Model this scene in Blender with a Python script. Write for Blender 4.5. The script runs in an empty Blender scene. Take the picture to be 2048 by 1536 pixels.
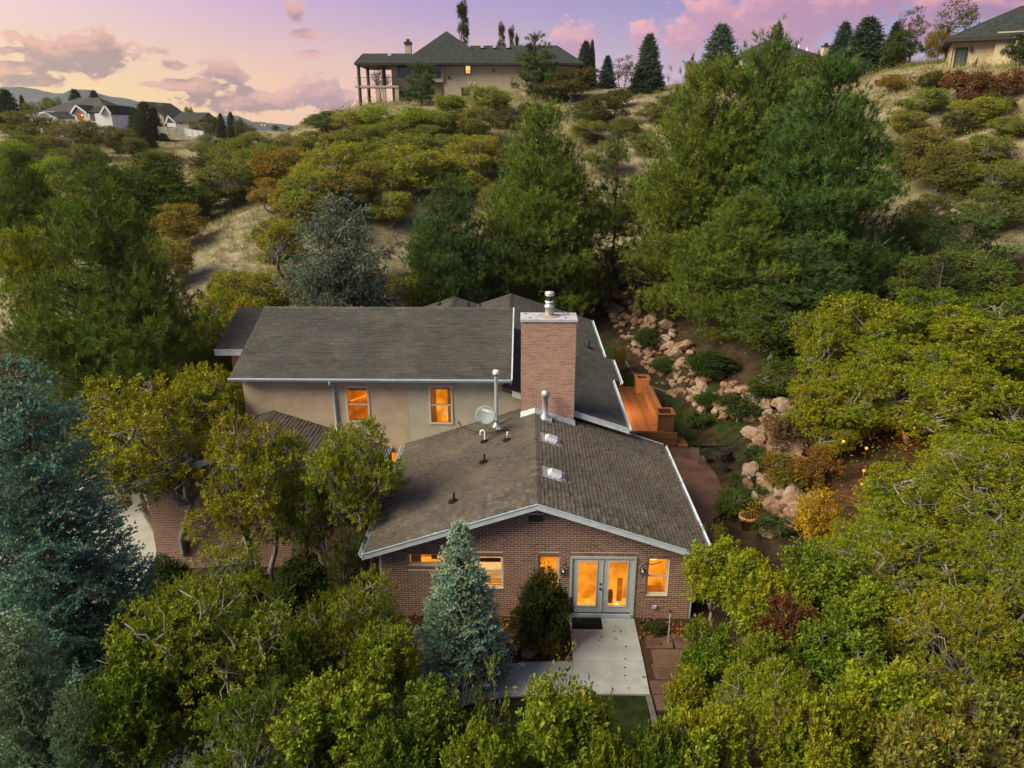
import bpy, bmesh, math, random
import numpy as np
from mathutils import Vector, Matrix
from mathutils.geometry import delaunay_2d_cdt
random.seed(7)
RNG = np.random.default_rng(7)
SC = bpy.context.scene
COL = SC.collection
rad = math.radians

# ------------------------------------------------------------------ camera
FPX, CX, CY, CH = 1480.0, 1024.0, 768.0, 13.7
PITCH, YAW = rad(19.0), rad(1.025)
cam = bpy.data.cameras.new('camera')
camo = bpy.data.objects.new('camera', cam); COL.objects.link(camo)
cam.sensor_width = 36.0; cam.lens = 36.0 * FPX / 2048.0
cam.clip_start = 0.2; cam.clip_end = 20000
camo.location = (0, 0, CH)
camo.rotation_euler = (math.pi / 2 - PITCH, 0, YAW)
SC.camera = camo

# measured pixels of the photograph -> places in the world
_f0 = np.array([-math.sin(YAW), math.cos(YAW), 0]); _r = np.array([math.cos(YAW), math.sin(YAW), 0])
_fw = _f0 * math.cos(PITCH) - np.array([0, 0, math.sin(PITCH)])
_up = np.array([0, 0, math.cos(PITCH)]) + _f0 * math.sin(PITCH)
_C = np.array([0, 0, CH])
def ray(px, py): return _fw + _r * (px - CX) / FPX - _up * (py - CY) / FPX
def at_y(px, py, Y):
    d = ray(px, py); return _C + d * (Y / d[1])
def at_z(px, py, Z):
    d = ray(px, py); return _C + d * ((Z - CH) / d[2])
def at_plane(px, py, p, n):
    d = ray(px, py); n = np.array(n, float); return _C + d * (((np.array(p) - _C) @ n) / (d @ n))

# ------------------------------------------------------------------ world (dusk sky with pink clouds)
W = bpy.data.worlds.new('World'); SC.world = W; W.use_nodes = True
SUN_AZ, SUN_EL = rad(-112), rad(40)
def srgb(r, g, b):
    f = lambda c: (c / 12.92 if c <= 0.04045 else ((c + 0.055) / 1.055) ** 2.4)
    return (f(r / 255), f(g / 255), f(b / 255), 1.0)
class NT:
    def __init__(self, tree): self.t = tree; tree.nodes.clear()
    def n(self, typ, **kw):
        nd = self.t.nodes.new(typ)
        for k, v in kw.items(): setattr(nd, k, v)
        return nd
    def link(self, a, b): self.t.links.new(a, b)
    def val(self, sock, v):
        if hasattr(v, 'is_linked') or isinstance(v, bpy.types.NodeSocket): self.t.links.new(v, sock)
        else: sock.default_value = v
    def math(self, op, a, b=0.0, c=0.0, clamp=False):
        nd = self.n('ShaderNodeMath', operation=op); nd.use_clamp = clamp
        for s, v in zip(nd.inputs, (a, b, c)): self.val(s, v)
        return nd.outputs[0]
    def vmath(self, op, a, b=None):
        nd = self.n('ShaderNodeVectorMath', operation=op)
        self.val(nd.inputs[0], a)
        if b is not None: self.val(nd.inputs[1], b)
        return nd.outputs['Value'] if op in ('DOT_PRODUCT', 'LENGTH') else nd.outputs[0]
    def mix(self, fac, a, b, blend='MIX'):
        nd = self.n('ShaderNodeMix', data_type='RGBA', blend_type=blend)
        self.val(nd.inputs['Factor'], fac)
        self.val(nd.inputs[6], a); self.val(nd.inputs[7], b)
        return nd.outputs[2]
    def ramp(self, fac, stops, interp='LINEAR'):
        nd = self.n('ShaderNodeValToRGB'); cr = nd.color_ramp; cr.interpolation = interp
        while len(cr.elements) < len(stops): cr.elements.new(0.5)
        for e, (p, c) in zip(cr.elements, stops):
            e.position = p; e.color = c if len(c) == 4 else (*c, 1)
        self.val(nd.inputs[0], fac)
        return nd.outputs[0]
    def smooth(self, v, a, b):
        nd = self.n('ShaderNodeMapRange', interpolation_type='SMOOTHSTEP')
        self.val(nd.inputs[0], v); nd.inputs[1].default_value = a; nd.inputs[2].default_value = b
        return nd.outputs[0]
    def noise(self, vec, scale, detail=4, rough=0.55, dist=0.0):
        nd = self.n('ShaderNodeTexNoise'); nd.inputs['Scale'].default_value = scale
        nd.inputs['Detail'].default_value = detail; nd.inputs['Roughness'].default_value = rough
        nd.inputs['Distortion'].default_value = dist
        if vec is not None: self.link(vec, nd.inputs['Vector'])
        return nd.outputs['Fac'] if 'Fac' in nd.outputs else nd.outputs[0]
def build_world():
    w = NT(W.node_tree)
    tc = w.n('ShaderNodeTexCoord')
    sep = w.n('ShaderNodeSeparateXYZ'); w.link(tc.outputs['Generated'], sep.inputs[0])
    az = w.math('MULTIPLY', w.math('ARCTAN2', sep.outputs[0], sep.outputs[1]), 57.2958)
    el = w.math('MULTIPLY', w.math('ARCSINE', sep.outputs[2]), 57.2958)
    # distance in azimuth from the afterglow (degrees), 0..1 over 0..150
    daz = w.math('ABSOLUTE', w.math('ADD', az, 45.0))
    daz = w.math('MINIMUM', daz, w.math('SUBTRACT', 360.0, daz))
    t = w.math('DIVIDE', daz, 150.0, clamp=True)
    low = w.ramp(t, [(0.0, srgb(255, 224, 128)), (0.10, srgb(255, 214, 140)), (0.18, srgb(252, 198, 160)),
                     (0.25, srgb(243, 188, 172)), (0.36, srgb(205, 176, 200)), (0.5, srgb(190, 176, 206)), (1, srgb(158, 156, 192))])
    mid = w.ramp(t, [(0.0, srgb(250, 216, 186)), (0.08, srgb(236, 198, 214)), (0.17, srgb(202, 164, 206)), (0.25, srgb(168, 146, 202)),
                     (0.36, srgb(144, 136, 194)), (0.52, srgb(134, 128, 190)), (1, srgb(140, 140, 186))])
    high = w.ramp(t, [(0.0, srgb(136, 130, 158)), (0.3, srgb(118, 120, 154)), (1, srgb(108, 114, 150))])
    ground = srgb(96, 92, 84)
    c = w.mix(w.smooth(el, 1.8, 9.0), low, mid)
    c = w.mix(w.smooth(el, 10.0, 38.0), c, high)
    # clouds: soft masses at their directions, broken up by noise
    cv = w.n('ShaderNodeCombineXYZ'); w.link(az, cv.inputs[0]); w.link(w.math('MULTIPLY', el, 1.0), cv.inputs[1])
    ae = cv.outputs[0]
    blobs = [(140,108,135,34),(215,92,48,26),(18,100,26,10),(30,134,60,14),(72,160,62,16),(345,134,30,12),(442,140,52,26),
             (470,152,30,20),(360,168,52,16),(415,175,60,22),(300,168,30,7),(500,200,150,26),(560,205,80,18),(645,182,62,40),(690,196,40,24),
             (588,18,24,26),(608,68,36,9),(618,108,40,7),(1140,78,46,44),(1165,82,40,24),(1120,100,50,18),(1290,85,36,46),
             (1380,68,70,48),(1440,40,90,50),(1540,55,120,48),(1640,24,170,44),(1560,0,160,50),(1760,-10,80,30),(1940,0,130,34),(2040,10,110,40),(1840,60,60,22),
             (2200,-40,200,60),(-150,80,120,30),(900,-150,200,50),(300,-180,260,50),(1600,-260,300,60)]
    def gather(vec):
        acc = None
        for px, py, hw, hh in blobs:
            d = ray(px, py); d = d / np.linalg.norm(d)
            a0 = math.degrees(math.atan2(d[0], d[1])); e0 = math.degrees(math.asin(d[2])); ws = hw / 25.0 * 1.18; hs = hh / 25.0 * 1.25
            q = w.math('SUBTRACT', 1.0, w.vmath('LENGTH', w.vmath('MULTIPLY', w.vmath('SUBTRACT', vec, (a0, e0, 0)), (1 / ws, 1 / hs, 0))))
            acc = q if acc is None else w.math('MAXIMUM', acc, q)
        acc = w.math('MAXIMUM', acc, -1.0)
        v2 = w.vmath('MULTIPLY', vec, (0.8, 1.25, 1.0))
        n = w.math('ADD', w.math('MULTIPLY', w.noise(v2, 0.55, 3, 0.5, 0.5), 0.62), w.math('MULTIPLY', w.noise(v2, 1.9, 6, 0.62, 0.3), 0.38))
        return w.math('ADD', acc, w.math('MULTIPLY', w.math('SUBTRACT', n, 0.5), 2.5))
    dens = gather(ae); above = gather(w.vmath('ADD', ae, (-0.25, 0.75, 0)))
    m = w.smooth(dens, 0.30, 0.54)
    lit = w.ramp(t, [(0.0, srgb(246, 176, 130)), (0.15, srgb(226, 160, 148)), (0.28, srgb(232, 172, 184)), (0.34, srgb(245, 172, 182)), (0.5, srgb(243, 158, 166)), (1, srgb(180, 150, 180))])
    core = w.ramp(t, [(0.0, srgb(150, 98, 92)), (0.15, srgb(140, 98, 110)), (0.28, srgb(176, 136, 172)), (0.36, srgb(200, 140, 176)), (0.5, srgb(160, 112, 158)), (1, srgb(130, 120, 165))])
    shade = w.smooth(w.math('SUBTRACT', above, w.math('MULTIPLY', dens, 0.35)), -0.25, 0.55)
    cl = w.mix(shade, lit, core)
    c = w.mix(w.math('MULTIPLY', m, 0.95), c, cl)
    c = w.mix(w.smooth(el, 0.0, -3.0), c, ground)
    bg = w.n('ShaderNodeBackground'); w.link(c, bg.inputs[0]); bg.inputs[1].default_value = 0.655
    sky = w.n('ShaderNodeTexSky', sky_type='NISHITA'); sky.sun_disc = False
    sky.sun_elevation = SUN_EL; sky.sun_rotation = SUN_AZ; sky.altitude = 1500
    bg2 = w.n('ShaderNodeBackground'); w.link(sky.outputs[0], bg2.inputs[0]); bg2.inputs[1].default_value = 0.006
    add = w.n('ShaderNodeAddShader'); w.link(bg.outputs[0], add.inputs[0]); w.link(bg2.outputs[0], add.inputs[1])
    out = w.n('ShaderNodeOutputWorld'); w.link(add.outputs[0], out.inputs[0])
build_world()
W.cycles.sampling_method = 'AUTOMATIC'
sl = bpy.data.lights.new('sun', 'SUN'); sl.energy = 5.0; sl.angle = rad(38); sl.color = (1.0, 0.89, 0.62)
so = bpy.data.objects.new('sun', sl); COL.objects.link(so)
_sd = Vector((math.sin(SUN_AZ) * math.cos(SUN_EL), math.cos(SUN_AZ) * math.cos(SUN_EL), math.sin(SUN_EL)))
so.rotation_euler = _sd.to_track_quat('Z', 'Y').to_euler(); so.location = (0, 0, 60)
SC.view_settings.view_transform = 'Standard'; SC.view_settings.look = 'None'
SC.view_settings.exposure = 0.64; SC.view_settings.gamma = 1.0; SC.view_settings.use_curve_mapping = False
SC.cycles.max_bounces = 6; SC.cycles.diffuse_bounces = 3; SC.cycles.glossy_bounces = 2
SC.cycles.transmission_bounces = 4; SC.cycles.transparent_max_bounces = 6; SC.cycles.volume_bounces = 1
SC.cycles.sample_clamp_indirect = 4; SC.cycles.use_denoising = True
HAZE_DENSITY = 0.00009

# ------------------------------------------------------------------ materials
MATS = {}
def mat(name):
    m = bpy.data.materials.new(name); m.use_nodes = True; MATS[name] = m
    return m, NT(m.node_tree)
def finish(t, col, rough=0.7, spec=0.3, metal=0.0, bump=None, bstr=0.3, bdist=0.01, emis=None, estr=0.0):
    p = t.n('ShaderNodeBsdfPrincipled')
    t.val(p.inputs['Base Color'], col); t.val(p.inputs['Roughness'], rough)
    p.inputs['Specular IOR Level'].default_value = spec; p.inputs['Metallic'].default_value = metal
    if bump is not None:
        b = t.n('ShaderNodeBump'); b.inputs['Strength'].default_value = bstr; b.inputs['Distance'].default_value = bdist
        t.link(bump, b.inputs['Height']); t.link(b.outputs[0], p.inputs['Normal'])
    if emis is not None:
        t.val(p.inputs['Emission Color'], emis); p.inputs['Emission Strength'].default_value = estr
    o = t.n('ShaderNodeOutputMaterial'); t.link(p.outputs[0], o.inputs[0])
    return p
def pos(t): return t.n('ShaderNodeNewGeometry').outputs['Position']
def mottled(name, a, b, scale=3.0, rough=0.75, spec=0.3, metal=0.0, bstr=0.25, bscale=40, detail=6, bdist=0.01):
    m, t = mat(name); P = pos(t)
    f = t.smooth(t.noise(P, scale, detail, 0.62), 0.3, 0.7)
    finish(t, t.mix(f, (*a, 1), (*b, 1)), rough, spec, metal, t.noise(P, bscale, 4, 0.6), bstr, bdist)
    return m
def tinted(name, stops, source='attr', rough=0.85, grain=60, amount=0.35, spec=0.25, patch=None, bstr=0.3):
    """pieces with a tone each: from the face attribute 'tint' or from the object's own random number"""
    m, t = mat(name); P = pos(t)
    if source == 'attr':
        a = t.n('ShaderNodeAttribute', attribute_name='tint').outputs['Fac']
    else:
        a = t.n('ShaderNodeObjectInfo').outputs['Random']
    c = t.ramp(a, stops)
    g = t.noise(P, grain, 4, 0.6)
    c = t.mix(amount, c, t.ramp(g, [(0.25, (0.25, 0.25, 0.25)), (0.75, (1.6, 1.6, 1.6))]), 'MULTIPLY')
    if patch:
        pn = t.smooth(t.noise(P, patch[0], 5, 0.6), 0.42, 0.72)
        c = t.mix(t.math('MULTIPLY', pn, patch[2]), c, (*patch[1], 1))
    if 'shingle' in name:
        st = t.smooth(t.noise(P, .8, 6, .65, .6), .45, .75); c = t.mix(t.math('MULTIPLY', st, .35), c, t.mix(.5, c, (.19, .17, .145, 1)))
        dk = t.smooth(t.noise(t.vmath('ADD', P, (31, 7, 2)), 1.7, 6, .7), .55, .8); c = t.mix(t.math('MULTIPLY', dk, .35), c, (.03, .03, .025, 1))
    finish(t, c, rough, spec, 0, g, bstr, 0.006)
    return m
def both(name, stops, **kw):
    tinted(name, stops, 'attr', **kw); tinted(name + '_piece', stops, 'obj', **kw)
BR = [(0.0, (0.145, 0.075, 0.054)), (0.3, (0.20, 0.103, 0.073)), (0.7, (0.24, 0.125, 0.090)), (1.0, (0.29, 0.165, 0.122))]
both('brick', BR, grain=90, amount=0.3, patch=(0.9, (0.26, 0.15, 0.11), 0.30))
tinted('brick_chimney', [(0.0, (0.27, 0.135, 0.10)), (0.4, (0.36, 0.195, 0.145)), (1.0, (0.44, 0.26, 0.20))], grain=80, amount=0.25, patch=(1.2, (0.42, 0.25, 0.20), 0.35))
mottled('mortar', (0.58, 0.46, 0.385), (0.68, 0.55, 0.47), 6)
both('shingle_brown', [(0.0, (0.058, 0.050, 0.043)), (0.4, (0.078, 0.067, 0.058)), (0.75, (0.094, 0.081, 0.070)), (1.0, (0.125, 0.11, 0.095))], grain=120, amount=0.4, patch=(0.55, (0.22, 0.18, 0.15), 0.28))
tinted('shingle_grey', [(0.0, (0.038, 0.038, 0.036)), (0.4, (0.053, 0.053, 0.050)), (0.8, (0.070, 0.069, 0.064)), (1.0, (0.10, 0.098, 0.09))], grain=110, amount=0.4, patch=(0.5, (0.13, 0.13, 0.10), 0.25))
mottled('roof_dark', (0.022, 0.027, 0.026), (0.045, 0.052, 0.048), 2.5, .95, .15, bstr=.8, bscale=9, bdist=.05)
mottled('roof_deck', (0.022, 0.02, 0.018), (0.035, 0.03, 0.028), 8)
mottled('stucco_pink', (0.42, 0.325, 0.23), (0.53, 0.42, 0.305), 1.6, 0.9, 0.15, bstr=0.3, bscale=70)
mottled('stucco_grey', (0.40, 0.36, 0.285), (0.48, 0.435, 0.345), 1.4, 0.9, 0.15, bstr=0.3, bscale=70)
mottled('stucco_rose', (0.42, 0.25, 0.18), (0.48, 0.30, 0.22), 1.4, 0.9, 0.15)
mottled('stucco_tan', (0.40, 0.34, 0.25), (0.47, 0.40, 0.30), 0.5, 0.9, 0.15)
mottled('stucco_cream', (0.46, 0.38, 0.24), (0.52, 0.43, 0.28), 0.6, 0.9, 0.15)
mottled('siding_white', (0.62, 0.64, 0.66), (0.70, 0.71, 0.72), 0.6, 0.8, 0.2)
mottled('trim_brown', (0.09, 0.06, 0.045), (0.12, 0.085, 0.06), 4)
mottled('trim_dark', (0.03, 0.028, 0.026), (0.045, 0.04, 0.038), 4)
mottled('window_vinyl', (0.55, 0.49, 0.40), (0.62, 0.55, 0.46), 8, 0.5, 0.4, bstr=0.03)
mottled('door_paint', (0.42, 0.46, 0.47), (0.47, 0.51, 0.52), 3, 0.45, 0.4, bstr=0.05)
mottled('galvanized', (0.38, 0.43, 0.46), (0.52, 0.57, 0.60), 9, 0.42, 0.5, 0.55, 0.05)
mottled('bright_metal', (0.62, 0.64, 0.66), (0.80, 0.82, 0.84), 6, 0.35, 0.5, 0.45, 0.05)
mottled('rusty_metal', (0.26, 0.17, 0.11), (0.48, 0.44, 0.41), 14, 0.6, 0.4, 0.3, 0.1)
mottled('black_metal', (0.012, 0.011, 0.011), (0.022, 0.02, 0.02), 14, 0.5, 0.4, bstr=0.05)
mottled('black_rubber', (0.008, 0.008, 0.009), (0.016, 0.015, 0.016), 20, 0.95, 0.1, bstr=0.5, bscale=120)
mottled('pvc_white', (0.66, 0.62, 0.55), (0.74, 0.70, 0.64), 9, 0.5, 0.4, bstr=0.02)
mottled('dish_grey', (0.12, 0.15, 0.165), (0.14, 0.17, 0.185), 5, 0.5, 0.4, bstr=0.02)
def weathered(name, a, b, dirt, rough, scale, stretch, amount, bscale=60):
    m, t = mat(name); P = pos(t); f = t.smooth(t.noise(P, scale, 9, .62), .3, .7)
    c = t.mix(f, (*a, 1), (*b, 1)); d = t.smooth(t.noise(t.vmath('MULTIPLY', P, stretch), 1.0, 7, .68), .52, .78)
    sp = t.smooth(t.noise(P, 14, 3, .5), .66, .74)
    c = t.mix(t.math('MULTIPLY', d, amount), c, (*dirt, 1)); c = t.mix(t.math('MULTIPLY', sp, amount * .5), c, (*dirt, 1))
    finish(t, c, rough, .25, 0, t.noise(P, bscale, 4, .6), .2, .008)
weathered('trim_white', (.43, .50, .56), (.54, .61, .67), (.24, .22, .19), .55, 4, (3, 3, 9), .42)
weathered('concrete', (.27, .285, .285), (.36, .38, .385), (.15, .145, .13), .9, 1.1, (.9, 1.3, 1), .6)
mottled('concrete_old', (0.26, 0.25, 0.23), (0.36, 0.35, 0.32), 1.3, 0.9, 0.2, bstr=0.3, bscale=40, detail=9)
mottled('patio_red', (0.075, 0.040, 0.030), (0.14, 0.082, 0.064), 1.2, 0.7, 0.3, bstr=0.35, bscale=22, detail=9)
mottled('mulch', (0.035, 0.02, 0.013), (0.085, 0.048, 0.03), 30, 0.95, 0.1, bstr=1.0, bscale=60, bdist=0.03)
mottled('kerb', (.085, .078, .068), (.14, .13, .115), 5, .95)
mottled('flagstone', (0.24, 0.18, 0.15), (0.36, 0.29, 0.24), 3.0, 0.85, 0.2, bstr=0.5, bscale=18)
mottled('terracotta', (0.40, 0.17, 0.075), (0.50, 0.24, 0.12), 9, 0.75, 0.3, bstr=0.1)
mottled('glazed_black', (0.01, 0.011, 0.013), (0.03, 0.032, 0.036), 9, 0.12, 0.6, bstr=0.05)
mottled('bark_brown', (0.055, 0.040, 0.030), (0.12, 0.095, 0.075), 9, 0.95, 0.1, bstr=0.8, bscale=25, bdist=0.02)
mottled('bark_grey', (0.16, 0.145, 0.13), (0.29, 0.27, 0.25), 9, 0.95, 0.1, bstr=0.7, bscale=25, bdist=0.02)
mottled('wire', (0.01, 0.01, 0.01), (0.02, 0.02, 0.02), 9, 0.6)
mottled('letter_white', (0.8, 0.8, 0.8), (0.85, 0.85, 0.85), 9, 0.5)
mottled('soil_pot', (0.03, 0.02, 0.014), (0.06, 0.04, 0.028), 30, 0.95)
mottled('blue_cover', (0.045, 0.06, 0.07), (0.06, 0.08, 0.09), 4, 0.6)
mottled('curtain_cloth', (0.40, 0.25, 0.14), (0.55, 0.38, 0.24), 8, 0.9)
mottled('dark_wood', (0.10, 0.04, 0.015), (0.16, 0.065, 0.025), 10, 0.5)
def wood(name, a, b):
    m, t = mat(name); P = pos(t)
    r = t.n('ShaderNodeObjectInfo').outputs['Random']
    v = t.vmath('MULTIPLY', P, (30, 2.2, 30))
    g = t.noise(v, 1.0, 5, 0.6)
    c = t.mix(g, (*a, 1), (*b, 1)); c = t.mix(0.45, c, t.ramp(r, [(0, (0.35, 0.32, 0.32)), (1, (1.7, 1.6, 1.5))]), 'MULTIPLY')
    finish(t, c, 0.42, 0.4, 0, g, 0.15, 0.004)
wood('redwood', (0.13, 0.055, 0.024), (0.25, 0.12, 0.058))
def window_light(name, hot, dim, scale, lo, hi):
    m, t = mat(name); P = pos(t)
    n = t.noise(P, scale, 5, 0.6); g = t.smooth(n, 0.3, 0.72)
    e = t.n('ShaderNodeEmission'); t.link(t.mix(g, (*dim, 1), (*hot, 1)), e.inputs[0])
    t.link(t.math('ADD', t.math('MULTIPLY', g, hi - lo), lo), e.inputs[1])
    o = t.n('ShaderNodeOutputMaterial'); t.link(e.outputs[0], o.inputs[0])
window_light('lit_wall', (1.0, 0.34, 0.022), (0.92, 0.23, 0.006), 1.7, 0.42, 0.88)
window_light('lit_floor', (1.0, 0.46, 0.06), (1.0, 0.33, 0.02), 2.5, 0.62, 1.0)
window_light('lit_deep', (0.62, 0.14, 0.006), (0.42, 0.085, 0.004), 2.0, 0.45, 0.85)
window_light('lit_lamp', (1.0, 0.72, 0.25), (1.0, 0.6, 0.16), 3.0, 1.3, 1.6)
window_light('lit_pale', (1.0, 0.62, 0.26), (0.9, 0.42, 0.12), 2.0, 0.6, 0.85)
window_light('bulb_glow', (1.0, 0.27, 0.03), (1.0, 0.22, 0.02), 3.0, 2.6, 3.0)
def glass():
    m, t = mat('glass')
    tr = t.n('ShaderNodeBsdfTransparent'); tr.inputs[0].default_value = (0.96, 0.97, 0.96, 1)
    gl = t.n('ShaderNodeBsdfGlossy'); gl.inputs['Roughness'].default_value = 0.03
    mx = t.n('ShaderNodeMixShader'); fr = t.n('ShaderNodeFresnel'); fr.inputs[0].default_value = 1.45
    t.link(fr.outputs[0], mx.inputs[0]); t.link(tr.outputs[0], mx.inputs[1]); t.link(gl.outputs[0], mx.inputs[2])
    o = t.n('ShaderNodeOutputMaterial'); t.link(mx.outputs[0], o.inputs[0])
glass()
mottled('dark_glass', (0.02, 0.025, 0.03), (0.05, 0.055, 0.06), 2, 0.08, 0.6, bstr=0.0)
mottled('skylight_glass', (0.5, 0.52, 0.55), (0.62, 0.64, 0.66), 2, 0.2, 0.6, bstr=0.0)
def leaf(name, trans=0.3, gloss=0.04, spread=0.5, patch_scale=0.9):
    """foliage: the plant's own colour (object colour), a tone per leaf, turned leaves in patches (object alpha)"""
    m, t = mat(name); oi = t.n('ShaderNodeObjectInfo')
    a = t.n('ShaderNodeAttribute', attribute_name='tint').outputs['Fac']
    P = pos(t)
    base = oi.outputs['Color']
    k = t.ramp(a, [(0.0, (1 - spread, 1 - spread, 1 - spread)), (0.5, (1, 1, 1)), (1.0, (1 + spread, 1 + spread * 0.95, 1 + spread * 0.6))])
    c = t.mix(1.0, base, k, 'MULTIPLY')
    n = t.noise(P, patch_scale, 3, 0.6)
    warm = t.mix(t.smooth(n, 0.35, 0.65), (0.86, 1.0, 0.95, 1), (1.14, 1.0, 0.82, 1))
    c = t.mix(1.0, c, warm, 'MULTIPLY')
    n2 = t.noise(t.vmath('ADD', P, (13.1, 5.2, 8.8)), 0.75, 3, 0.55)
    turned = t.math('GREATER_THAN', t.math('ADD', t.math('MULTIPLY', n2, 1.0), t.math('MULTIPLY', a, 0.22)),
                    t.math('SUBTRACT', 0.93, t.math('MULTIPLY', t.math('SUBTRACT', 1.0, oi.outputs['Alpha']), 0.42)))
    c = t.mix(t.math('MULTIPLY', turned, 0.85), c, t.ramp(a, [(0, (0.22, 0.065, 0.014)), (0.6, (0.34, 0.14, 0.016)), (1, (0.42, 0.24, 0.02))]))
    d = t.n('ShaderNodeBsdfDiffuse'); t.link(c, d.inputs[0])
    tl = t.n('ShaderNodeBsdfTranslucent'); t.link(t.mix(1.0, c, (1.1, 1.15, 0.7, 1), 'MULTIPLY'), tl.inputs[0])
    mx = t.n('ShaderNodeMixShader'); mx.inputs[0].default_value = trans; t.link(d.outputs[0], mx.inputs[1]); t.link(tl.outputs[0], mx.inputs[2])
    g = t.n('ShaderNodeBsdfGlossy'); g.inputs['Roughness'].default_value = 0.5
    m2 = t.n('ShaderNodeMixShader'); m2.inputs[0].default_value = gloss; t.link(mx.outputs[0], m2.inputs[1]); t.link(g.outputs[0], m2.inputs[2])
    o = t.n('ShaderNodeOutputMaterial'); t.link(m2.outputs[0], o.inputs[0])
leaf('oak_leaf', 0.32, 0.012, 0.5)
leaf('needle', 0.15, 0.01, 0.5, 1.4)
leaf('grass_blade', 0.3, 0.02, 0.5, 0.4)
def stone_mat():
    m, t = mat('stone'); P = pos(t); r = t.n('ShaderNodeObjectInfo').outputs['Random']
    c = t.ramp(r, [(0, (0.11, 0.07, 0.05)), (0.35, (0.17, 0.105, 0.07)), (0.65, (0.22, 0.155, 0.115)), (1, (0.27, 0.23, 0.20))])
    n = t.noise(P, 6, 7, 0.65)
    c = t.mix(t.smooth(n, 0.4, 0.75), c, (0.20, 0.085, 0.04, 1)); c = t.mix(t.smooth(t.noise(P, 11, 5, 0.6), 0.5, 0.8), c, (0.33, 0.29, 0.26, 1))
    finish(t, c, 0.9, 0.2, 0, t.noise(P, 9, 8, 0.7), 0.9, 0.05)
stone_mat()
def ground_mat():
    m, t = mat('hill_ground'); P = pos(t)
    f = t.n('ShaderNodeAttribute', attribute_name='dry').outputs['Fac']
    n = t.noise(P, 1.3, 8, 0.65); n2 = t.noise(P, 0.16, 5, 0.6)
    straw = t.mix(t.smooth(n, 0.35, 0.68), (0.15, 0.125, 0.08, 1), (0.30, 0.26, 0.18, 1))
    straw = t.mix(t.math('MULTIPLY', t.smooth(n2, 0.45, 0.65), 0.55), straw, (0.17, 0.16, 0.075, 1))
    duff = t.mix(t.smooth(n, 0.35, 0.68), (0.022, 0.016, 0.010, 1), (0.060, 0.042, 0.024, 1))
    c = t.mix(t.smooth(t.math('ADD', f, t.math('MULTIPLY', t.math('SUBTRACT', n2, 0.5), 0.5)), 0.35, 0.65), duff, straw)
    finish(t, c, 0.95, 0.1, 0, t.noise(P, 3.0, 9, 0.7), 1.0, 0.12)
ground_mat()
def lawn_mat():
    m, t = mat('lawn_turf'); P = pos(t)
    n = t.noise(P, 2.2, 8, 0.65)
    c = t.mix(t.smooth(n, 0.35, 0.65), (0.012, 0.022, 0.006, 1), (0.032, 0.042, 0.012, 1))
    finish(t, c, 0.95, 0.1, 0, t.noise(P, 60, 3, 0.6), 0.8, 0.03)
lawn_mat()
mottled('mountain_slope', (0.016, 0.040, 0.052), (0.035, 0.066, 0.078), 0.004, 1.0, 0.0, bstr=0.0)  # blue of the distance haze is put into the slope's base colour
mottled('valley_floor', (0.06, 0.07, 0.05), (0.11, 0.10, 0.07), 0.01, 1.0, 0.0, bstr=0.0)

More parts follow.
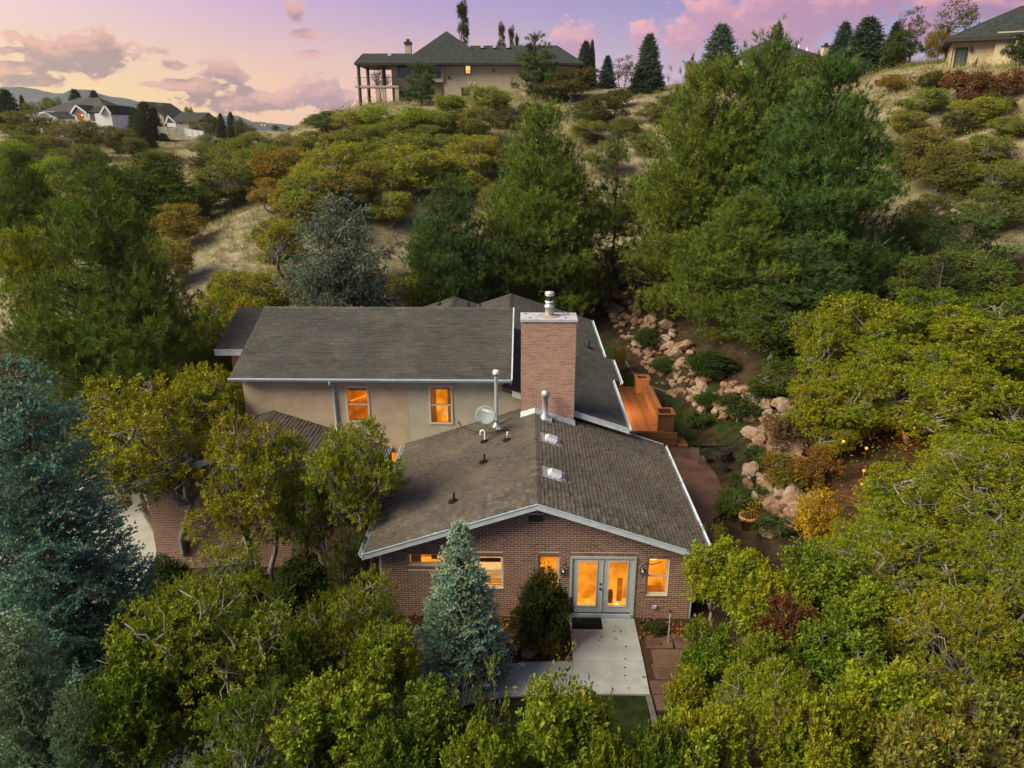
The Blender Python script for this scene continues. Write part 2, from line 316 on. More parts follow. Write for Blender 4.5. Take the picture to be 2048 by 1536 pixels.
# ------------------------------------------------------------------ helpers
def props(o, label=None, category=None, group=None, kind=None):
    if label: o['label'] = label
    if category: o["category"] = category
    if group: o['group'] = group
    if kind: o['kind'] = kind
    return o
def thing(name, label, cat, loc=(0, 0, 0), rz=0.0, group=None):
    o = bpy.data.objects.new(name, None); COL.objects.link(o); o.empty_display_size = 0.2
    o.location = loc; o.rotation_euler = (0, 0, rz)
    return props(o, label, cat, group)
def link(name, me, parent=None):
    o = bpy.data.objects.new(name, me); COL.objects.link(o)
    if parent is not None: o.parent = parent
    return o
class MB:
    """collects polygons (with a material and a tone each), builds ONE mesh object"""
    def __init__(self): self.v = []; self.f = []; self.m = []; self.t = []; self.mats = []; self.sm = []
    def mi(self, m):
        if m not in self.mats: self.mats.append(m)
        return self.mats.index(m)
    def poly(self, pts, m, tint=0.5, smooth=False):
        b = len(self.v); self.v.extend([tuple(p) for p in pts]); self.f.append(tuple(range(b, b + len(pts))))
        self.m.append(self.mi(m)); self.t.append(tint); self.sm.append(smooth)
    def mesh(self, vs, fs, m, tint=0.5, smooth=False):
        b = len(self.v); self.v.extend([tuple(p) for p in vs]); k = self.mi(m)
        for f in fs: self.f.append(tuple(b + i for i in f)); self.m.append(k); self.t.append(tint); self.sm.append(smooth)
    def hexa(self, c8, m, tint=0.5):
        self.mesh(c8, [(0, 3, 2, 1), (4, 5, 6, 7), (0, 1, 5, 4), (1, 2, 6, 5), (2, 3, 7, 6), (3, 0, 4, 7)], m, tint)
    def box(self, x0, x1, y0, y1, z0, z1, m, tint=0.5):
        self.hexa([(x0, y0, z0), (x1, y0, z0), (x1, y1, z0), (x0, y1, z0), (x0, y0, z1), (x1, y0, z1), (x1, y1, z1), (x0, y1, z1)], m, tint)
    def prism(self, pts, vec, m, tint=0.5):
        """polygon pts extruded by vec"""
        n = len(pts); vec = np.array(vec); a = [np.array(p, float) for p in pts]; b = [p + vec for p in a]
        self.mesh(a + b, [tuple(range(n))[::-1], tuple(range(n, 2 * n))] + [(i, (i + 1) % n, n + (i + 1) % n, n + i) for i in range(n)], m, tint)
    def bar(self, p, q, w, h, m, tint=0.5, up=(0, 0, 1)):
        p = Vector(p); q = Vector(q); d = (q - p).normalized(); u = Vector(up)
        s = d.cross(u).normalized() * (w / 2); u = s.cross(d).normalized() * (h / 2)
        self.hexa([p - s - u, p + s - u, q + s - u, q - s - u, p - s + u, p + s + u, q + s + u, q - s + u], m, tint)
    def tube(self, path, radii, m, n=8, tint=0.5, cap=True):
        path = [Vector(p) for p in path]
        if not hasattr(radii, '__len__'): radii = [radii] * len(path)
        vs = []; prev = None
        for i, p in enumerate(path):
            d = (path[min(i + 1, len(path) - 1)] - path[max(i - 1, 0)]).normalized()
            if prev is None: prev = d.orthogonal().normalized()
            prev = (prev - d * prev.dot(d)).normalized(); s = d.cross(prev)
            for k in range(n):
                a = 2 * math.pi * k / n; vs.append(p + (prev * math.cos(a) + s * math.sin(a)) * radii[i])
        fs = [(i * n + k, i * n + (k + 1) % n, (i + 1) * n + (k + 1) % n, (i + 1) * n + k) for i in range(len(path) - 1) for k in range(n)]
        self.mesh(vs, fs, m, tint, True)
        if cap:
            self.poly(vs[:n][::-1], m, tint); self.poly(vs[-n:], m, tint)
    def lathe(self, c, prof, m, n=20, tint=0.5):
        c = np.array(c, float)
        vs = [c + np.array([r * math.cos(2 * math.pi * k / n), r * math.sin(2 * math.pi * k / n), z]) for r, z in prof for k in range(n)]
        fs = [(i * n + k, i * n + (k + 1) % n, (i + 1) * n + (k + 1) % n, (i + 1) * n + k) for i in range(len(prof) - 1) for k in range(n)]
        self.mesh(vs, fs, m, tint, True)
    def data(self, name):
        me = bpy.data.meshes.new(name); me.from_pydata(self.v, [], self.f)
        for m in self.mats: me.materials.append(MATS[m])
        me.polygons.foreach_set('material_index', self.m); me.polygons.foreach_set('use_smooth', self.sm)
        a = me.attributes.new('tint', 'FLOAT', 'FACE'); a.data.foreach_set('value', self.t)
        me.update(); return me
    def build(self, name, parent=None, **kw):
        o = link(name, self.data(name), parent)
        if kw: props(o, **kw)
        return o
def local(o, mb_origin):
    return o
def np_mesh(name, V, F, tint, mats, smooth=False):
    """V (n,3), F (m,k) all faces of k corners, tint (m,)"""
    V = np.ascontiguousarray(V, np.float32); F = np.ascontiguousarray(F, np.int32); k = F.shape[1]
    me = bpy.data.meshes.new(name)
    me.vertices.add(len(V)); me.vertices.foreach_set('co', V.ravel())
    me.loops.add(F.size); me.loops.foreach_set('vertex_index', F.ravel())
    me.polygons.add(len(F)); me.polygons.foreach_set('loop_start', np.arange(0, F.size, k, dtype=np.int32))
    if smooth: me.polygons.foreach_set('use_smooth', np.ones(len(F), bool))
    for m in mats: me.materials.append(MATS[m])
    if tint is not None:
        a = me.attributes.new('tint', 'FLOAT', 'FACE'); a.data.foreach_set('value', np.ascontiguousarray(tint, np.float32))
    me.update(calc_edges=True); return me

# ------------------------------------------------------------------ terrain
CP = []
for x in (-3.5, 0, 3, 6.5):
    for y in (11, 15, 19, 24, 30, 36, 42): CP.append((x, y, 0.0))
CP += [(0, 0, -0.6), (0, -30, -2), (8.2, 24, 0), (8.6, 28, 0), (8.4, 32, 0), (7.5, 38, 0.1), (6.5, 45, 0.4),
       (-7, 22, -1.2), (-9, 20, -1.3), (-13, 22, -1.3), (-5.2, 20, -0.5), (-5.2, 24, -0.6), (-15, 30, -1.0), (-12, 14, -1.5), (-20, 20, -1.5), (-6, 12, -0.7), (-18, 8, -2.2), (-10, 34, 0.2), (-8, 30, 0),
       (-30, 10, -3), (-30, 30, -1.2), (-16, 38, 0.6), (-3, 44, 0.6), (3, 47, 0.8),
       (10.8, 22, 0.9), (12, 26, 1.8), (13, 30, 2.2), (11.8, 34, 1.7), (12, 40, 3), (9.5, 46, 2), (8, 53, 3), (16, 24, 1.9), (18, 32, 2.6), (22, 38, 3.6), (25, 38, 4.2), (27, 45, 7.2), (28.9, 60, 11), (37, 64, 15.5), (40.6, 74, 19.1), (43, 68, 18.3),
       (13, 15, 1.6), (20, 15, 3), (10, 11, 0.6), (30, 25, 3.8), (45, 45, 13), (55, 60, 19), (18, 50, 5.5), (20, 60, 8), (14, 0, 0), (40, 0, 5), (70, 40, 18),
       (0, 52, 2.2), (-6, 52, 2.6), (2, 60, 4.8), (1.5, 85, 12), (-0.8, 104, 18), (-22, 104, 16.6), (10, 95, 16.2), (16, 80, 12.5), (22, 100, 19.2), (35, 90, 19.4), (-10, 85, 12.5), (-12, 70, 8.6), (-25, 90, 13),
       (-22, 120, 17), (0, 130, 18.6), (40, 130, 20), (80, 90, 21), (80, 150, 21), (20, 180, 19),
       (-29, 100, 14.0), (-36, 104, 11), (-42, 92, 7), (-30, 118, 13), (-50, 120, 7.6), (-40, 150, 9.5),
       (-21.2, 60, 7.4), (-22.6, 55, 5.9), (-23.4, 50, 3.7), (-15, 52, 4.8), (-17, 62, 8), (-20, 44, 2.2), (-28, 66, 5.6), (-32, 76, 7.2),
       (-40, 60, 2.8), (-60, 80, 4.6), (-78, 150, 9.9), (-59, 140, 10.4), (-100, 190, 12.5), (-118, 190, 13.4), (-90, 120, 8), (-40, 40, 0), (-45, 25, -1.2), (-80, 60, 5), (-120, 100, 9), (-45, 190, 11), (-30, 250, 11.5), (-150, 150, 12), (-160, 230, 14), (-80, 240, 13), (-120, 30, 6), (-100, -20, 4), (0, -120, -6), (120, -50, 12), (140, 120, 22), (0, 330, 12), (-200, 330, 13), (200, 330, 20), (-280, 100, 13), (280, 100, 24)]
CP = np.array(CP, float)
def _phi(r): return r
_D = np.linalg.norm(CP[:, None, :2] - CP[None, :, :2], axis=2)
_n = len(CP); _A = np.zeros((_n + 3, _n + 3)); _A[:_n, :_n] = _phi(_D) - np.eye(_n) * 0.6
_A[:_n, _n] = 1; _A[:_n, _n + 1:] = CP[:, :2]; _A[_n, :_n] = 1; _A[_n + 1:, :_n] = CP[:, :2].T
_w = np.linalg.solve(_A, np.concatenate([CP[:, 2], [0, 0, 0]]))
def _vnoise(x, y, s):
    x = x / s; y = y / s; xi = np.floor(x).astype(int); yi = np.floor(y).astype(int); fx = x - xi; fy = y - yi
    fx = fx * fx * (3 - 2 * fx); fy = fy * fy * (3 - 2 * fy)
    def h(a, b): return np.modf(np.abs(np.sin(a * 127.1 + b * 311.7) * 43758.5453))[0]
    return (h(xi, yi) * (1 - fx) + h(xi + 1, yi) * fx) * (1 - fy) + (h(xi, yi + 1) * (1 - fx) + h(xi + 1, yi + 1) * fx) * fy
def ground_z(x, y):
    x = np.atleast_1d(np.asarray(x, float)); y = np.atleast_1d(np.asarray(y, float))
    z = np.zeros_like(x)
    for s in range(0, len(x), 20000):
        X = x[s:s + 20000]; Y = y[s:s + 20000]
        d = np.sqrt((X[:, None] - CP[None, :, 0]) ** 2 + (Y[:, None] - CP[None, :, 1]) ** 2)
        z[s:s + 20000] = _phi(d) @ _w[:_n] + _w[_n] + _w[_n + 1] * X + _w[_n + 2] * Y
    r = np.sqrt(x ** 2 + (y - 60) ** 2); k = np.clip((r - 220) / 160, 0, 1); k = k * k * (3 - 2 * k)
    z = z * (1 - k) + 10.5 * k
    # the yard itself is graded flat
    fx = np.clip((np.abs(x - 2.2) - 5.2) / 1.5, 0, 1); fy = np.clip((np.abs(y - 25) - 15) / 3, 0, 1); g = np.clip(np.maximum(fx, fy), 0, 1)
    rough = (_vnoise(x, y, 3.1) - 0.5) * 0.35 + (_vnoise(x + 50, y, 9.0) - 0.5) * 0.9
    out = np.clip((np.maximum(np.abs(x - 2) - 9, np.abs(y - 28) - 18)) / 8, 0, 1)
    z = z * np.where(g < 1, g, 1) + rough * out
    return z
def gz(x, y): return float(ground_z([x], [y])[0])
def make_ground():
    n = 130; s = np.linspace(-1, 1, n)
    gx = np.sinh(s * 4.6) / np.sinh(4.6) * 4500; gy = 55 + np.sinh(s * 4.6) / np.sinh(4.6) * 4500
    # finer core
    gx = np.sort(np.concatenate([gx[np.abs(gx) > 130], np.linspace(-130, 90, 210)])); gy = np.sort(np.concatenate([gy[(gy > 215) | (gy < -20)], np.linspace(-20, 210, 215)]))
    X, Y = np.meshgrid(gx, gy); Z = ground_z(X.ravel(), Y.ravel())
    far = np.sqrt(X.ravel() ** 2 + Y.ravel() ** 2); Z = np.where(far > 600, Z - (far - 600) * 0.012, Z)
    V = np.stack([X.ravel(), Y.ravel(), Z], 1); nx = len(gx); ny = len(gy)
    i = np.arange(nx * ny).reshape(ny, nx); F = np.stack([i[:-1, :-1].ravel(), i[:-1, 1:].ravel(), i[1:, 1:].ravel(), i[1:, :-1].ravel()], 1)
    me = np_mesh('ground', V, F, None, ['hill_ground'], True)
    x, y = V[:, 0], V[:, 1]
    dry = np.clip((V[:, 2] - 2.5) / 3.0, 0, 1) * np.clip((y - 38) / 10, 0, 1)
    dry = np.maximum(dry, np.clip((-14 - x) / 6, 0, 1) * np.clip((y - 42) / 6, 0, 1))
    a = me.attributes.new('dry', 'FLOAT', 'POINT'); a.data.foreach_set('value', dry.astype(np.float32))
    props(link('ground', me), kind='structure')
make_ground()
def drape(name, poly, m, lift=0.03, step=0.6, flat=None, parent=None, kind='structure', thick=0.0):
    """a sheet laid on the ground inside an outline"""
    poly = [Vector(p[:2]) for p in poly]; n = len(poly)
    xs = [p.x for p in poly]; ys = [p.y for p in poly]; pts = []
    def inside(x, y):
        c = False
        for i in range(n):
            a, b = poly[i], poly[(i + 1) % n]
            if (a.y > y) != (b.y > y) and x < (b.x - a.x) * (y - a.y) / (b.y - a.y) + a.x: c = not c
        return c
    x = min(xs) + step / 2
    while x < max(xs):
        y = min(ys) + step / 2
        while y < max(ys):
            if inside(x, y): pts.append(Vector((x + random.uniform(-.1, .1) * step, y)))
            y += step
        x += step
    v, e, f, *_ = delaunay_2d_cdt(poly + pts, [], [list(range(n))], 1, 1e-5)
    v = np.array([(p.x, p.y) for p in v])
    z = ground_z(v[:, 0], v[:, 1]) + lift if flat is None else np.full(len(v), flat + lift)
    me = bpy.data.meshes.new(name); me.from_pydata(np.column_stack([v, z]).tolist(), [], [tuple(t) for t in f]); me.materials.append(MATS[m])
    o = link(name, me, parent); o['kind'] = kind
    return o

# mountains and valley far off
def mountain(name, ridge, Y, depth=900):
    pts = [at_y(px, py, Y) for px, py in ridge]
    V = []; n = len(pts)
    # resample the ridge with small irregularities
    xs = np.array([p[0] for p in pts]); zs = np.array([p[2] for p in pts]); X = np.linspace(xs[0], xs[-1], 160)
    Zr = np.interp(X, xs, zs) + (np.array([_vnoise(np.array([x]), np.array([3.0]), 60.0)[0] for x in X]) - .5) * 14
    rows = [(-1.0, 0.0), (-0.7, .22), (-0.4, .52), (-0.15, .84), (0, 1.0), (0.5, .5), (1.0, 0)]
    for k, (d, h) in enumerate(rows):
        for j, x in enumerate(X):
            wob = (_vnoise(np.array([x + k * 97.0]), np.array([k * 31.0]), 120.0)[0] - .5)
            V.append((x + wob * 60 * (1 - h), Y + d * depth + wob * 150 * (1 - h), (Zr[j] + 60) * h - 60 + wob * 20 * h * (1 - h) * 4))
    nx = len(X); F = [(k * nx + j, k * nx + j + 1, (k + 1) * nx + j + 1, (k + 1) * nx + j) for k in range(len(rows) - 1) for j in range(nx - 1)]
    me = np_mesh(name, np.array(V), np.array(F), None, ['mountain_slope'], True)
    props(link(name, me), kind='structure')
mountain('mountain_ridge', [(-500, 215), (-250, 150), (-120, 182), (0, 173), (42, 170), (75, 176), (110, 188), (150, 183), (190, 184), (225, 192), (265, 199), (310, 214), (345, 222), (380, 226), (430, 231), (462, 231), (480, 234), (500, 241), (540, 248), (600, 252), (660, 255), (760, 258)], 3400)
mountain('mountain_ridge', [(-500, 190), (-300, 200), (0, 205), (60, 200), (100, 196), (146, 179), (180, 184), (240, 196), (300, 213), (340, 221), (400, 236), (440, 244), (520, 251), (560, 256)], 2600, 500)

# ------------------------------------------------------------------ foliage generators
def extent(crown, H, R):
    v = np.empty(len(crown.vertices) * 3, np.float32); crown.vertices.foreach_get('co', v); v = v.reshape(-1, 3)
    return float(np.percentile(v[:, 2], 99.7)), float(np.percentile(np.hypot(v[:, 0], v[:, 1]), 96))
def unit(a): return a / np.maximum(np.linalg.norm(a, axis=1, keepdims=True), 1e-9)
def leaf_quads(c, axis, nrm, L, Wd, tint, fold=0.25, lobed=True):
    """leaves as folded outlines: 6 corners and a midrib, 4 faces of 3/4 corners -> here two quads each"""
    axis = unit(axis); side = unit(np.cross(axis, nrm)); nn = np.cross(side, axis)
    n = len(c); L = L[:, None]; Wd = Wd[:, None]
    base = c; tip = c + axis * L
    l1 = c + axis * L * 0.42 + side * Wd * 0.5 + nn * Wd * fold; r1 = c + axis * L * 0.42 - side * Wd * 0.5 + nn * Wd * fold
    if not lobed:
        V = np.stack([base, r1, tip, l1], 1).reshape(-1, 3)
        i = np.arange(n)[:, None] * 4
        return V, (i + np.array([[0, 1, 2, 3]])), tint
    l2 = c + axis * L * 0.80 + side * Wd * 0.38 + nn * Wd * fold * .6; r2 = c + axis * L * 0.80 - side * Wd * 0.38 + nn * Wd * fold * .6
    V = np.stack([base, r1, r2, tip, l2, l1], 1).reshape(-1, 3)
    i = np.arange(n)[:, None] * 6
    F = np.concatenate([i + np.array([[0, 1, 2, 3]]), i + np.array([[0, 3, 4, 5]])], 0)
    return V, F, np.concatenate([tint, tint])
def trunk_mesh(name, paths, bark):
    mb = MB()
    for path, radii, n in paths: mb.tube(path, radii, bark, n, cap=False)
    return mb.data(name)
def wobble(a, b, k, amp, rng):
    a = np.array(a, float); b = np.array(b, float); t = np.linspace(0, 1, k)
    P = a + (b - a) * t[:, None]
    P[1:-1] += rng.normal(0, amp, (k - 2, 3)); return P
def oak(seed, H=5.0, R=2.6, lobes=22, clumps=1500, per=13, L=0.13, zlow=0.18, bark='bark_grey', twigs=130, lobed=True, flat=1.0, gap=0.34, name='oak', inner=0.12, lr=(.21, .36)):
    """broadleaf crown made of leaf rosettes over many uneven lobes, and a forked trunk with limbs"""
    rng = np.random.default_rng(seed)
    # lobes over the crown
    cen = []; rr = []
    for k in range(lobes):
        u = rng.normal(size=3); u /= np.linalg.norm(u); u[2] = u[2] * 0.9 + 0.08
        s = rng.uniform(0.45, 0.86)
        z = (zlow + 1) / 2 + u[2] * (1 - zlow) / 2 * s
        cen.append((u[0] * R * s * 0.86, u[1] * R * s * 0.86, H * z * (1 if rng.random() > .25 else rng.uniform(.86, 1.02)))); rr.append(rng.uniform(*lr) * R)
    cen = np.array(cen); rr = np.array(rr)
    w = rr ** 2; pick = rng.choice(lobes, clumps, p=w / w.sum())
    d = unit(rng.normal(size=(clumps, 3)) + np.array([0, 0, 0.30]))
    rad_ = rr[pick][:, None] * (1.0 - rng.random((clumps, 1)) ** 2.2 * 0.65) * np.array([[1, 1, 0.80 * flat]])
    p = cen[pick] + d * rad_ + rng.normal(0, 0.05, (clumps, 3))
    # drop those buried deep in other lobes, thin some at random in patches
    dist = np.linalg.norm(p[:, None] - cen[None], axis=2) / rr[None]
    deep = dist.min(1) < 0.55
    holes = np.sin(p[:, 0] * 2.9 + seed) * np.sin(p[:, 1] * 2.7 + seed * 2) * np.sin(p[:, 2] * 3.1 + seed * 3) > gap
    keep = ~((deep & (rng.random(clumps) > inner)) | (holes & (rng.random(clumps) > 0.22)))
    p = p[keep]; d = d[keep]; n = len(p)
    ct = rng.normal(0.5, 0.14, n)
    out = unit(p - np.array([0, 0, H * 0.5]))
    stem = unit(d * 0.7 + out * 0.5 + rng.normal(0, 0.35, (n, 3)) + np.array([0, 0, 0.25]))
    c = np.repeat(p, per, 0); st = np.repeat(stem, per, 0)
    m = len(c)
    ang = rng.random(m) * 2 * math.pi; e1 = unit(np.cross(st, rng.normal(size=(m, 3)))); e2 = np.cross(st, e1)
    sp = rng.uniform(0.35, 1.3, m)[:, None]
    ax = unit(st * (0.55 + rng.random((m, 1)) * 0.5) + (e1 * np.cos(ang)[:, None] + e2 * np.sin(ang)[:, None]) * sp)
    nr = unit(st + rng.normal(0, 0.35, (m, 3)) + np.array([0, 0, 0.5]))
    c = c + st * (rng.random((m, 1)) - 0.5) * L * 2.4 + ax * L * 0.15 + rng.normal(0, L * 0.25, (m, 3))
    c[:, 2] = np.maximum(c[:, 2], 0.03 * H)
    LL = L * rng.uniform(0.55, 1.3, m); tint = np.clip(np.repeat(ct, per) + rng.normal(0, 0.17, m), 0, 1)
    V, F, T = leaf_quads(c, ax, nr, LL, LL * rng.uniform(0.40, 0.58, m), tint, 0.22, lobed)
    crown = np_mesh(name + '_crown', V, F, T, ['oak_leaf'])
    # trunk, limbs, twigs
    paths = []; nst = rng.integers(1, 4) if R > 1.5 else 1; forks = []
    for k in range(nst):
        a = np.array([rng.normal(0, .1), rng.normal(0, .1), -0.4]); b = np.array([rng.normal(0, .28) * R, rng.normal(0, .28) * R, H * rng.uniform(.34, .5)])
        P = wobble(a, b, 6, 0.05 * R, rng); r0 = 0.045 * R * (1.15 if nst == 1 else .85)
        paths.append((P, np.linspace(r0 * 1.2, r0 * .65, 6), 8)); forks.append((b, r0 * .65))
    for k in range(lobes):
        fb, r0 = min(forks, key=lambda q: np.linalg.norm(q[0] - cen[k]))
        P = wobble(fb, cen[k], 5, 0.07 * R, rng); paths.append((P, np.linspace(r0 * .62, r0 * .16, 5), 5))
    idx = rng.choice(n, min(twigs, n), replace=False)
    for q in idx:
        k = np.argmin(np.linalg.norm(cen - p[q], axis=1))
        P = wobble(cen[k], p[q] + d[q] * L * rng.uniform(-.8, .7), 4, 0.05 * R, rng); paths.append((P, np.linspace(0.008 * R, 0.003 * R, 4), 3))
    return (crown, trunk_mesh(name + '_trunk', paths, bark)) + extent(crown, H, R)
def blades(c, ax, L, Wd, rng, tint):
    """needles: one narrow triangle each"""
    s = unit(np.cross(ax, rng.normal(size=ax.shape))); n = len(c)
    V = np.stack([c - s * Wd[:, None] / 2, c + s * Wd[:, None] / 2, c + ax * L[:, None]], 1).reshape(-1, 3)
    F = np.arange(n * 3).reshape(-1, 3); return V, F, tint
def pine(seed, H=12.0, R=4.0, tufts=3200, per=22, L=0.34, Wd=0.035, base=0.06, whorl=26, bushy=1.0, name='pine', profile=None, trunk_r=0.16, lean=0.0):
    """long-needled pine: whorled limbs, upturned ends, tufts of needles towards the tips"""
    rng = np.random.default_rng(seed)
    prof = profile or (lambda t: (1 - t ** 1.8) ** 0.92 * min(1, .66 + t * 1.3))
    paths = [(wobble((0, 0, -0.5), (lean, 0, H * 0.97), 9, 0.04, rng), np.linspace(trunk_r, 0.02, 9), 8)]
    ends = []
    nb = whorl * 6
    for k in range(nb):
        t = base + (1 - base) * ((k + rng.random()) / nb) ** 0.95; z = H * t
        a = k * 2.39996 + rng.normal(0, .3); ln = R * prof(t) * rng.uniform(0.74, 1.10) * (1 + 0.13 * math.sin(a * 3 + seed + t * 4)) + 0.12
        dz = ln * (rng.uniform(-0.05, 0.25) + 0.30 * t)
        a0 = np.array([lean * t, 0, z]); b = a0 + np.array([math.cos(a) * ln, math.sin(a) * ln, dz])
        mid = (a0 + b) / 2 + np.array([0, 0, -0.10 * ln]) + rng.normal(0, 0.05 * ln, 3)
        paths.append(([a0, mid, b], [0.012 * R * (ln / R) + .015, 0.01 * R * (ln / R) + .01, 0.008], 4)); ends.append((a0, mid, b, ln, a))
    lens = np.array([e[3] for e in ends]); nc = max(40, tufts // 15); pk = rng.choice(nb, nc, p=lens ** 1.6 / (lens ** 1.6).sum())
    sc_ = 1 - rng.random(nc) ** 1.35 * 0.72
    A = np.array([e[0] for e in ends]); M = np.array([e[1] for e in ends]); B = np.array([e[2] for e in ends]); S = sc_[:, None]
    pc = (1 - S) ** 2 * A[pk] + 2 * S * (1 - S) * M[pk] + S ** 2 * B[pk]
    dc = unit(B[pk] - A[pk]); sd = unit(np.cross(dc, np.array([[0, 0, 1.0]]))); lc = lens[pk]
    pc = pc + sd * (rng.normal(0, .22, nc) * lc * (0.3 + sc_ * .7))[:, None] * bushy + np.array([[0, 0, 1]]) * (rng.normal(0.02, .07, nc) * lc)[:, None]
    for q in range(0, nc, 2): paths.append(([A[pk[q]] * .5 + (M[pk[q]]) * .5, pc[q]], [.022, .008], 3))
    own = rng.integers(0, nc, tufts); s = sc_[own]; cr_ = rng.uniform(.6, 1.3, nc)[own][:, None] * R * .105
    p = pc[own] + rng.normal(0, 1, (tufts, 3)) * cr_ * np.array([[1, 1, .62]])
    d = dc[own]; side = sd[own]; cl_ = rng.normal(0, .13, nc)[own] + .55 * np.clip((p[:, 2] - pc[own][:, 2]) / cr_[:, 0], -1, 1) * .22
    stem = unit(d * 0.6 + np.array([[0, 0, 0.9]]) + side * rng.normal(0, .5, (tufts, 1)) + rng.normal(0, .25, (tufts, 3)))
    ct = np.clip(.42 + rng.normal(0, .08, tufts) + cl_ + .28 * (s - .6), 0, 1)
    c = np.repeat(p, per, 0); st = np.repeat(stem, per, 0); m = len(c)
    ax = unit(st * rng.uniform(0.35, 1.2, (m, 1)) + unit(rng.normal(size=(m, 3))) * 0.7)
    c = c + st * (rng.random((m, 1)) - .5) * L * 0.8
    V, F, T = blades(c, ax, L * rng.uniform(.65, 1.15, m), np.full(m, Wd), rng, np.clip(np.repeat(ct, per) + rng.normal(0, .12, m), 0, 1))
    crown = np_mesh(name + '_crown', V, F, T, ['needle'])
    return (crown, trunk_mesh(name + '_trunk', paths, 'bark_brown')) + extent(crown, H, R)
def spruce(seed, H=9.0, R=2.8, whorls=26, arms=9, twig_step=0.11, per=9, L=0.07, Wd=0.016, droop=0.35, tiplift=0.25, hang=0.0, power=0.9, name='spruce', twl=0.42, trunk_r=0.14, jitter=0.16):
    """short-needled spruce: tiers of limbs carrying flat sprays of twigs clothed in needles"""
    rng = np.random.default_rng(seed)
    paths = [([(0, 0, -0.5), (0, 0, H * .5), (0, 0, H * .985)], [trunk_r, trunk_r * .55, 0.012], 7)]
    C = []; AX = []; TT = []
    for w in range(whorls):
        t = 0.03 + 0.965 * (w / (whorls - 1)) ** 0.93
        na = max(4, int(arms * (1 - 0.45 * t)))
        for j in range(na):
            a = w * 1.3 + j * 2 * math.pi / na + rng.normal(0, .16); tt = min(0.99, t + rng.normal(0, .012))
            ln = R * ((1 - tt) ** power) * rng.uniform(1 - jitter * 1.4, 1 + jitter) + 0.07
            h = np.array([math.cos(a), math.sin(a), 0]); z0 = H * tt
            k = max(4, int(ln / twig_step)); s = np.linspace(0.0, 1, k)
            dz = -droop * ln * np.sin(s * math.pi * .62) + tiplift * ln * s ** 2.4 + (0.45 * ln * s * max(0, tt - .72) * 3)
            P = np.array([0, 0, z0]) + h * (s * ln)[:, None]; P[:, 2] += dz
            P[1:] += rng.normal(0, 0.02 * ln, (k - 1, 3))
            paths.append((P[[0, k // 2, k - 1]], [0.02 + 0.006 * ln, 0.012, 0.005], 4))
            sd = np.array([-h[1], h[0], 0]); bt = np.clip(rng.normal(.5, .12), 0, 1)
            for q in range(1, k):
                f = s[q]
                tw = twl * (0.35 + 0.65 * math.sin(min(1, f * 1.05) * math.pi * .86)) * min(1.0, ln / 1.0 + .25) * (0.35 + .9 * min(1, (1 - f) * 2.2 + .25))
                dirs = [sd * .85 + h * .65, -sd * .85 + h * .65]
                if q == k - 1: dirs.append(h + np.array([0, 0, .15]))
                if q % 2 == 0: dirs.append(np.array([0, 0, .75]) + h * .6)
                if hang and q % 2: dirs += [np.array([0, 0, -1.0]) + h * .25 + sd * .3, np.array([0, 0, -1.0]) + h * .25 - sd * .3]
                for dv in dirs:
                    dv = dv + rng.normal(0, .22, 3) + np.array([0, 0, -0.12 - hang * .4 + .25 * f]); dv /= np.linalg.norm(dv)
                    tl = tw * rng.uniform(.7, 1.2); nn = max(2, int(tl / (L * .95)))
                    u = np.linspace(0.05, 1, nn)
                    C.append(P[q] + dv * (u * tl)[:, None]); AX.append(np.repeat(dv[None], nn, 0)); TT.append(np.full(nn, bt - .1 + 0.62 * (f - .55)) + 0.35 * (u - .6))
    C = np.concatenate(C); AX = np.concatenate(AX); TT = np.concatenate(TT)
    c = np.repeat(C, per, 0); st = np.repeat(AX, per, 0); m = len(c)
    ax = unit(st * rng.uniform(.25, 1.0, (m, 1)) + unit(rng.normal(size=(m, 3))) * .8)
    c = c + st * (rng.random((m, 1)) - .5) * L
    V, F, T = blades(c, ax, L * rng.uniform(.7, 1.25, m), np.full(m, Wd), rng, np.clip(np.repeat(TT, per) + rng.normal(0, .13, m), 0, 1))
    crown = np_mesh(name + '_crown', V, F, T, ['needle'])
    return (crown, trunk_mesh(name + '_trunk', paths, 'bark_brown')) + extent(crown, H, R)
def bare(seed, H=3.0, R=1.3, n1=5, name='bare', leaves=120):
    """grey leafless branches with a few last leaves"""
    rng = np.random.default_rng(seed); paths = []; tips = []
    def grow(p, d, ln, r, dep):
        k = 5; P = [p]
        for i in range(k - 1):
            d = d + rng.normal(0, .20, 3); d[2] += 0.05; d /= np.linalg.norm(d); P.append(P[-1] + d * ln / (k - 1))
        paths.append((np.array(P), np.linspace(r, r * .55, k), 6 if dep < 2 else 4)); tips.append(P[-1])
        if dep < 4:
            for _ in range(n1 if dep == 0 else rng.integers(2, 4)):
                q = P[rng.integers(2, k)]; dd = d + rng.normal(0, .75, 3); dd /= np.linalg.norm(dd)
                grow(q, dd, ln * rng.uniform(.5, .78), r * .55, dep + 1)
    grow(np.array([0, 0, -.2]), np.array([.1, 0, 1.0]), H * .48, 0.03 * H * .6, 0)
    t = np.array(tips); t[:, :2] *= 1; c = t[rng.choice(len(t), leaves)] + rng.normal(0, .06, (leaves, 3)); ax = unit(rng.normal(size=(leaves, 3)))
    V, F, T = leaf_quads(c, ax, unit(rng.normal(size=(leaves, 3)) + [0, 0, .5]), rng.uniform(.07, .13, leaves), rng.uniform(.05, .08, leaves), rng.random(leaves))
    return np_mesh(name + '_crown', V, F, T, ['oak_leaf']), trunk_mesh(name + '_trunk', paths, 'bark_grey'), H, R
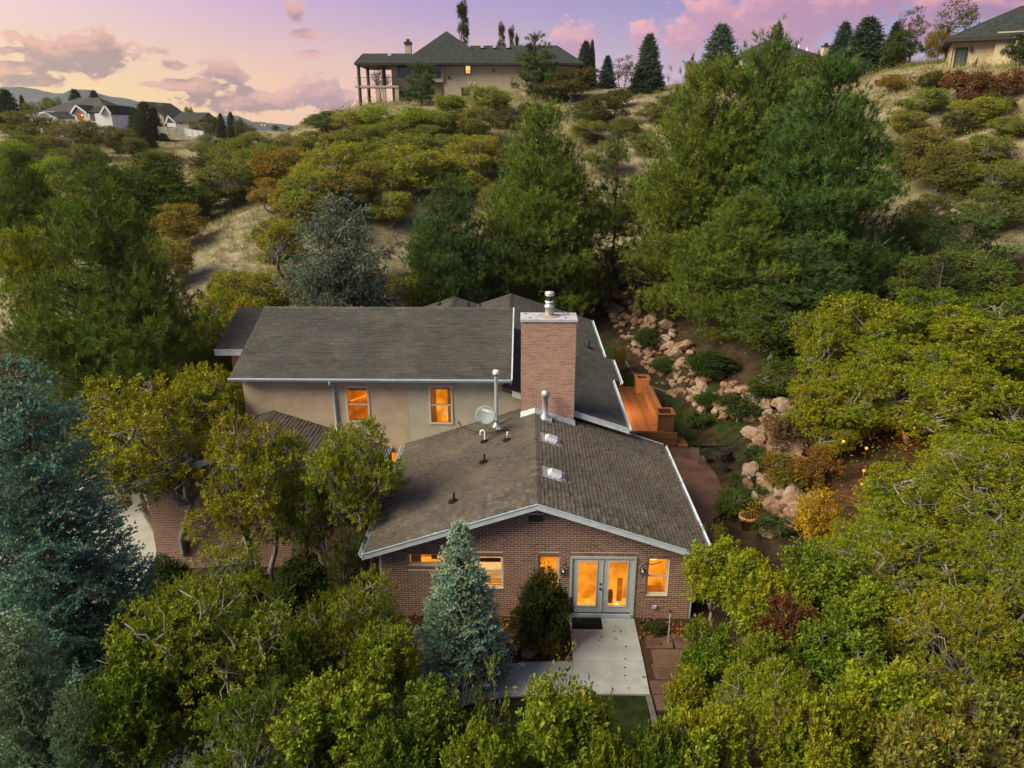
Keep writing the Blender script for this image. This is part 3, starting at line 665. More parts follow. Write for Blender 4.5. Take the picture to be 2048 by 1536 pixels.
KINDS = {
    'oak_near': [oak(s, 6.0, 3.1, 58, 5600, 17, 0.068, zz, twigs=190, name='scrub_oak', lr=(.13, .29), gap=.26, inner=.06) for s, zz in ((1, .06), (2, .03), (3, .10))],
    'oak_mid': [oak(s, 5.0, 2.6, 44, 3900, 18, 0.088, zz, twigs=120, name='scrub_oak', lobed=False, lr=(.13, .29), gap=.26, inner=.06) for s, zz in ((11, .08), (12, .05))],
    'oak_tall': [oak(s, 6.0, 2.8, 38, 3400, 17, 0.09, .36, twigs=260, name='scrub_oak', lobed=False, gap=.24, lr=(.13, .28), inner=.06) for s in (15, 16)],
    'oak_sprout': [oak(s, 4.5, 1.5, 20, 1500, 15, 0.098, .52, twigs=160, name='scrub_oak', gap=.24, lr=(.18, .36), inner=.06) for s in (17, 18)],
    'oak_far': [oak(s, 5.0, 2.8, 36, 3600, 11, 0.12, 0.0, twigs=180, name='scrub_oak', lobed=False, flat=.9, lr=(.14, .32), gap=.3) for s in (21, 22, 23)],
    'bush_far': [oak(s, 2.0, 2.0, 18, 1700, 9, 0.12, 0.0, twigs=90, name='bush', lobed=False, flat=.8, gap=.6) for s in (31, 32)],
    'bush_near': [oak(s, 1.2, 0.7, 14, 1100, 10, 0.05, 0.02, twigs=40, name='bush', lobed=False, gap=.7) for s in (41, 42)],
    'shrub_dense': [oak(43, 1.7, .75, 30, 4200, 10, .055, 0.0, twigs=30, lobed=False, name='shrub', gap=2, inner=.4, lr=(.3, .42))],
    'pine_big': [pine(s, 13.0, 4.6, 9200, 20, 0.33, 0.030, 0.03, 28, 1.1) for s in (51, 52)],
    'pine_open': [pine(54, 12.0, 3.0, 1100, 20, 0.32, 0.032, 0.22, 14, .8), pine(55, 12.0, 3.4, 1700, 20, 0.32, 0.032, 0.10, 18, .9)],
    'pine_far': [pine(56, 8.0, 2.8, 900, 14, 0.40, 0.06, 0.05, 16, 1.0), pine(57, 8.0, 2.6, 700, 14, 0.40, 0.06, 0.08, 14, 1.1)],
    'spruce_near': [spruce(61, 9.0, 3.0, 24, 11, 0.11, 5, 0.068, 0.036, .26, .34, twl=.60, power=.66, jitter=.22)],
    'spruce_small': [spruce(62, 4.3, 1.45, 27, 12, 0.07, 5, 0.060, 0.028, .12, .22, twl=.26, trunk_r=.07, power=.85, jitter=.13)],
    'spruce_weeping': [spruce(63, 9.0, 4.3, 13, 10, 0.15, 5, 0.135, 0.05, .30, .22, hang=.8, twl=.85, power=.45, jitter=.35)],
    'spruce_far': [spruce(64, 10.0, 3.0, 27, 11, 0.30, 9, 0.24, 0.085, .22, .12, twl=.95, power=.9, jitter=.22), spruce(65, 10.0, 2.8, 24, 10, 0.30, 9, 0.26, 0.085, .15, .18, twl=.9, power=.95, jitter=.25)],
    'poplar': [oak(71, 12.0, 1.5, 40, 2000, 8, 0.2, 0.06, 'bark_brown', 60, lobed=False, name='poplar', gap=.3), oak(72, 10.0, 3.0, 22, 520, 8, 0.24, 0.15, 'bark_brown', 90, lobed=False, name='poplar', gap=.15)],
    'leafy_sprig': [bare(83, 3.0, n1=7, name='oak_sprig', leaves=900), bare(84, 3.0, n1=7, name='oak_sprig', leaves=900)],
    'bare': [bare(81, 3.0, name='bare_shrub'), bare(82, 3.0, n1=6, name='bare_shrub')],
}
_used = {}
def plant(kind, var, name, label, cat, x, y, h, r, color, turned=0.0, rz=None, group=None, z=None):
    """one tree or shrub: an Empty at its foot with its own crown and trunk"""
    cr, tr, H, R = KINDS[kind][var % len(KINDS[kind])]
    t = bpy.data.objects.new(name, None); COL.objects.link(t); t.empty_display_size = 0.3
    t.location = (x, y, gz(x, y) if z is None else z)
    if rz is None: rz = (x * 1.7 + y * 0.9 + var * 2.1) % 6.28
    t.rotation_euler = (0, 0, rz); t.scale = (r / R, r / R, h / H)
    props(t, label, cat, group)
    c = link('crown', cr, t); c.color = (*color, 1 - turned)
    k = link('trunk', tr, t)
    return t
def plant_px(kind, var, name, label, cat, px, ptop, hw, Y, color, turned=0.0, hmin=0.8, **kw):
    """placed from the photograph: its column, the height its top reaches, its half width, its distance"""
    if kw.pop('auto', True) and Y > 36:      # walk the sight line of the foot until it meets the hillside
        d = ray(px, ptop + hw * (1.35 if 'spruce' not in kind and 'pine' not in kind else 3.0))
        if Y > 52 and kind in ('oak_far', 'bush_far'):
            for yy in np.arange(46.0, 150.0, 1.0):
                q = _C + d * (yy / d[1])
                if q[2] < gz(q[0], q[1]): Y = yy + hw / 1480 * yy * .3; break
    p = at_y(px, ptop, Y); x = p[0]; g = gz(x, Y)
    depth = (np.array([x, Y, p[2]]) - _C) @ _fw
    r_ = hw * depth / FPX; hh = p[2] - (kw['z'] if kw.get('z') is not None else g)
    if kind in ('oak_far', 'oak_mid'): hh = max(hh, r_ * (1.45 if ptop > 285 else 1.0))
    if kind in ('bush_near', 'shrub_dense') and Y > 19: hh = max(hh, r_ * 1.15)
    if kind == 'bush_far': hh = max(hh, r_ * .9)
    if kind == 'oak_tall': pass
    if kind == 'oak_near': hh = max(hh, r_ * 1.7)
    if kind == 'oak_near' and hh > 2.9 * r_ and r_ < 1.3: kind = 'oak_sprout'
    return plant(kind, var, name, label, cat, x, Y, max(hmin, hh), r_, color, turned, **kw)

# ------------------------------------------------------------------ the house
HB = Vector((0.4, 22.0, 0.0))
house = thing('house', 'rambling brown brick and tan stucco house with grey shingled gables, brick chimney and glowing windows', 'house', HB)
def hp(mb, name, parent=None, **kw):
    o = mb.build(name, parent or house, **kw)
    if parent is None: o.location = -HB
    return o
UNIT = {}
def unit_box(key, m):
    """a unit piece (origin at its lower left back corner) shared by all its like"""
    if (key, m) not in UNIT:
        mb = MB(); mb.box(0, 1, 0, 1, 0, 1, m)
        if key == 'shingle':
            mb = MB(); mb.hexa([(0, 0, 0), (1, 0, 0), (1, 1, 0), (0, 1, 0), (0, 0, 1), (1, 0, 1), (1, 1, .3), (0, 1, .3)], m)
        UNIT[(key, m)] = mb.data(key)
    return UNIT[(key, m)]
def clip_interval(poly, v):
    """u range of a convex outline at height v"""
    us = []
    for (a, b), (c, d) in zip(poly, poly[1:] + poly[:1]):
        if (b - v) * (d - v) <= 0 and b != d: us.append(a + (v - b) / (d - b) * (c - a))
    return (min(us), max(us)) if len(us) >= 2 else None
def shingle_roof(parent, O, U, V, poly, m, exp=0.130, w=(0.17, 0.29), pieces=0, key=None, th=0.03, stuffname='shingle_courses', skip=None):
    """courses of shingles over a roof plane: the first `pieces` by key as single objects, the others joined"""
    O = Vector(O); U = Vector(U).normalized(); V = Vector(V).normalized(); N = U.cross(V).normalized()
    if N.z < 0: N = -N
    gap = .009 if 'grey' in m else .014; th = th * (.55 if 'grey' in m else .9)
    vmax = max(p[1] for p in poly); items = []; i = 0
    while i * exp < vmax - 0.02:
        v = i * exp; iv = clip_interval(poly, min(v + exp * .5, vmax - 0.01))
        if iv:
            u = iv[0] - random.random() * w[0] * .9
            while u < iv[1]:
                ww = random.uniform(*w); a = max(u, iv[0]); b = min(u + ww - gap, iv[1])
                if b - a > 0.03 and not (skip and skip((a + b) / 2, v)): items.append((a, b, v))
                u += ww
        i += 1
    if key: items.sort(key=lambda q: key(O + U * q[0] + V * q[2]))
    mb = MB()
    for k, (a, b, v) in enumerate(items):
        ht = th * random.uniform(.75, 1.35); top = min(exp * 1.08, vmax - v)
        if k < pieces:
            o = bpy.data.objects.new('shingle', unit_box('shingle', m + '_piece')); COL.objects.link(o); o.parent = parent
            R = Matrix((U, V, N)).transposed().to_4x4()
            if U.cross(V).dot(N) < 0: R = Matrix((-U, V, N)).transposed().to_4x4(); org = O + U * b + V * v + N * .003
            else: org = O + U * a + V * v + N * .003
            o.matrix_basis = Matrix.Translation(org) @ R @ Matrix.Diagonal((b - a, top, ht, 1))
        else:
            p = [O + U * x + V * y for x, y in ((a, v), (b, v), (b, v + top), (a, v + top))]
            lo = [q + N * .003 for q in p]; hi = [p[0] + N * ht, p[1] + N * ht, p[2] + N * ht * .3, p[3] + N * ht * .3]
            t = min(1, max(0, random.gauss(.45, .15)))
            mb.mesh(lo + hi, [(4, 5, 6, 7), (0, 1, 5, 4), (1, 2, 6, 5), (3, 0, 4, 7)] if U.cross(V).dot(N) > 0 else [(7, 6, 5, 4), (4, 5, 1, 0), (5, 6, 2, 1), (7, 4, 0, 3)], m, t)
    mb.build(stuffname, parent, kind='stuff')
def slab(parent_name, pts, th, m, **kw):
    """a roof plane: outline pts (top face), thickness straight down"""
    mb = MB(); mb.prism([(p[0], p[1], p[2]) for p in pts], (0, 0, -th), m)
    return hp(mb, parent_name, **kw)
def brick_face(parent, x0, x1, z0, top, Y, openings, m, pieces=0, key=None, L=0.2, hgt=0.068, gap=0.016, proud=0.005, sills=True, bands=()):
    """running-bond brick on a wall plane facing the camera (towards -Y)"""
    items = []; i = 0
    while True:
        z = z0 + i * hgt
        if z > max(top(x0 + (x1 - x0) * q / 40) for q in range(41)): break
        u = x0 - (L / 2 if i % 2 else 0)
        while u < x1:
            segs = [(max(u, x0), min(u + L - gap, x1))]
            for a, b, c, d in openings:
                if z + hgt - gap > c and z < d:
                    ns = []
                    for s, e in segs:
                        if e <= a or s >= b: ns.append((s, e)); continue
                        if s < a: ns.append((s, a))
                        if e > b: ns.append((b, e))
                    segs = ns
            for s, e in segs:
                if e - s < .025 or z + hgt > min(top(s), top(e)): continue
                items.append((s, e, z, hgt - gap))
            u += L
        i += 1
    for (a, b, z, h) in bands:      # soldier and rowlock bricks over and under openings
        k = max(1, round((b - a) / 0.075)); s = (b - a) / k
        for j in range(k): items.append((a + j * s + .004, a + (j + 1) * s - .005, z, h))
    if key: items.sort(key=lambda q: key((q[0] + q[1]) / 2, q[2]))
    mb = MB()
    for k, (s, e, z, h) in enumerate(items):
        pr = proud * random.uniform(.6, 1.3)
        if k < pieces:
            o = bpy.data.objects.new('brick', unit_box('brick', m + '_piece')); COL.objects.link(o); o.parent = parent
            o.matrix_basis = Matrix.Translation((s, Y - pr, z)) @ Matrix.Diagonal((e - s, pr + .004, h, 1))
        else:
            t = min(1, max(0, random.gauss(.5, .24)))
            v = [(s, Y - pr, z), (e, Y - pr, z), (e, Y - pr, z + h), (s, Y - pr, z + h), (s, Y, z), (e, Y, z), (e, Y, z + h), (s, Y, z + h)]
            mb.mesh(v, [(0, 1, 2, 3), (4, 5, 1, 0), (1, 5, 6, 2), (3, 2, 6, 7), (4, 0, 3, 7)], m, t)
    mb.build('brickwork', parent, kind='stuff')
def wall_panel(x0, x1, z0, top, Y, openings, th, m, name, breaks=()):
    """a wall facing -Y with real openings; top(x) may slope (piecewise linear with breaks)"""
    xs = sorted({x0, x1, *breaks, *[o[0] for o in openings], *[o[1] for o in openings]}); mb = MB()
    xs = [x for x in xs if x0 <= x <= x1]
    for a, b in zip(xs, xs[1:]):
        cuts = [z0]
        ops = sorted([o for o in openings if o[0] <= a + 1e-6 and o[1] >= b - 1e-6], key=lambda o: o[2])
        z = z0
        for o in ops:
            if o[2] > z: mb.box(a, b, Y, Y + th, z, o[2], m)
            z = o[3]
        mb.mesh([(a, Y, z), (b, Y, z), (b, Y, top(b)), (a, Y, top(a)), (a, Y + th, z), (b, Y + th, z), (b, Y + th, top(b)), (a, Y + th, top(a))],
                [(0, 1, 2, 3), (7, 6, 5, 4), (4, 5, 1, 0), (3, 2, 6, 7), (0, 3, 7, 4), (1, 5, 6, 2)], m)
    return hp(mb, name)
def lit_room(parent, x0, x1, z0, z1, Y, wall='lit_wall', floor='lit_floor', depth=0.9, drop=0.0, name='lit_room'):
    mb = MB(); a, b = x0 - .02, x1 + .02; z0 -= drop
    mb.poly([(a, Y + depth, z0), (b, Y + depth, z0), (b, Y + depth, z1 + .05), (a, Y + depth, z1 + .05)], wall)
    mb.poly([(a, Y, z0), (b, Y, z0), (b, Y + depth, z0), (a, Y + depth, z0)], floor)
    mb.poly([(a, Y, z0), (a, Y + depth, z0), (a, Y + depth, z1 + .05), (a, Y, z1 + .05)], wall)
    mb.poly([(b, Y, z0), (b, Y + depth, z0), (b, Y + depth, z1 + .05), (b, Y, z1 + .05)], wall)
    mb.poly([(a, Y, z1 + .05), (b, Y, z1 + .05), (b, Y + depth, z1 + .05), (a, Y + depth, z1 + .05)], wall)
    return mb.build(name, parent)
def window(x0, x1, z0, z1, Y, frame='window_vinyl', fw=0.055, hung=True, wall='lit_wall', floor='lit_floor', recess=0.05, label=None, drop=0.35, proud=False):
    """a window facing -Y: frame > sash, panes, the lit room behind"""
    y0 = Y + recess if not proud else Y - .03; y1 = Y + recess + .07
    mb = MB()
    mb.box(x0, x0 + fw, y0, y1, z0, z1, frame); mb.box(x1 - fw, x1, y0, y1, z0, z1, frame)
    mb.box(x0 + fw, x1 - fw, y0, y1, z0, z0 + fw, frame); mb.box(x0 + fw, x1 - fw, y0, y1, z1 - fw, z1, frame)
    w = hp(mb, 'window', **({'label': label} if label else {}))
    zm = (z0 + z1) / 2
    if hung:
        s = MB(); s.box(x0 + fw, x1 - fw, y0 + .012, y1 - .01, zm - .025, zm + .025, frame); s.build('sash_rail', w)
        spans = [(z0 + fw, zm - .025), (zm + .025, z1 - fw)]
    else: spans = [(z0 + fw, z1 - fw)]
    for a, b in spans:
        p = MB(); p.poly([(x0 + fw, y0 + .035, a), (x1 - fw, y0 + .035, a), (x1 - fw, y0 + .035, b), (x0 + fw, y0 + .035, b)], 'glass'); p.build('pane', w)
    lit_room(w, x0, x1, z0, z1, y1 + .005, wall, floor, drop=drop)
    return w
# ---- front wing
YW = 18.53; RX, RZ, EZ = 0.37, 4.04, 2.42; XL, XR = -4.50, 5.24; YF = 18.03; YB = 25.68
SL = (RZ - EZ) / (RX - XL)
ftop = lambda x: RZ - SL * abs(x - RX) - 0.13
WX0, WX1 = -4.12, 4.87
OPEN = [(-3.35, -2.02, 1.73, 2.12), (-1.95, -0.59, 0.99, 2.07), (0.43, 1.03, 0.82, 2.09), (1.35, 3.25, 0.0, 2.10), (3.57, 4.20, 0.80, 2.05)]
VENT = (0.13, 0.56, 3.20, 3.42)
fw_ = wall_panel(WX0, WX1, -0.02, ftop, YW, OPEN, .22, 'mortar', 'front_wall', (RX,))
bands = [(a - .02, b + .02, d + .005, .10) for a, b, c, d in OPEN] + [(a - .04, b + .04, c - .115, .10) for a, b, c, d in OPEN if c > .1]
brick_face(fw_, WX0, WX1, 0.0, lambda x: ftop(x) + .02, YW, OPEN + [(a - .008, b + .008, c - .118 if c > .1 else c, d + .108) for a, b, c, d in OPEN] + [VENT], 'brick',
           pieces=300, key=lambda x, z: abs(x - 2.3) * .62 + abs(z - 2.35), bands=bands)
mb = MB()
mb.box(VENT[0], VENT[1], YW - .004, YW + .0, VENT[2], VENT[3], 'trim_dark')
for k in range(6):
    x = VENT[0] + .02 + k * (VENT[1] - VENT[0] - .04) / 6
    mb.box(x, x + .045, YW - .03, YW - .004, VENT[2] + .01, VENT[3] - .01, 'trim_brown')
hp(mb, 'gable_vent')
mb = MB(); mb.box(WX0 - .03, WX1 + .03, YW - .05, YW + .2, -.35, -.025, 'concrete_old'); hp(mb, 'foundation')
mb = MB()
mb.box(WX0, WX0 + .2, YW + .22, YB, -1.2, 2.30, 'brick'); mb.box(WX1 - .2, WX1, YW + .22, YB, -.4, 2.30, 'brick'); hp(mb, 'side_wall')
# corner trim board (white) seen on both front corners
mb = MB(); mb.bar((WX0 - .035, YW + .05, 2.2), (WX0 - .035, YW + .05, -.1), .06, .08, 'trim_white', up=(0, 1, 0)); hp(mb, 'downspout')
mb = MB(); mb.bar((WX1 + .035, YW + .05, 2.2), (WX1 + .035, YW + .05, -.1), .06, .08, 'trim_white', up=(0, 1, 0)); hp(mb, 'downspout')
# windows of the front
w = window(*OPEN[0], YW, hung=False, label='wide low window high under the left eave')
c = MB(); c.box(-3.28, -2.98, YW + .14, YW + .16, 1.78, 2.1, 'curtain_cloth'); c.box(-2.72, -2.55, YW + .4, YW + .5, 1.70, 2.05, 'dark_wood'); c.build('curtain', w)
w = window(*OPEN[1], YW, label='large two-sash window with blinds behind the blue spruce', wall='lit_pale')
c = MB()
for k in range(7): c.box(-1.88, -.66, YW + .15, YW + .17, 1.92 + k * .02 - .14, 1.935 + k * .02 - .14, 'dark_wood')
for k in range(10): c.box(-1.88, -.66, YW + .15, YW + .17, 1.08 + k * .045, 1.09 + k * .045, 'curtain_cloth')
c.build('blind', w)
w = window(*OPEN[2], YW, label='narrow window left of the double door')
c = MB(); c.box(.62, .84, YW + 1.0, YW + 1.01, 1.5, 1.78, 'lit_deep'); c.box(.5, .62, YW + .6, YW + .9, .5, 1.15, 'dark_wood'); c.build('furniture', w)
w = window(*OPEN[4], YW, label='narrow window right of the double door', wall='lit_wall', floor='lit_deep')
c = MB(); c.lathe((3.78, YW + .45, 1.86), [(0.03, .1), (.15, .08), (.2, .0), (.19, -.03), (.0, -.03)], 'lit_lamp', 16)
c.build('ceiling_lamp', w)
c = MB(); c.tube([(3.62 + .06 * k, YW + .55, 1.55 - .05 * math.sin(k / 6 * math.pi)) for k in range(9)], .014, 'dark_wood', 6)
for k in range(7): c.bar((3.66 + .07 * k, YW + .55, 1.52), (3.66 + .07 * k, YW + .55, 1.75), .014, .014, 'dark_wood')
c.build('chair_back', w)
# double door
mb = MB(); fr = 'door_paint'
mb.box(1.35, 1.41, YW - .035, YW + .12, .0, 2.10, fr); mb.box(3.19, 3.25, YW - .035, YW + .12, .0, 2.10, fr); mb.box(1.41, 3.19, YW - .035, YW + .12, 2.03, 2.10, fr)
mb.box(1.41, 3.19, YW - .06, YW + .12, .0, .17, 'trim_white'); mb.box(1.45, 3.15, YW - .03, YW + .02, .172, .195, 'trim_dark')
dfr = hp(mb, 'door_frame')
for k, (a, b) in enumerate(((1.415, 2.292), (2.308, 3.185))):
    d = MB(); g0, g1 = a + .17, b - .17; zb, zt = .42, 1.93
    d.box(a, g0, YW + .0, YW + .045, .20, 2.02, fr); d.box(g1, b, YW + .0, YW + .045, .20, 2.02, fr)
    d.box(g0, g1, YW + .0, YW + .045, .20, zb, fr); d.box(g0, g1, YW + .0, YW + .045, zt, 2.02, fr)
    for q in ((g0 - .025, g0 + .005, zb - .025, zt + .025), (g1 - .005, g1 + .025, zb - .025, zt + .025)): d.box(q[0], q[1], YW - .014, YW - .001, q[2], q[3], 'trim_white')
    for q in ((g0 + .005, g1 - .005, zb - .025, zb + .005), (g0 + .005, g1 - .005, zt - .005, zt + .025)): d.box(q[0], q[1], YW - .014, YW - .001, q[2], q[3], 'trim_white')
    do = hp(d, 'door')
    p = MB(); p.poly([(g0, YW + .02, zb), (g1, YW + .02, zb), (g1, YW + .02, zt), (g0, YW + .02, zt)], 'glass'); p.build('pane', do)
    lit_room(do, a + .05, b - .05, .22, 2.0, YW + .05, 'lit_wall', 'lit_floor', .62 if k else .60)
    if k:
        c = MB(); c.mesh([(g0, YW + .3, zt), (g1, YW + .3, zt), (g1, YW + .3, zt - .20), (g0 + .45, YW + .3, zt - .13), (g0 + .2, YW + .3, zt - .16), (g0, YW + .3, zt - .05), ], [(0, 1, 2, 3, 4, 5)], 'lit_deep')
        c.build('valance', do)
        c = MB(); c.box(g0 + .02, g0 + .2, YW + .4, YW + .55, .24, .62, 'dark_wood'); c.box(g1 - .2, g1 - .05, YW + .5, YW + .58, .24, 1.0, 'lit_deep'); c.build('furniture', do)
        c = MB(); c.lathe((g0 + .30, YW + .22, .23), [(0.0, .14), (.05, .12), (.075, .06), (.05, 0), (0, 0)], 'lit_lamp', 12); c.build('lamp', do)
    else:
        h = MB(); hx = 2.245
        h.lathe((0, 0, 0), [(0, .03), (.026, .03), (.03, 0), (0, 0)], 'black_metal', 14); 
        h.v = [(hx + x, YW - z - .001, 1.18 + y) for x, y, z in h.v]; h.build('deadbolt', do)
        h = MB(); h.lathe((0, 0, 0), [(0, .065), (.03, .06), (.035, .04), (.015, .03), (.03, .01), (.03, 0), (0, 0)], 'black_metal', 14)
        h.v = [(hx + x, YW - z - .001, 1.02 + y) for x, y, z in h.v]; h.build('handle', do)
a = MB(); a.box(2.292, 2.308, YW - .02, YW + .05, .2, 2.02, 'trim_white'); a.build('astragal', dfr)
# front roof
def roof_plane(name, pts, O, U, V, poly, m, th=0.10, **kw):
    r = slab(name, pts, th, 'roof_deck')
    shingle_roof(r, O, U, V, poly, m, **kw); return r
slen = math.hypot(RX - XL, RZ - EZ)
near = lambda p: (p - Vector((0.4, 8, 12))).length
onch = lambda u, v: False
roof_plane('roof_slope', [(XL, YF, EZ), (RX, YF, RZ), (RX, YB + .1, RZ), (XL, YB, EZ)], (XL, YF, EZ), (0, 1, 0), (RX - XL, 0, RZ - EZ),
           [(0, 0), (YB - YF, 0), (YB - YF, slen), (0, slen)], 'shingle_brown', pieces=150, key=near)
roof_plane('roof_slope', [(RX, YF, RZ), (XR, YF, EZ), (XR, YB + .1, EZ), (RX, YB + .1, RZ)], (XR, YF, EZ), (0, 1, 0), (RX - XR, 0, RZ - EZ),
           [(0, 0), (YB + .1 - YF, 0), (YB + .1 - YF, slen), (0, slen)], 'shingle_brown', pieces=150, key=near)
for s in (-1, 1):                                   # ridge caps, one bent shingle each
    pass
for k in range(48):
    y = YF + .0 + k * .146
    c = MB(); t = random.gauss(.6, .2); w2 = .17
    for s in (-1, 1):
        e = (RX + s * w2, RZ - SL * w2)
        q = [(RX, y, RZ + .030), (e[0], y, e[1] + .030), (e[0], y + .165, e[1] + .018), (RX, y + .165, RZ + .018)]
        lo = [(a, b, c_ - .016) for a, b, c_ in q]
        c.hexa(lo + q if s < 0 else lo[::-1] + q[::-1], 'shingle_brown_piece', t)
    if k == 0: rc = c; ridge = hp(c, 'ridge_cap'); base_me = ridge.data
    else:
        o = bpy.data.objects.new('ridge_cap', base_me); COL.objects.link(o); o.parent = house; o.location = -HB + Vector((0, y - YF, 0))
# fascia, rakes and gutters
def fascia(name, p, q, h=.17, th=.03, m='trim_white', drip=True):
    mb = MB(); p = Vector(p); q = Vector(q); d = (q - p); o = Vector((0, 0, -h))
    n = Vector((0, 0, 1)).cross(d).normalized() * th
    mb.hexa([p + o, q + o, q + o + n, p + o + n, p, q, q + n, p + n], m)
    if drip:
        e = n.normalized() * .02; mb.hexa([p - e + Vector((0, 0, .0)), q - e, q + n, p + n, p - e + Vector((0, 0, .028)), q - e + Vector((0, 0, .028)), q + n + Vector((0, 0, .028)), p + n + Vector((0, 0, .028))], m)
    return hp(mb, name)
def gutter(p, q, out, m='trim_white'):
    """K-style trough along an eave, open on top"""
    mb = MB(); p = Vector(p); q = Vector(q); o = Vector(out).normalized(); z = Vector((0, 0, 1))
    prof = [(.0, .0), (.0, -.11), (.07, -.11), (.125, -.02), (.125, .01), (.112, .01), (.112, -.02), (.065, -.098), (.012, -.098), (.012, .0)]
    A = [p + o * a + z * b for a, b in prof]; B = [q + o * a + z * b for a, b in prof]; n = len(prof)
    mb.mesh(A + B, [(i, (i + 1) % n, n + (i + 1) % n, n + i) for i in range(n)] + [tuple(range(n))[::-1], tuple(range(n, 2 * n))], m)
    return hp(mb, 'gutter')
fascia('rake_board', (XL - .06, YF - .001, EZ - .045 - .0), (RX, YF - .001, RZ - .025)); fascia('rake_board', (RX, YF - .001, RZ - .025), (XR + .06, YF - .001, EZ - .045))
gutter((XL - .02, YF - .02, EZ - .01), (XL - .02, YB - .05, EZ - .01), (-1, 0, 0)); gutter((XR + .02, YF - .02, EZ - .01), (XR + .02, YB + .12, EZ - .01), (1, 0, 0))
fascia('rake_board', (XR + .02, YB + .14, EZ + .0), (2.6, YB + .14, RZ - SL * (2.6 - RX) + .0), .14)
mb = MB(); mb.mesh([(XL, YF + .03, EZ - .11), (WX0, YF + .03, ftop(WX0) - .02), (WX0, YB, ftop(WX0) - .02), (XL, YB, EZ - .11)], [(0, 1, 2, 3)], 'trim_white')
mb.mesh([(XR, YF + .03, EZ - .11), (WX1, YF + .03, ftop(WX1) - .02), (WX1, YB, ftop(WX1) - .02), (XR, YB, EZ - .11)], [(3, 2, 1, 0)], 'trim_white'); hp(mb, 'soffit')
# ---- two-storey block
YT = 25.70; TX0, TX1 = -10.72, -0.49; TEY, TEZ, TRY, TRZ = 25.25, 5.17, 29.67, 6.78
TOP = [(-6.64, -5.76, 3.30, 4.74), (-3.55, -2.66, 3.24, 4.78), (-5.12, -4.58, 0.5, 2.15)]
seam = -4.33
wp = wall_panel(-10.43, seam, -1.5, lambda x: TEZ - .03, YT, TOP, .2, 'stucco_pink', 'stucco_wall')
wg = wall_panel(seam, 3.35, -.3, lambda x: min(TEZ - .03, (RZ + .77 - .333 * abs(x + .8)) if x > -.75 else 99), YT + .004, TOP, .2, 'stucco_grey', 'stucco_wall', (-.75, -.74))
for k, o in enumerate(TOP):
    w = window(*o, YT, frame='window_vinyl', fw=.07, proud=True, wall=['lit_deep', 'lit_wall', 'lit_wall'][k], floor=['lit_deep', 'lit_wall', 'lit_floor'][k], recess=.02, drop=.5,
               label=['upper window with an orange ceiling line', 'upper window with drawn curtains', 'ground floor window in the gap between wings'][k])
    if k == 0:
        c = MB(); c.bar((o[0] + .1, YT + .35, 4.02), (o[1] - .08, YT + .35, 4.28), .03, .06, 'lit_wall'); c.build('ceiling_beam', w)
        c = MB(); c.box(o[0] + .08, o[1] - .08, YT + .11, YT + .13, o[3] - .22, o[3] - .07, 'curtain_cloth'); c.build('blind', w)
    if k == 1:
        c = MB()
        for a, b in ((o[0] + .07, o[0] + .27), (o[1] - .2, o[1] - .07)):
            for j in range(4): c.box(a + (b - a) * j / 4, a + (b - a) * (j + .8) / 4, YT + .12 + .02 * (j % 2), YT + .14 + .02 * (j % 2), o[2] + .05, o[3] - .06, 'curtain_cloth')
        c.box(o[0] + .08, o[1] - .08, YT + .11, YT + .13, o[3] - .20, o[3] - .07, 'curtain_cloth'); c.build('curtain', w)
        c = MB(); c.lathe((o[1] - .26, YT + .5, o[2] + .0), [(.0, .55), (.08, .5), (.14, .25), (.02, .2), (.02, 0)], 'lit_pale', 12); c.build('lamp', w)
mb = MB(); mb.box(-10.43, -10.23, YT + .2, 33.6, -1.5, TEZ - .05, 'stucco_pink')
mb.mesh([(-10.43, YT + .2, TEZ - .05), (-10.43, 33.6, TEZ - .05), (-10.43, TRY, TRZ - .12)], [(0, 1, 2)], 'stucco_pink'); mb.box(-.95, -.75, YT + .21, 33.6, 3.5, TEZ - .05, 'stucco_grey')
mb.mesh([(-.75, YT + .21, TEZ - .05), (-.75, 33.6, TEZ - .05), (-.75, TRY, TRZ - .12)], [(0, 1, 2)], 'stucco_grey'); hp(mb, 'side_wall')
tl = math.hypot(TRY - TEY, TRZ - TEZ)
roof_plane('roof_slope', [(TX0, TEY, TEZ), (TX1, TEY, TEZ), (TX1, TRY, TRZ), (TX0, TRY, TRZ)], (TX0, TEY, TEZ), (1, 0, 0), (0, TRY - TEY, TRZ - TEZ),
           [(0, 0), (TX1 - TX0, 0), (TX1 - TX0, tl), (0, tl)], 'shingle_grey', w=(.22, .42))
roof_plane('roof_slope', [(TX0, TRY, TRZ), (TX1, TRY, TRZ), (TX1, 34.1, TEZ), (TX0, 34.1, TEZ)], (TX1, 34.1, TEZ), (-1, 0, 0), (0, TRY - 34.1, TRZ - TEZ), [(0, 0), (.5, 0), (.5, .3), (0, .3)], 'shingle_grey')
mb = MB()
for k in range(36):
    x = TX0 + k * (TX1 - TX0) / 36
    mb.mesh([(x, TRY - .16, TRZ - .058 + .02), (x + .3, TRY - .16, TRZ - .058 + .012), (x + .3, TRY, TRZ + .014), (x, TRY, TRZ + .024), (x + .3, TRY + .16, TRZ - .046), (x, TRY + .16, TRZ - .038)], [(0, 1, 2, 3), (3, 2, 4, 5)], 'shingle_grey', random.uniform(.5, 1))
hp(mb, 'ridge_cap', kind='stuff')
gutter((TX0 - .02, TEY - .0, TEZ - .0), (TX1 + .02, TEY - .0, TEZ - .0), (0, -1, 0))
fascia('rake_board', (TX1 + .035, TEY, TEZ - .02), (TX1 + .035, TRY, TRZ - .01), .18); fascia('rake_board', (TX0 - .002, TRY, TRZ - .01), (TX0 - .002, TEY, TEZ - .02), .18, m='roof_deck', drip=False)
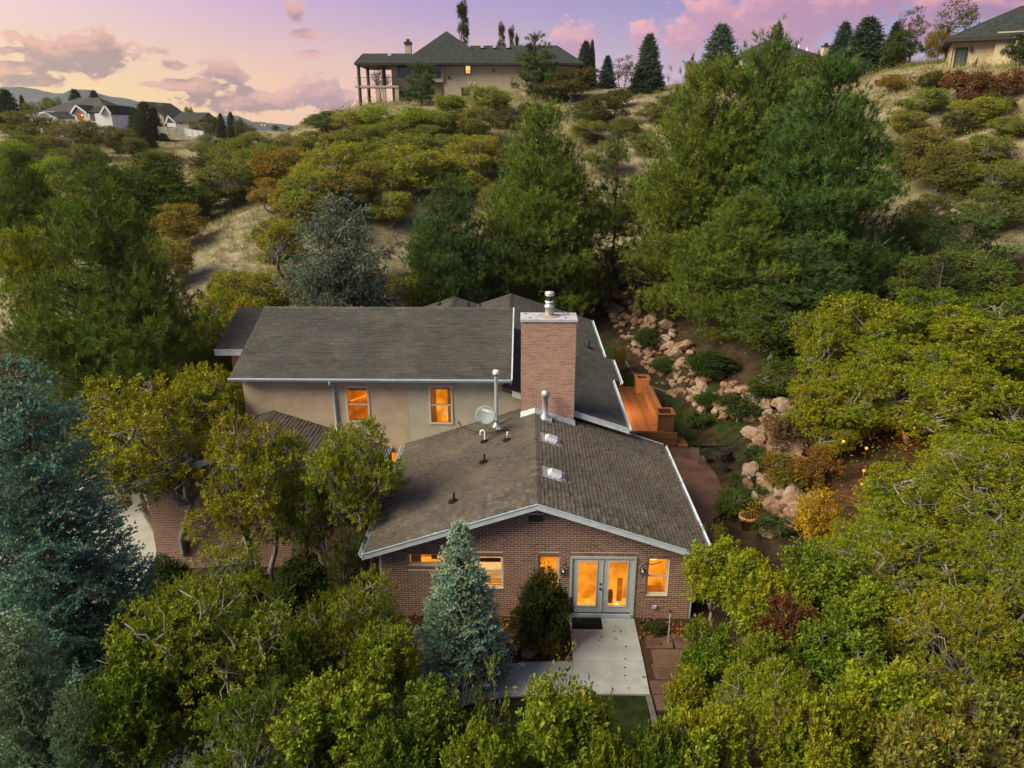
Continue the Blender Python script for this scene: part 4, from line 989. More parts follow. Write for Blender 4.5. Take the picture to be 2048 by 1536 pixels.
mb = MB(); mb.tube([(-7.05, TEY - .06, TEZ - .1), (-7.05, TEY - .05, TEZ - .2), (-7.04, YT - .06, TEZ - .42), (-7.03, YT - .06, 2.95)], .05, 'trim_white', 6); hp(mb, 'downspout')
mb = MB(); mb.mesh([(TX0, TEY, TEZ - .11), (TX1, TEY, TEZ - .11), (TX1, YT, TEZ - .10), (TX0, YT, TEZ - .10)], [(3, 2, 1, 0)], 'trim_white'); hp(mb, 'soffit')
# ---- set-back block at the far left
EX0 = -13.3; EY, EZ_, ERY, ERZ = 30.2, 4.75, 33.5, 5.86
el = math.hypot(ERY - EY, ERZ - EZ_)
roof_plane('roof_slope', [(EX0, EY, EZ_), (-10.4, EY, EZ_), (-10.4, ERY, ERZ), (EX0, ERY, ERZ)], (EX0, EY, EZ_), (1, 0, 0), (0, ERY - EY, ERZ - EZ_), [(0, 0), (2.9, 0), (2.9, el), (0, el)], 'shingle_grey', w=(.22, .42))
roof_plane('roof_slope', [(EX0, ERY, ERZ), (-10.4, ERY, ERZ), (-10.4, 36.8, EZ_), (EX0, 36.8, EZ_)], (-10.4, 36.8, EZ_), (-1, 0, 0), (0, -1, .33), [(0, 0), (.5, 0), (.5, .3), (0, .3)], 'shingle_grey')
fascia('fascia_board', (EX0, EY - .001, EZ_), (-10.5, EY - .001, EZ_), .24)
mb = MB(); mb.box(-12.75, -10.4, 30.6, 36.5, -1.2, EZ_ - .05, 'stucco_rose'); mb.mesh([(-12.75, 30.6, EZ_ - .05), (-12.75, 36.5, EZ_ - .05), (-12.75, ERY, ERZ - .12)], [(0, 1, 2)], 'stucco_rose'); hp(mb, 'stucco_wall')
# ---- rear main roof
SR = 1.53 / 4.6; PX, PZ = -.8, 4.83; RXE, RZE = 3.8, 3.3; Y0, Y1 = 25.25, 41.6
rl = math.hypot(RXE - PX, PZ - RZE)
roof_plane('roof_slope', [(PX, Y0, PZ), (RXE, Y0, RZE), (RXE, Y1, RZE), (PX, Y1, PZ)], (RXE, Y0, RZE), (0, 1, 0), (PX - RXE, 0, PZ - RZE), [(0, 0), (Y1 - Y0, 0), (Y1 - Y0, rl), (0, rl)], 'shingle_grey', w=(.22, .42),
           skip=lambda u, v: False)
bx = 4.2; bz = RZE - SR * .4
roof_plane('roof_slope', [(RXE, 30.9, RZE), (bx, 30.9, bz), (bx, 34.3, bz), (RXE, 34.3, RZE)], (bx, 30.9, bz), (0, 1, 0), (RXE - bx, 0, RZE - bz), [(0, 0), (3.4, 0), (3.4, .42), (0, .42)], 'shingle_grey')
roof_plane('roof_slope', [(PX, 31, PZ), (PX, Y1, PZ), (-2.72, Y1, 4.19), (-2.72, 31, 4.19)], (-2.72, 31, 4.19), (0, 1, 0), (PX + 2.72, 0, PZ - 4.19), [(0, 0), (Y1 - 31, 0), (Y1 - 31, 2.02), (0, 2.02)], 'shingle_grey', w=(.22, .42))
roof_plane('roof_slope', [(-4.02, 31, 4.64), (-4.02, Y1, 4.64), (-2.70, Y1, 4.20), (-2.70, 31, 4.20)], (-2.70, 31, 4.20), (0, 1, 0), (-1.32, 0, .44), [(0, 0), (Y1 - 31, 0), (Y1 - 31, 1.39), (0, 1.39)], 'shingle_grey', w=(.22, .42))
roof_plane('roof_slope', [(-4.02, 31, 4.64), (-7.6, 31, 3.45), (-7.6, Y1, 3.45), (-4.02, Y1, 4.64)], (-7.6, 31, 3.45), (0, 1, 0), (3.58, 0, 1.19), [(0, 0), (Y1 - 31, 0), (Y1 - 31, 3.77), (0, 3.77)], 'shingle_grey', w=(.22, .42))
for x, z, s in ((PX, PZ, SR), (-4.02, 4.64, .333)):
    mb = MB()
    for k in range(52):
        y = 33.5 + k * .155
        if y > Y1 - .1: break
        for q in (-1, 1): mb.mesh([(x, y, z + .034), (x + q * .17, y, z - s * .17 + .034), (x + q * .17, y + .17, z - s * .17 + .02), (x, y + .17, z + .02)], [(0, 1, 2, 3)], 'shingle_grey', random.uniform(.6, 1))
    hp(mb, 'ridge_cap', kind='stuff')
fascia('rake_board', (-.45, Y0 - .001, PZ - SR * .35 - .01), (RXE + .08, Y0 - .001, RZE - .035), .19)
gutter((RXE + .02, Y0 - .03, RZE), (RXE + .02, 30.9, RZE), (1, 0, 0)); gutter((bx + .02, 30.88, bz), (bx + .02, 34.32, bz), (1, 0, 0)); gutter((RXE + .02, 34.4, RZE), (RXE + .02, Y1, RZE), (1, 0, 0))
mb = MB(); mb.box(3.1, 3.3, YT + .21, Y1 - .3, -.3, 3.42, 'brick'); mb.box(-7.3, 3.1, Y1 - .5, Y1 - .3, -.3, 3.4, 'stucco_pink'); hp(mb, 'side_wall')
mb = MB(); mb.box(3.3, bx - .02, 30.95, 31.0, 2.6, bz - .1, 'stucco_rose'); mb.box(3.3, bx, 30.95, 34.2, 2.95, 3.0, 'trim_white'); hp(mb, 'eave_return')
# ---- garage wing on the left
GX0, GX1, GE, GRX, GRZ = -13.63, -5.15, 2.31, -9.39, 3.74; GF = 22.26; GW = 22.72
sg = (GRZ - GE) / (GX1 - GRX); gl = math.hypot(GX1 - GRX, GRZ - GE)
gtop = lambda x: GRZ - sg * abs(x - GRX) - .12
gw = wall_panel(-13.05, -5.6, -1.45, gtop, GW, [], .2, 'mortar', 'garage_wall', (GRX,))
brick_face(gw, -13.05, -5.6, -1.25, lambda x: gtop(x) + .02, GW, [], 'brick')
mb = MB(); mb.box(-13.1, -5.55, GW - .06, GW + .1, -1.7, -1.26, 'concrete_old'); hp(mb, 'foundation')
mb = MB(); mb.box(-13.05, -12.85, GW + .2, 32.0, -1.6, GE - .05, 'stucco_pink'); mb.box(-5.8, -5.6, GW + .2, YT, -1.6, GE - .05, 'brick'); hp(mb, 'side_wall')
roof_plane('roof_slope', [(GX0, GF, GE), (GRX, GF, GRZ), (GRX, 32.2, GRZ), (GX0, 32.2, GE)], (GX0, GF, GE), (0, 1, 0), (GRX - GX0, 0, GRZ - GE), [(0, 0), (32.2 - GF, 0), (32.2 - GF, gl), (0, gl)], 'shingle_brown', w=(.22, .42))
roof_plane('roof_slope', [(GRX, GF, GRZ), (GX1, GF, GE), (GX1, YT, GE), (GRX, YT, GRZ)], (GX1, GF, GE), (0, 1, 0), (GRX - GX1, 0, GRZ - GE), [(0, 0), (YT - GF, 0), (YT - GF, gl), (0, gl)], 'shingle_brown', w=(.22, .42))
fascia('rake_board', (GX0 - .05, GF - .001, GE - .04), (GRX, GF - .001, GRZ - .02), .2); fascia('rake_board', (GRX, GF - .001, GRZ - .02), (GX1 + .05, GF - .001, GE - .04), .2)
gutter((GX0 - .02, GF, GE), (GX0 - .02, 32.2, GE), (-1, 0, 0)); gutter((GX1 + .02, GF, GE), (GX1 + .02, YT - .02, GE), (1, 0, 0))
mb = MB()
for k in range(int((YT - GF) / .15)):
    y = GF + k * .15
    for q in (-1, 1): mb.mesh([(GRX, y, GRZ + .034), (GRX + q * .17, y, GRZ - sg * .17 + .034), (GRX + q * .17, y + .17, GRZ - sg * .17 + .02), (GRX, y + .17, GRZ + .02)], [(0, 1, 2, 3)], 'shingle_brown', random.uniform(.3, .9))
hp(mb, 'ridge_cap', kind='stuff')
# ---- chimney
CX0, CX1, CY0, CY1, CZ = -.12, 1.79, 25.0, 25.96, 7.38
mb = MB(); mb.box(CX0, CX1, CY0, CY1, 2.6, CZ, 'mortar'); chim = hp(mb, 'chimney')
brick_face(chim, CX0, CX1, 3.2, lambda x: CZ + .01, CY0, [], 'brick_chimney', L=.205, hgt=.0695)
for sx in (CX0, CX1):
    mb = MB(); s = -1 if sx == CX0 else 1
    for i in range(60):
        z = 3.2 + i * .0695
        if z + .06 > CZ: break
        for j in range(5):
            y = CY0 + .004 + j * .2 - (.1 if i % 2 else 0); a, b = max(y, CY0 + .002), min(y + .19, CY1)
            if b - a > .03: mb.box(min(sx, sx + s * .012), max(sx, sx + s * .012), a, b, z, z + .058, 'brick_chimney', min(1, max(0, random.gauss(.5, .2))))
    mb.build('brickwork', chim, kind='stuff')
mb = MB(); mb.box(CX0 - .04, CX1 + .04, CY0 - .05, CY1 + .04, CZ, CZ + .09, 'bright_metal')
for a, b in ((.3, .2), (1.55, .2), (.15, .78), (1.65, .78)): mb.lathe((CX0 + a, CY0 + b, CZ + .091), [(0, .012), (.045, .01), (.05, 0)], 'trim_dark', 10)
mb.build('chimney_cap', chim)
fx, fy = .86, CY0 + .5
mb = MB(); mb.lathe((fx, fy, CZ + .091), [(.40, .0), (.33, .012), (.2, .03), (.155, .05)], 'rusty_metal', 24); mb.lathe((fx, fy, CZ + .09), [(.15, .03), (.15, .32), (.19, .32), (.19, .38), (.135, .40), (.135, .5)], 'galvanized', 20)
for k in range(8): mb.bar((fx + .125 * math.cos(k * .785), fy + .125 * math.sin(k * .785), CZ + .59), (fx + .125 * math.cos(k * .785), fy + .125 * math.sin(k * .785), CZ + .84), .035, .012, 'bright_metal')
mb.lathe((fx, fy, CZ + .09), [(.10, .5), (.10, .74)], 'trim_dark', 14); mb.lathe((fx, fy, CZ + .09), [(.16, .5), (.16, .54), (.13, .55)], 'bright_metal', 18); mb.lathe((fx, fy, CZ + .09), [(.13, .72), (.165, .74), (.165, .82), (.15, .86), (.0, .88)], 'bright_metal', 18)
mb.build('flue', chim)
# step flashing round the chimney foot
zc = lambda x: RZ - SL * abs(x - RX)
mb = MB()
for a, b in ((CX0 - .02, RX), (RX, CX1 + .05)):
    mb.hexa([(a, CY0 - .22, zc(a) + .022), (b, CY0 - .22, zc(b) + .022), (b, CY0 - .014, zc(b) + .022), (a, CY0 - .014, zc(a) + .022), (a, CY0 - .20, zc(a) + .034), (b, CY0 - .20, zc(b) + .034), (b, CY0 - .014, zc(b) + .16), (a, CY0 - .014, zc(a) + .16)], 'galvanized')
hp(mb, 'flashing')
# ---- roof fittings
nL = (-SL, 0, 1); nR = (SL, 0, 1); pF = (RX, 20, RZ)
def on_left(px, py): return at_plane(px, py, pF, nL)
def on_right(px, py): return at_plane(px, py, pF, nR)
p = on_left(993, 852)
htop = at_y(994, 744, p[1])[2]
mb = MB(); mb.lathe(p - np.array([0, 0, .06]), [(.16, .02), (.12, .1), (.075, .2), (.066, .22), (.066, htop - p[2] - .08)], 'galvanized', 14)
mb.lathe((p[0], p[1], htop), [(.066, -.10), (.115, -.09), (.125, -.02), (.11, .06), (.0, .085)], 'pvc_white', 14); hp(mb, 'vent_pipe', label='tall white-capped metal vent pipe beside the dish')
p = on_right(1090, 838); htop = at_y(1091, 785, p[1])[2]
mb = MB(); mb.box(p[0] - .22, p[0] + .24, p[1] - .22, p[1] + .22, p[2] - .16, p[2] + .055, 'galvanized'); mb.lathe(p - np.array([0, 0, .05]), [(.19, .05), (.15, .18), (.1, .24), (.1, htop - p[2] - .1), (.15, htop - p[2] - .09), (.15, htop - p[2]), (.155, htop - p[2] + .02), (.13, htop - p[2] + .05), (.13, htop - p[2] + .11), (.0, htop - p[2] + .13)], 'galvanized', 18); hp(mb, 'vent_pipe', label='short fat silver flue in front of the chimney')
def boot(mb, p, r=.12):
    mb.lathe(p - np.array([0, 0, .03]), [(r * 1.5, .03), (r * 1.1, .08), (r * .6, .12), (.0, .13)], 'black_rubber', 12)
p = on_left(970, 884); mb = MB(); boot(mb, p); R_ = .075
mb.tube([p, p + np.array([0, 0, .36])] + [p + np.array([-R_ + R_ * math.cos(a), 0, .36 + R_ * math.sin(a)]) for a in np.linspace(.3, math.pi, 8)] + [p + np.array([-2 * R_, 0, .27])], .032, 'pvc_white', 10); hp(mb, 'vent_pipe', label='white gooseneck vent pipe')
for px, py, tall, white in ((969, 925, .30, 0), (908, 1004, .30, 0), (1015, 881, .22, 1)):
    p = on_left(px, py); mb = MB(); boot(mb, p); mb.tube([p, p + np.array([0, 0, tall])], .03, 'black_rubber' if not white else 'galvanized', 10)
    if white: mb.tube([p + np.array([0, 0, .2]), p + np.array([0, 0, .31])], .036, 'pvc_white', 10)
    hp(mb, 'vent_pipe')
for px, py in ((1100, 880), (1107, 950)):
    p = on_right(px, py); mb = MB(); a, b, h = .20, .19, .15
    Uv = Vector((0, -1, 0)); Vv = Vector((1, 0, -SL)).normalized(); N = Vector(nR).normalized(); P = Vector(p)
    q = lambda u, v, n: P + Uv * u + Vv * v + N * n
    mb.hexa([q(-.36, -.36, .02), q(.36, -.36, .02), q(.36, .36, .02), q(-.36, .36, .02), q(-.36, -.36, .026), q(.36, -.36, .026), q(.36, .36, .026), q(-.36, .36, .026)], 'galvanized')
    mb.hexa([q(-a, -b, .026), q(a, -b, .026), q(a, b, .026), q(-a, b, .026), q(-a * .72, -b * .55, h), q(a * .72, -b * .55, h), q(a * .8, b * 1.15, h * .92), q(-a * .8, b * 1.15, h * .92)], 'bright_metal')
    hp(mb, 'box_vent')
p = at_plane(1178, 697, (PX, 30, PZ), (SR, 0, 1)); mb = MB(); boot(mb, p); mb.tube([p, p + np.array([0, 0, .38])], .035, 'black_rubber', 10); hp(mb, 'vent_pipe')
for px, py in ((880, 610), (937, 616), (960, 617)):
    p = at_plane(px, py, (-4.02, 36, 4.64), (-.333 if px < 905 else .333, 0, 1)); mb = MB(); boot(mb, p); mb.tube([p, p + np.array([0, 0, .34])], .04, 'black_rubber', 8); hp(mb, 'vent_pipe')
# satellite dish on the left slope
pb = on_left(1000, 858); dc = at_y(972, 831, pb[1] - .45)
dish = thing('satellite_dish', 'grey oval satellite dish with white lettering on the brown roof', 'satellite dish', pb)
nrm = Vector((-.30, -.80, .52)).normalized(); ux = Vector((.86, -.30, -.15)); ux = (ux - nrm * ux.dot(nrm)).normalized(); uy = nrm.cross(ux)
if uy.z < 0: uy = -uy
dcl = Vector(dc) - Vector(pb); A_, B_ = .39, .34
vs = []; NR, NS = 6, 36
fs = []
for side in (0, 1):
    b0 = len(vs); vs.append(dcl + nrm * (-.012 * side))
    for i in range(1, NR + 1):
        for k in range(NS):
            a = 2 * math.pi * k / NS; r = i / NR
            vs.append(dcl + ux * (A_ * r * math.cos(a)) + uy * (B_ * r * math.sin(a)) + nrm * (.07 * r * r - .012 * side))
    for k in range(NS): fs.append((b0, b0 + 1 + k, b0 + 1 + (k + 1) % NS))
    for i in range(NR - 1):
        for k in range(NS): fs.append((b0 + 1 + i * NS + k, b0 + 1 + (i + 1) * NS + k, b0 + 1 + (i + 1) * NS + (k + 1) % NS, b0 + 1 + i * NS + (k + 1) % NS))
b1 = 1 + NR * NS
for k in range(NS): a = 1 + (NR - 1) * NS; fs.append((a + k, b1 + a + k, b1 + a + (k + 1) % NS, a + (k + 1) % NS))
mb = MB(); mb.mesh(vs, fs, 'dish_grey', .5, True); mb.build('reflector', dish)
mb = MB(); mb.tube([(0, 0, -.02), (0, 0, .18), tuple(dcl - nrm * .06)], .028, 'galvanized', 8); mb.box(-.14, .14, -.1, .1, -.03, .03, 'galvanized'); mb.build('mast', dish)
mb = MB(); e = dcl - uy * .3 - nrm * 0.02; f = dcl - uy * .30 + nrm * .38; mb.tube([tuple(e), tuple(f)], .014, 'galvanized', 6); mb.bar(f - nrm * .03 - Vector((.05, 0, 0)), f - nrm * .03 + Vector((.05, 0, 0)), .06, .06, 'dish_grey'); mb.build('feed_arm', dish)
mb = MB()
for q in ((-.28, -.28, 0), (-.10, -.42, 0)):
    g = Vector(q); g.z = SL * q[0]; mb.tube([tuple(dcl - uy * .26 - nrm * .03), tuple(g)], .01, 'galvanized', 5)
mb.build('strut', dish)
def text_mesh(s, size, mat_, name):
    cu = bpy.data.curves.new('t', 'FONT'); cu.body = s; cu.size = size; cu.align_x = 'CENTER'; cu.extrude = .002
    o = bpy.data.objects.new('t', cu); COL.objects.link(o); bpy.context.view_layer.update()
    me = bpy.data.meshes.new_from_object(o.evaluated_get(bpy.context.evaluated_depsgraph_get())); bpy.data.objects.remove(o); me.name = name
    me.materials.clear(); me.materials.append(MATS[mat_]); return me
lt = link('lettering', text_mesh('DIRECTV', .125, 'letter_white', 'lettering'), dish)
lt.matrix_basis = Matrix.Translation(dcl + uy * .12 + ux * .05 + nrm * .035) @ Matrix((ux, uy, nrm)).transposed().to_4x4()
mb = MB(); 
for k in range(8):
    a0, a1 = k * .6 + .3, k * .6 + .75; o_ = dcl + uy * .155 - ux * .27 + nrm * .045
    mb.poly([o_ + ux * .035 * math.cos(a0) + uy * .035 * math.sin(a0), o_ + ux * .05 * math.cos(a0) + uy * .05 * math.sin(a0), o_ + ux * .05 * math.cos(a1) + uy * .05 * math.sin(a1), o_ + ux * .035 * math.cos(a1) + uy * .035 * math.sin(a1)], 'letter_white')
mb.build('emblem', dish)
mb = MB(); q0 = on_left(940, 848)
mb.tube([tuple(Vector(on_left(1005, 862)) + Vector((0, 0, .04))), tuple(Vector(on_left(975, 868)) + Vector((0, 0, .04))), tuple(Vector(on_left(950, 866)) + Vector((0, -.0, .05))), tuple(Vector(at_y(922, 853, YT - .02))), tuple(Vector(at_y(916, 842, YT - .02)))], .014, 'wire', 6)
mb.build('cable', None, label='black cable running from the dish to the stucco wall', category='cable')
# ornaments, camera, socket on the front wall
for px, cxl in ((1127, 'filigree iron wall ornament left of the double door'), (1286, 'filigree iron wall ornament between the door and the right window')):
    c0 = at_y(px, 1139, YW - .03); orn = MB(); o = np.array([0, 0, 0.])
    def ring(cx_, cz_, r_, n=18, tube=.009): orn.tube([(cx_ + r_ * math.cos(a), 0, cz_ + r_ * math.sin(a)) for a in np.linspace(0, 2 * math.pi, n)], tube, 'rusty_metal', 5, cap=False)
    ring(0, -.07, .10); ring(0, -.07, .055); ring(-.07, .06, .045); ring(.07, .06, .045); ring(0, .12, .06); ring(-.06, -.19, .04); ring(.06, -.19, .04); ring(0, .21, .03)
    for k in range(8): a = k * math.pi / 4; orn.tube([(.04 * math.cos(a), 0, -.07 + .04 * math.sin(a)), (.12 * math.cos(a), -.012, -.07 + .12 * math.sin(a))], .012, 'black_metal', 5)
    orn.lathe((0, 0, 0), [(0, .03), (.035, .02), (.04, 0), (0, 0)], 'rusty_metal', 12, .5)
    t = thing('wall_ornament', cxl, 'wall ornament', c0); orn.build('ironwork', t)
    mb = MB(); mb.lathe((0, 0, 0), [(0, .03), (.02, .025), (.035, 0)], 'bright_metal', 10); mb.v = [(x, -z - .012, y - .07) for x, y, z in mb.v]; mb.build('centre_boss', t)
c0 = at_y(1370, 1109, YW - .02); t = thing('security_camera', 'small white security camera under the right end of the front eave', 'camera', c0)
mb = MB(); mb.box(-.03, .03, -.02, .02, -.02, .10, 'trim_white'); mb.build('bracket', t)
mb = MB(); mb.tube([(0, -.01, 0), (-.03, -.16, -.06)], .035, 'trim_white', 10); mb.tube([(-.03, -.16, -.06), (-.031, -.168, -.063)], .027, 'dark_glass', 10); mb.build('camera_body', t)
c0 = at_y(1309, 1213, YW - .013); mb = MB(); mb.box(-.06, .06, -.04, .0, -.05, .05, 'bright_metal'); mb.box(-.05, -.005, -.046, -.04, -.035, .035, 'trim_white'); mb.box(.005, .05, -.046, -.04, -.035, .035, 'trim_white')
o = hp(mb, 'wall_socket'); o.location = Vector(c0) - HB

# ------------------------------------------------------------------ yard
def put(mb, name, T):
    o = mb.build(name, T); return o
walk = thing('walkway', None, None, (1.9, 16.5, 0)); walk['kind'] = 'structure'
def slab_piece(pts, z=.05, th=.12, m='concrete', parent=walk, name='slab'):
    mb = MB(); b = parent.location; mb.prism([(x - b.x, y - b.y, z - b.z) for x, y in pts], (0, 0, -th), m); return mb.build(name, parent)
slab_piece([(1.36, 16.60), (3.27, 16.60), (3.27, 18.45), (1.36, 18.45)])
slab_piece([(1.24, 15.36), (3.25, 15.36), (3.27, 16.59), (1.36, 16.59)])
slab_piece([(-.45, 15.22), (1.23, 15.35), (1.35, 16.59), (-.12, 16.50)], .046)
slab_piece([(-2.2, 14.75), (-.46, 15.21), (-.13, 16.49), (-2.2, 16.05)], .042)
slab_piece([(-4.2, 13.9), (-2.21, 14.74), (-2.21, 16.04), (-4.2, 15.5)], .03)
drape('driveway', [(-4.2, 12.2), (-4.2, 15.6), (-6.4, 16.6), (-9, 17.4), (-13.2, 19.0), (-13.4, 24), (-14, 32), (-19, 32), (-20, 20), (-17, 14), (-12, 11.5), (-8, 10.6)], 'concrete_old', .05)
drape('planting_bed', [(-4.1, 16.2), (-2.2, 16.1), (-.1, 16.55), (1.3, 16.65), (1.33, 18.5), (-4.1, 18.5)], 'mulch', .012, flat=0.0)
drape('planting_bed', [(3.3, 15.2), (3.55, 15.2), (3.6, 17.3), (5.0, 17.3), (5.0, 18.5), (3.3, 18.5)], 'mulch', .012, flat=0.0)
drape('lawn', [(-1.6, 12.2), (3.0, 12.2), (3.15, 15.3), (1.2, 15.3), (-1.6, 14.8)], 'lawn_turf', .03, flat=0.0)
drape('lawn', [(3.4, 31.2), (7.2, 31.2), (9.0, 30.3), (10.2, 31.0), (10.6, 34), (9.6, 37.9), (7.6, 39.2), (6.4, 41.5), (5.8, 45.5), (3.4, 46)], 'lawn_turf', .03)
drape('patio', [(4.9, 19.2), (6.1, 19.6), (7.3, 22.6), (6.9, 23.3), (7.0, 24.4), (8.4, 25.6), (9.1, 27.6), (8.9, 30.6), (7.2, 31.35), (4.9, 31.2)], 'patio_red', .04, flat=0.0)
pv = thing('paved_path', None, None, (7.8, 21.5, 0)); pv['kind'] = 'structure'
def paver_rows(x0, x1, y0, y1, parent, ok, m='patio_red', s=.62):
    y = y0
    while y < y1:
        x = x0 - random.random() * .3; d = s * random.uniform(.8, 1.1)
        while x < x1:
            w = s * random.uniform(.8, 1.5)
            if ok(x + w / 2, y + d / 2):
                j = lambda: random.uniform(-.03, .03)
                slab_piece([(x + .012 + j(), y + .012 + j()), (x + w - .012 + j(), y + .012 + j()), (x + w - .012 + j(), y + d - .012 + j()), (x + .012 + j(), y + d - .012 + j())], .045 + random.uniform(0, .008), .09, m, parent, 'paver')
            x += w
        y += d
paver_rows(6.0, 10.0, 18.6, 22.3, pv, lambda x, y: 6.3 + (y - 19) * .25 < x < 9.3 and y < 22.4 - (x - 7) * .1)
pw = thing('paved_path', None, None, (4.4, 16, 0)); pw['kind'] = 'structure'
paver_rows(3.6, 6.6, 14.8, 17.3, pw, lambda x, y: 3.65 < x < 6.3)
mb = MB(); mb.prism([(x, y, 0) for x, y in ((-.04, 16.75), (.22, 16.70), (.37, 16.9), (.40, 17.4), (.33, 17.9), (.22, 18.12), (.05, 18.1), (-.02, 17.7), (.02, 17.2))], (0, 0, .09), 'flagstone')
o = mb.build('stepping_stone', None, label='long flat stone lying in the bark bed left of the round shrub', category='stepping stone'); o.location.z = .012
mb = MB(); mb.hexa([(1.42, 17.93, .052), (2.30, 17.93, .052), (2.30, 18.46, .052), (1.42, 18.46, .052), (1.43, 17.94, .068), (2.29, 17.94, .068), (2.29, 18.45, .068), (1.43, 18.45, .068)], 'black_rubber')
for k in range(12): mb.box(1.45, 2.27, 17.97 + k * .04, 17.985 + k * .04, .068, .073, 'black_rubber')
mb.build('door_mat', None, label='black rubber door mat on the concrete before the double door', category='door mat')
def kerb(pts, name='lawn_edging', w=.13, h=.09):
    k = thing(name, None, None, (pts[0][0], pts[0][1], 0)); k['kind'] = 'structure'
    P = []
    for a, b in zip(pts, pts[1:]):
        n = max(1, int(math.dist(a, b) / .9)); P += [(a[0] + (b[0] - a[0]) * i / n, a[1] + (b[1] - a[1]) * i / n) for i in range(n)]
    P.append(pts[-1]); mb = MB()
    for a, b in zip(P, P[1:]):
        za, zb = gz(*a) + h * .3, gz(*b) + h * .3; mb.bar((a[0], a[1], za), (b[0], b[1], zb), w, h, 'kerb')
    o = mb.build('kerbstone', k); o.location = (-k.location.x, -k.location.y, 0)
kerb([(3.2, 15.3), (3.22, 14.6), (3.15, 13.9), (3.0, 13.0), (2.8, 12.2)])
kerb([(5.9, 45.3), (6.35, 42), (7.0, 39.5), (8.3, 37.4)])
mb = MB(); pp = at_z(1336, 1285, 0.03); mb.tube([pp + np.array([0, 0, -.3]), pp + np.array([0, 0, 1.0])], .02, 'galvanized', 8); mb.tube([pp + np.array([0, 0, 1.0]), pp + np.array([0, 0, 1.05])], .028, 'black_rubber', 8)
mb.build('garden_post', None, label='thin grey metal post standing in the bed right of the walkway', category='post')
# stones
STONES = []
def stone_mesh(seed):
    rng = np.random.default_rng(seed); bm = bmesh.new(); bmesh.ops.create_icosphere(bm, subdivisions=3, radius=.5)
    sc = rng.uniform(.75, 1.2, 3); pl = [(rng.normal(size=3), rng.uniform(.24, .40)) for _ in range(9)]
    for v in bm.verts:
        c = np.array(v.co) * sc
        for n, d in pl:
            n = n / np.linalg.norm(n); k = c @ n
            if k > d: c = c - n * (k - d) * .85
        q = np.array(v.co); c = c * (1 + .10 * math.sin(q[0] * 9 + seed) * math.sin(q[1] * 8 + seed * 2) + .07 * math.sin(q[2] * 17 + seed) * math.sin(q[0] * 15)); v.co = Vector(c + rng.normal(0, .012, 3))
    me = bpy.data.meshes.new('stone'); bm.to_mesh(me); bm.free(); me.materials.append(MATS['stone']); return me
STONES = [stone_mesh(s) for s in range(10)]
def rock_wall(label, path, n, width, size, seed):
    rng = random.Random(seed); P = [Vector((a, b)) for a, b in path]; T = thing('rock_wall', label, 'rock wall', (P[0].x, P[0].y, gz(P[0].x, P[0].y)))
    seg = [(P[i + 1] - P[i]).length for i in range(len(P) - 1)]; tot = sum(seg)
    for k in range(n):
        s = (k + rng.random()) / n * tot; i = 0
        while i < len(seg) - 1 and s > seg[i]: s -= seg[i]; i += 1
        q = P[i].lerp(P[i + 1], s / seg[i]); d = (P[i + 1] - P[i]).normalized(); lat = rng.uniform(0, 1); q = q + Vector((-d.y, d.x)) * (-(lat - .3) * width)
        r = rng.uniform(*size) * (1.15 if lat < .4 else .85)
        o = bpy.data.objects.new('stone', STONES[rng.randrange(10)]); COL.objects.link(o); o.parent = T
        o.location = Vector((q.x, q.y, gz(q.x, q.y) + r * rng.uniform(.12, .34))) - T.location
        o.rotation_euler = (rng.uniform(-.4, .4), rng.uniform(-.4, .4), rng.uniform(0, 6.28)); o.scale = (r * rng.uniform(.9, 1.4), r * rng.uniform(.8, 1.1), r * rng.uniform(.65, .95))
rock_wall('long rough rock wall climbing the bank behind the deck and lawn', [(6.6, 53), (8.3, 45.5), (8.9, 41.5), (9.6, 38), (10.4, 34.5), (11.3, 32.2), (12.6, 31)], 240, 2.5, (.28, .85), 3)
rock_wall('pale boulder pile beside the brick red patio and plant pots', [(11.4, 30.2), (10.6, 28), (10.1, 25.8), (9.8, 24.2), (9.7, 22.6)], 96, 2.0, (.35, 1.1), 5)
# deck
dk = thing('deck', 'redwood deck glowing orange under the eave light', 'deck', (5, 31, 0)); L0 = dk.location
def dp(mb, name, parent=dk):
    o = mb.build(name, parent)
    if parent is dk: o.location = -L0
    return o
DX0, DX1, DY0, DY1, DZ = 3.45, 6.35, 31.0, 37.4, .80
k = 0; x = DX0
while x < DX1 - .02:
    mb = MB(); e = DY1 - max(0, (x - 4.7)) * .3; mb.box(x, min(x + .122, DX1), DY0, e, DZ - .035, DZ + random.uniform(-.002, .002), 'redwood'); dp(mb, 'board'); x += .136
for k in range(5): mb = MB(); mb.box(DX0, 6.9, DY0 - .06 - .012 * (k % 2), DY0 - .012, .02 + k * .15, .02 + k * .15 + .142, 'redwood'); dp(mb, 'skirt_board')
for k in range(5): mb = MB(); mb.box(DX1 + .012, DX1 + .05, DY0, DY1 - .6, .02 + k * .15, .02 + k * .15 + .142, 'redwood'); dp(mb, 'skirt_board')
for k in range(2): mb = MB(); mb.box(6.95, 7.4, DY0 - .2 + k * .02, DY0 + .9, .02 + .2 * k, .2 + .2 * k, 'redwood') if k == 0 else None; (dp(mb, 'step') if k == 0 else None)
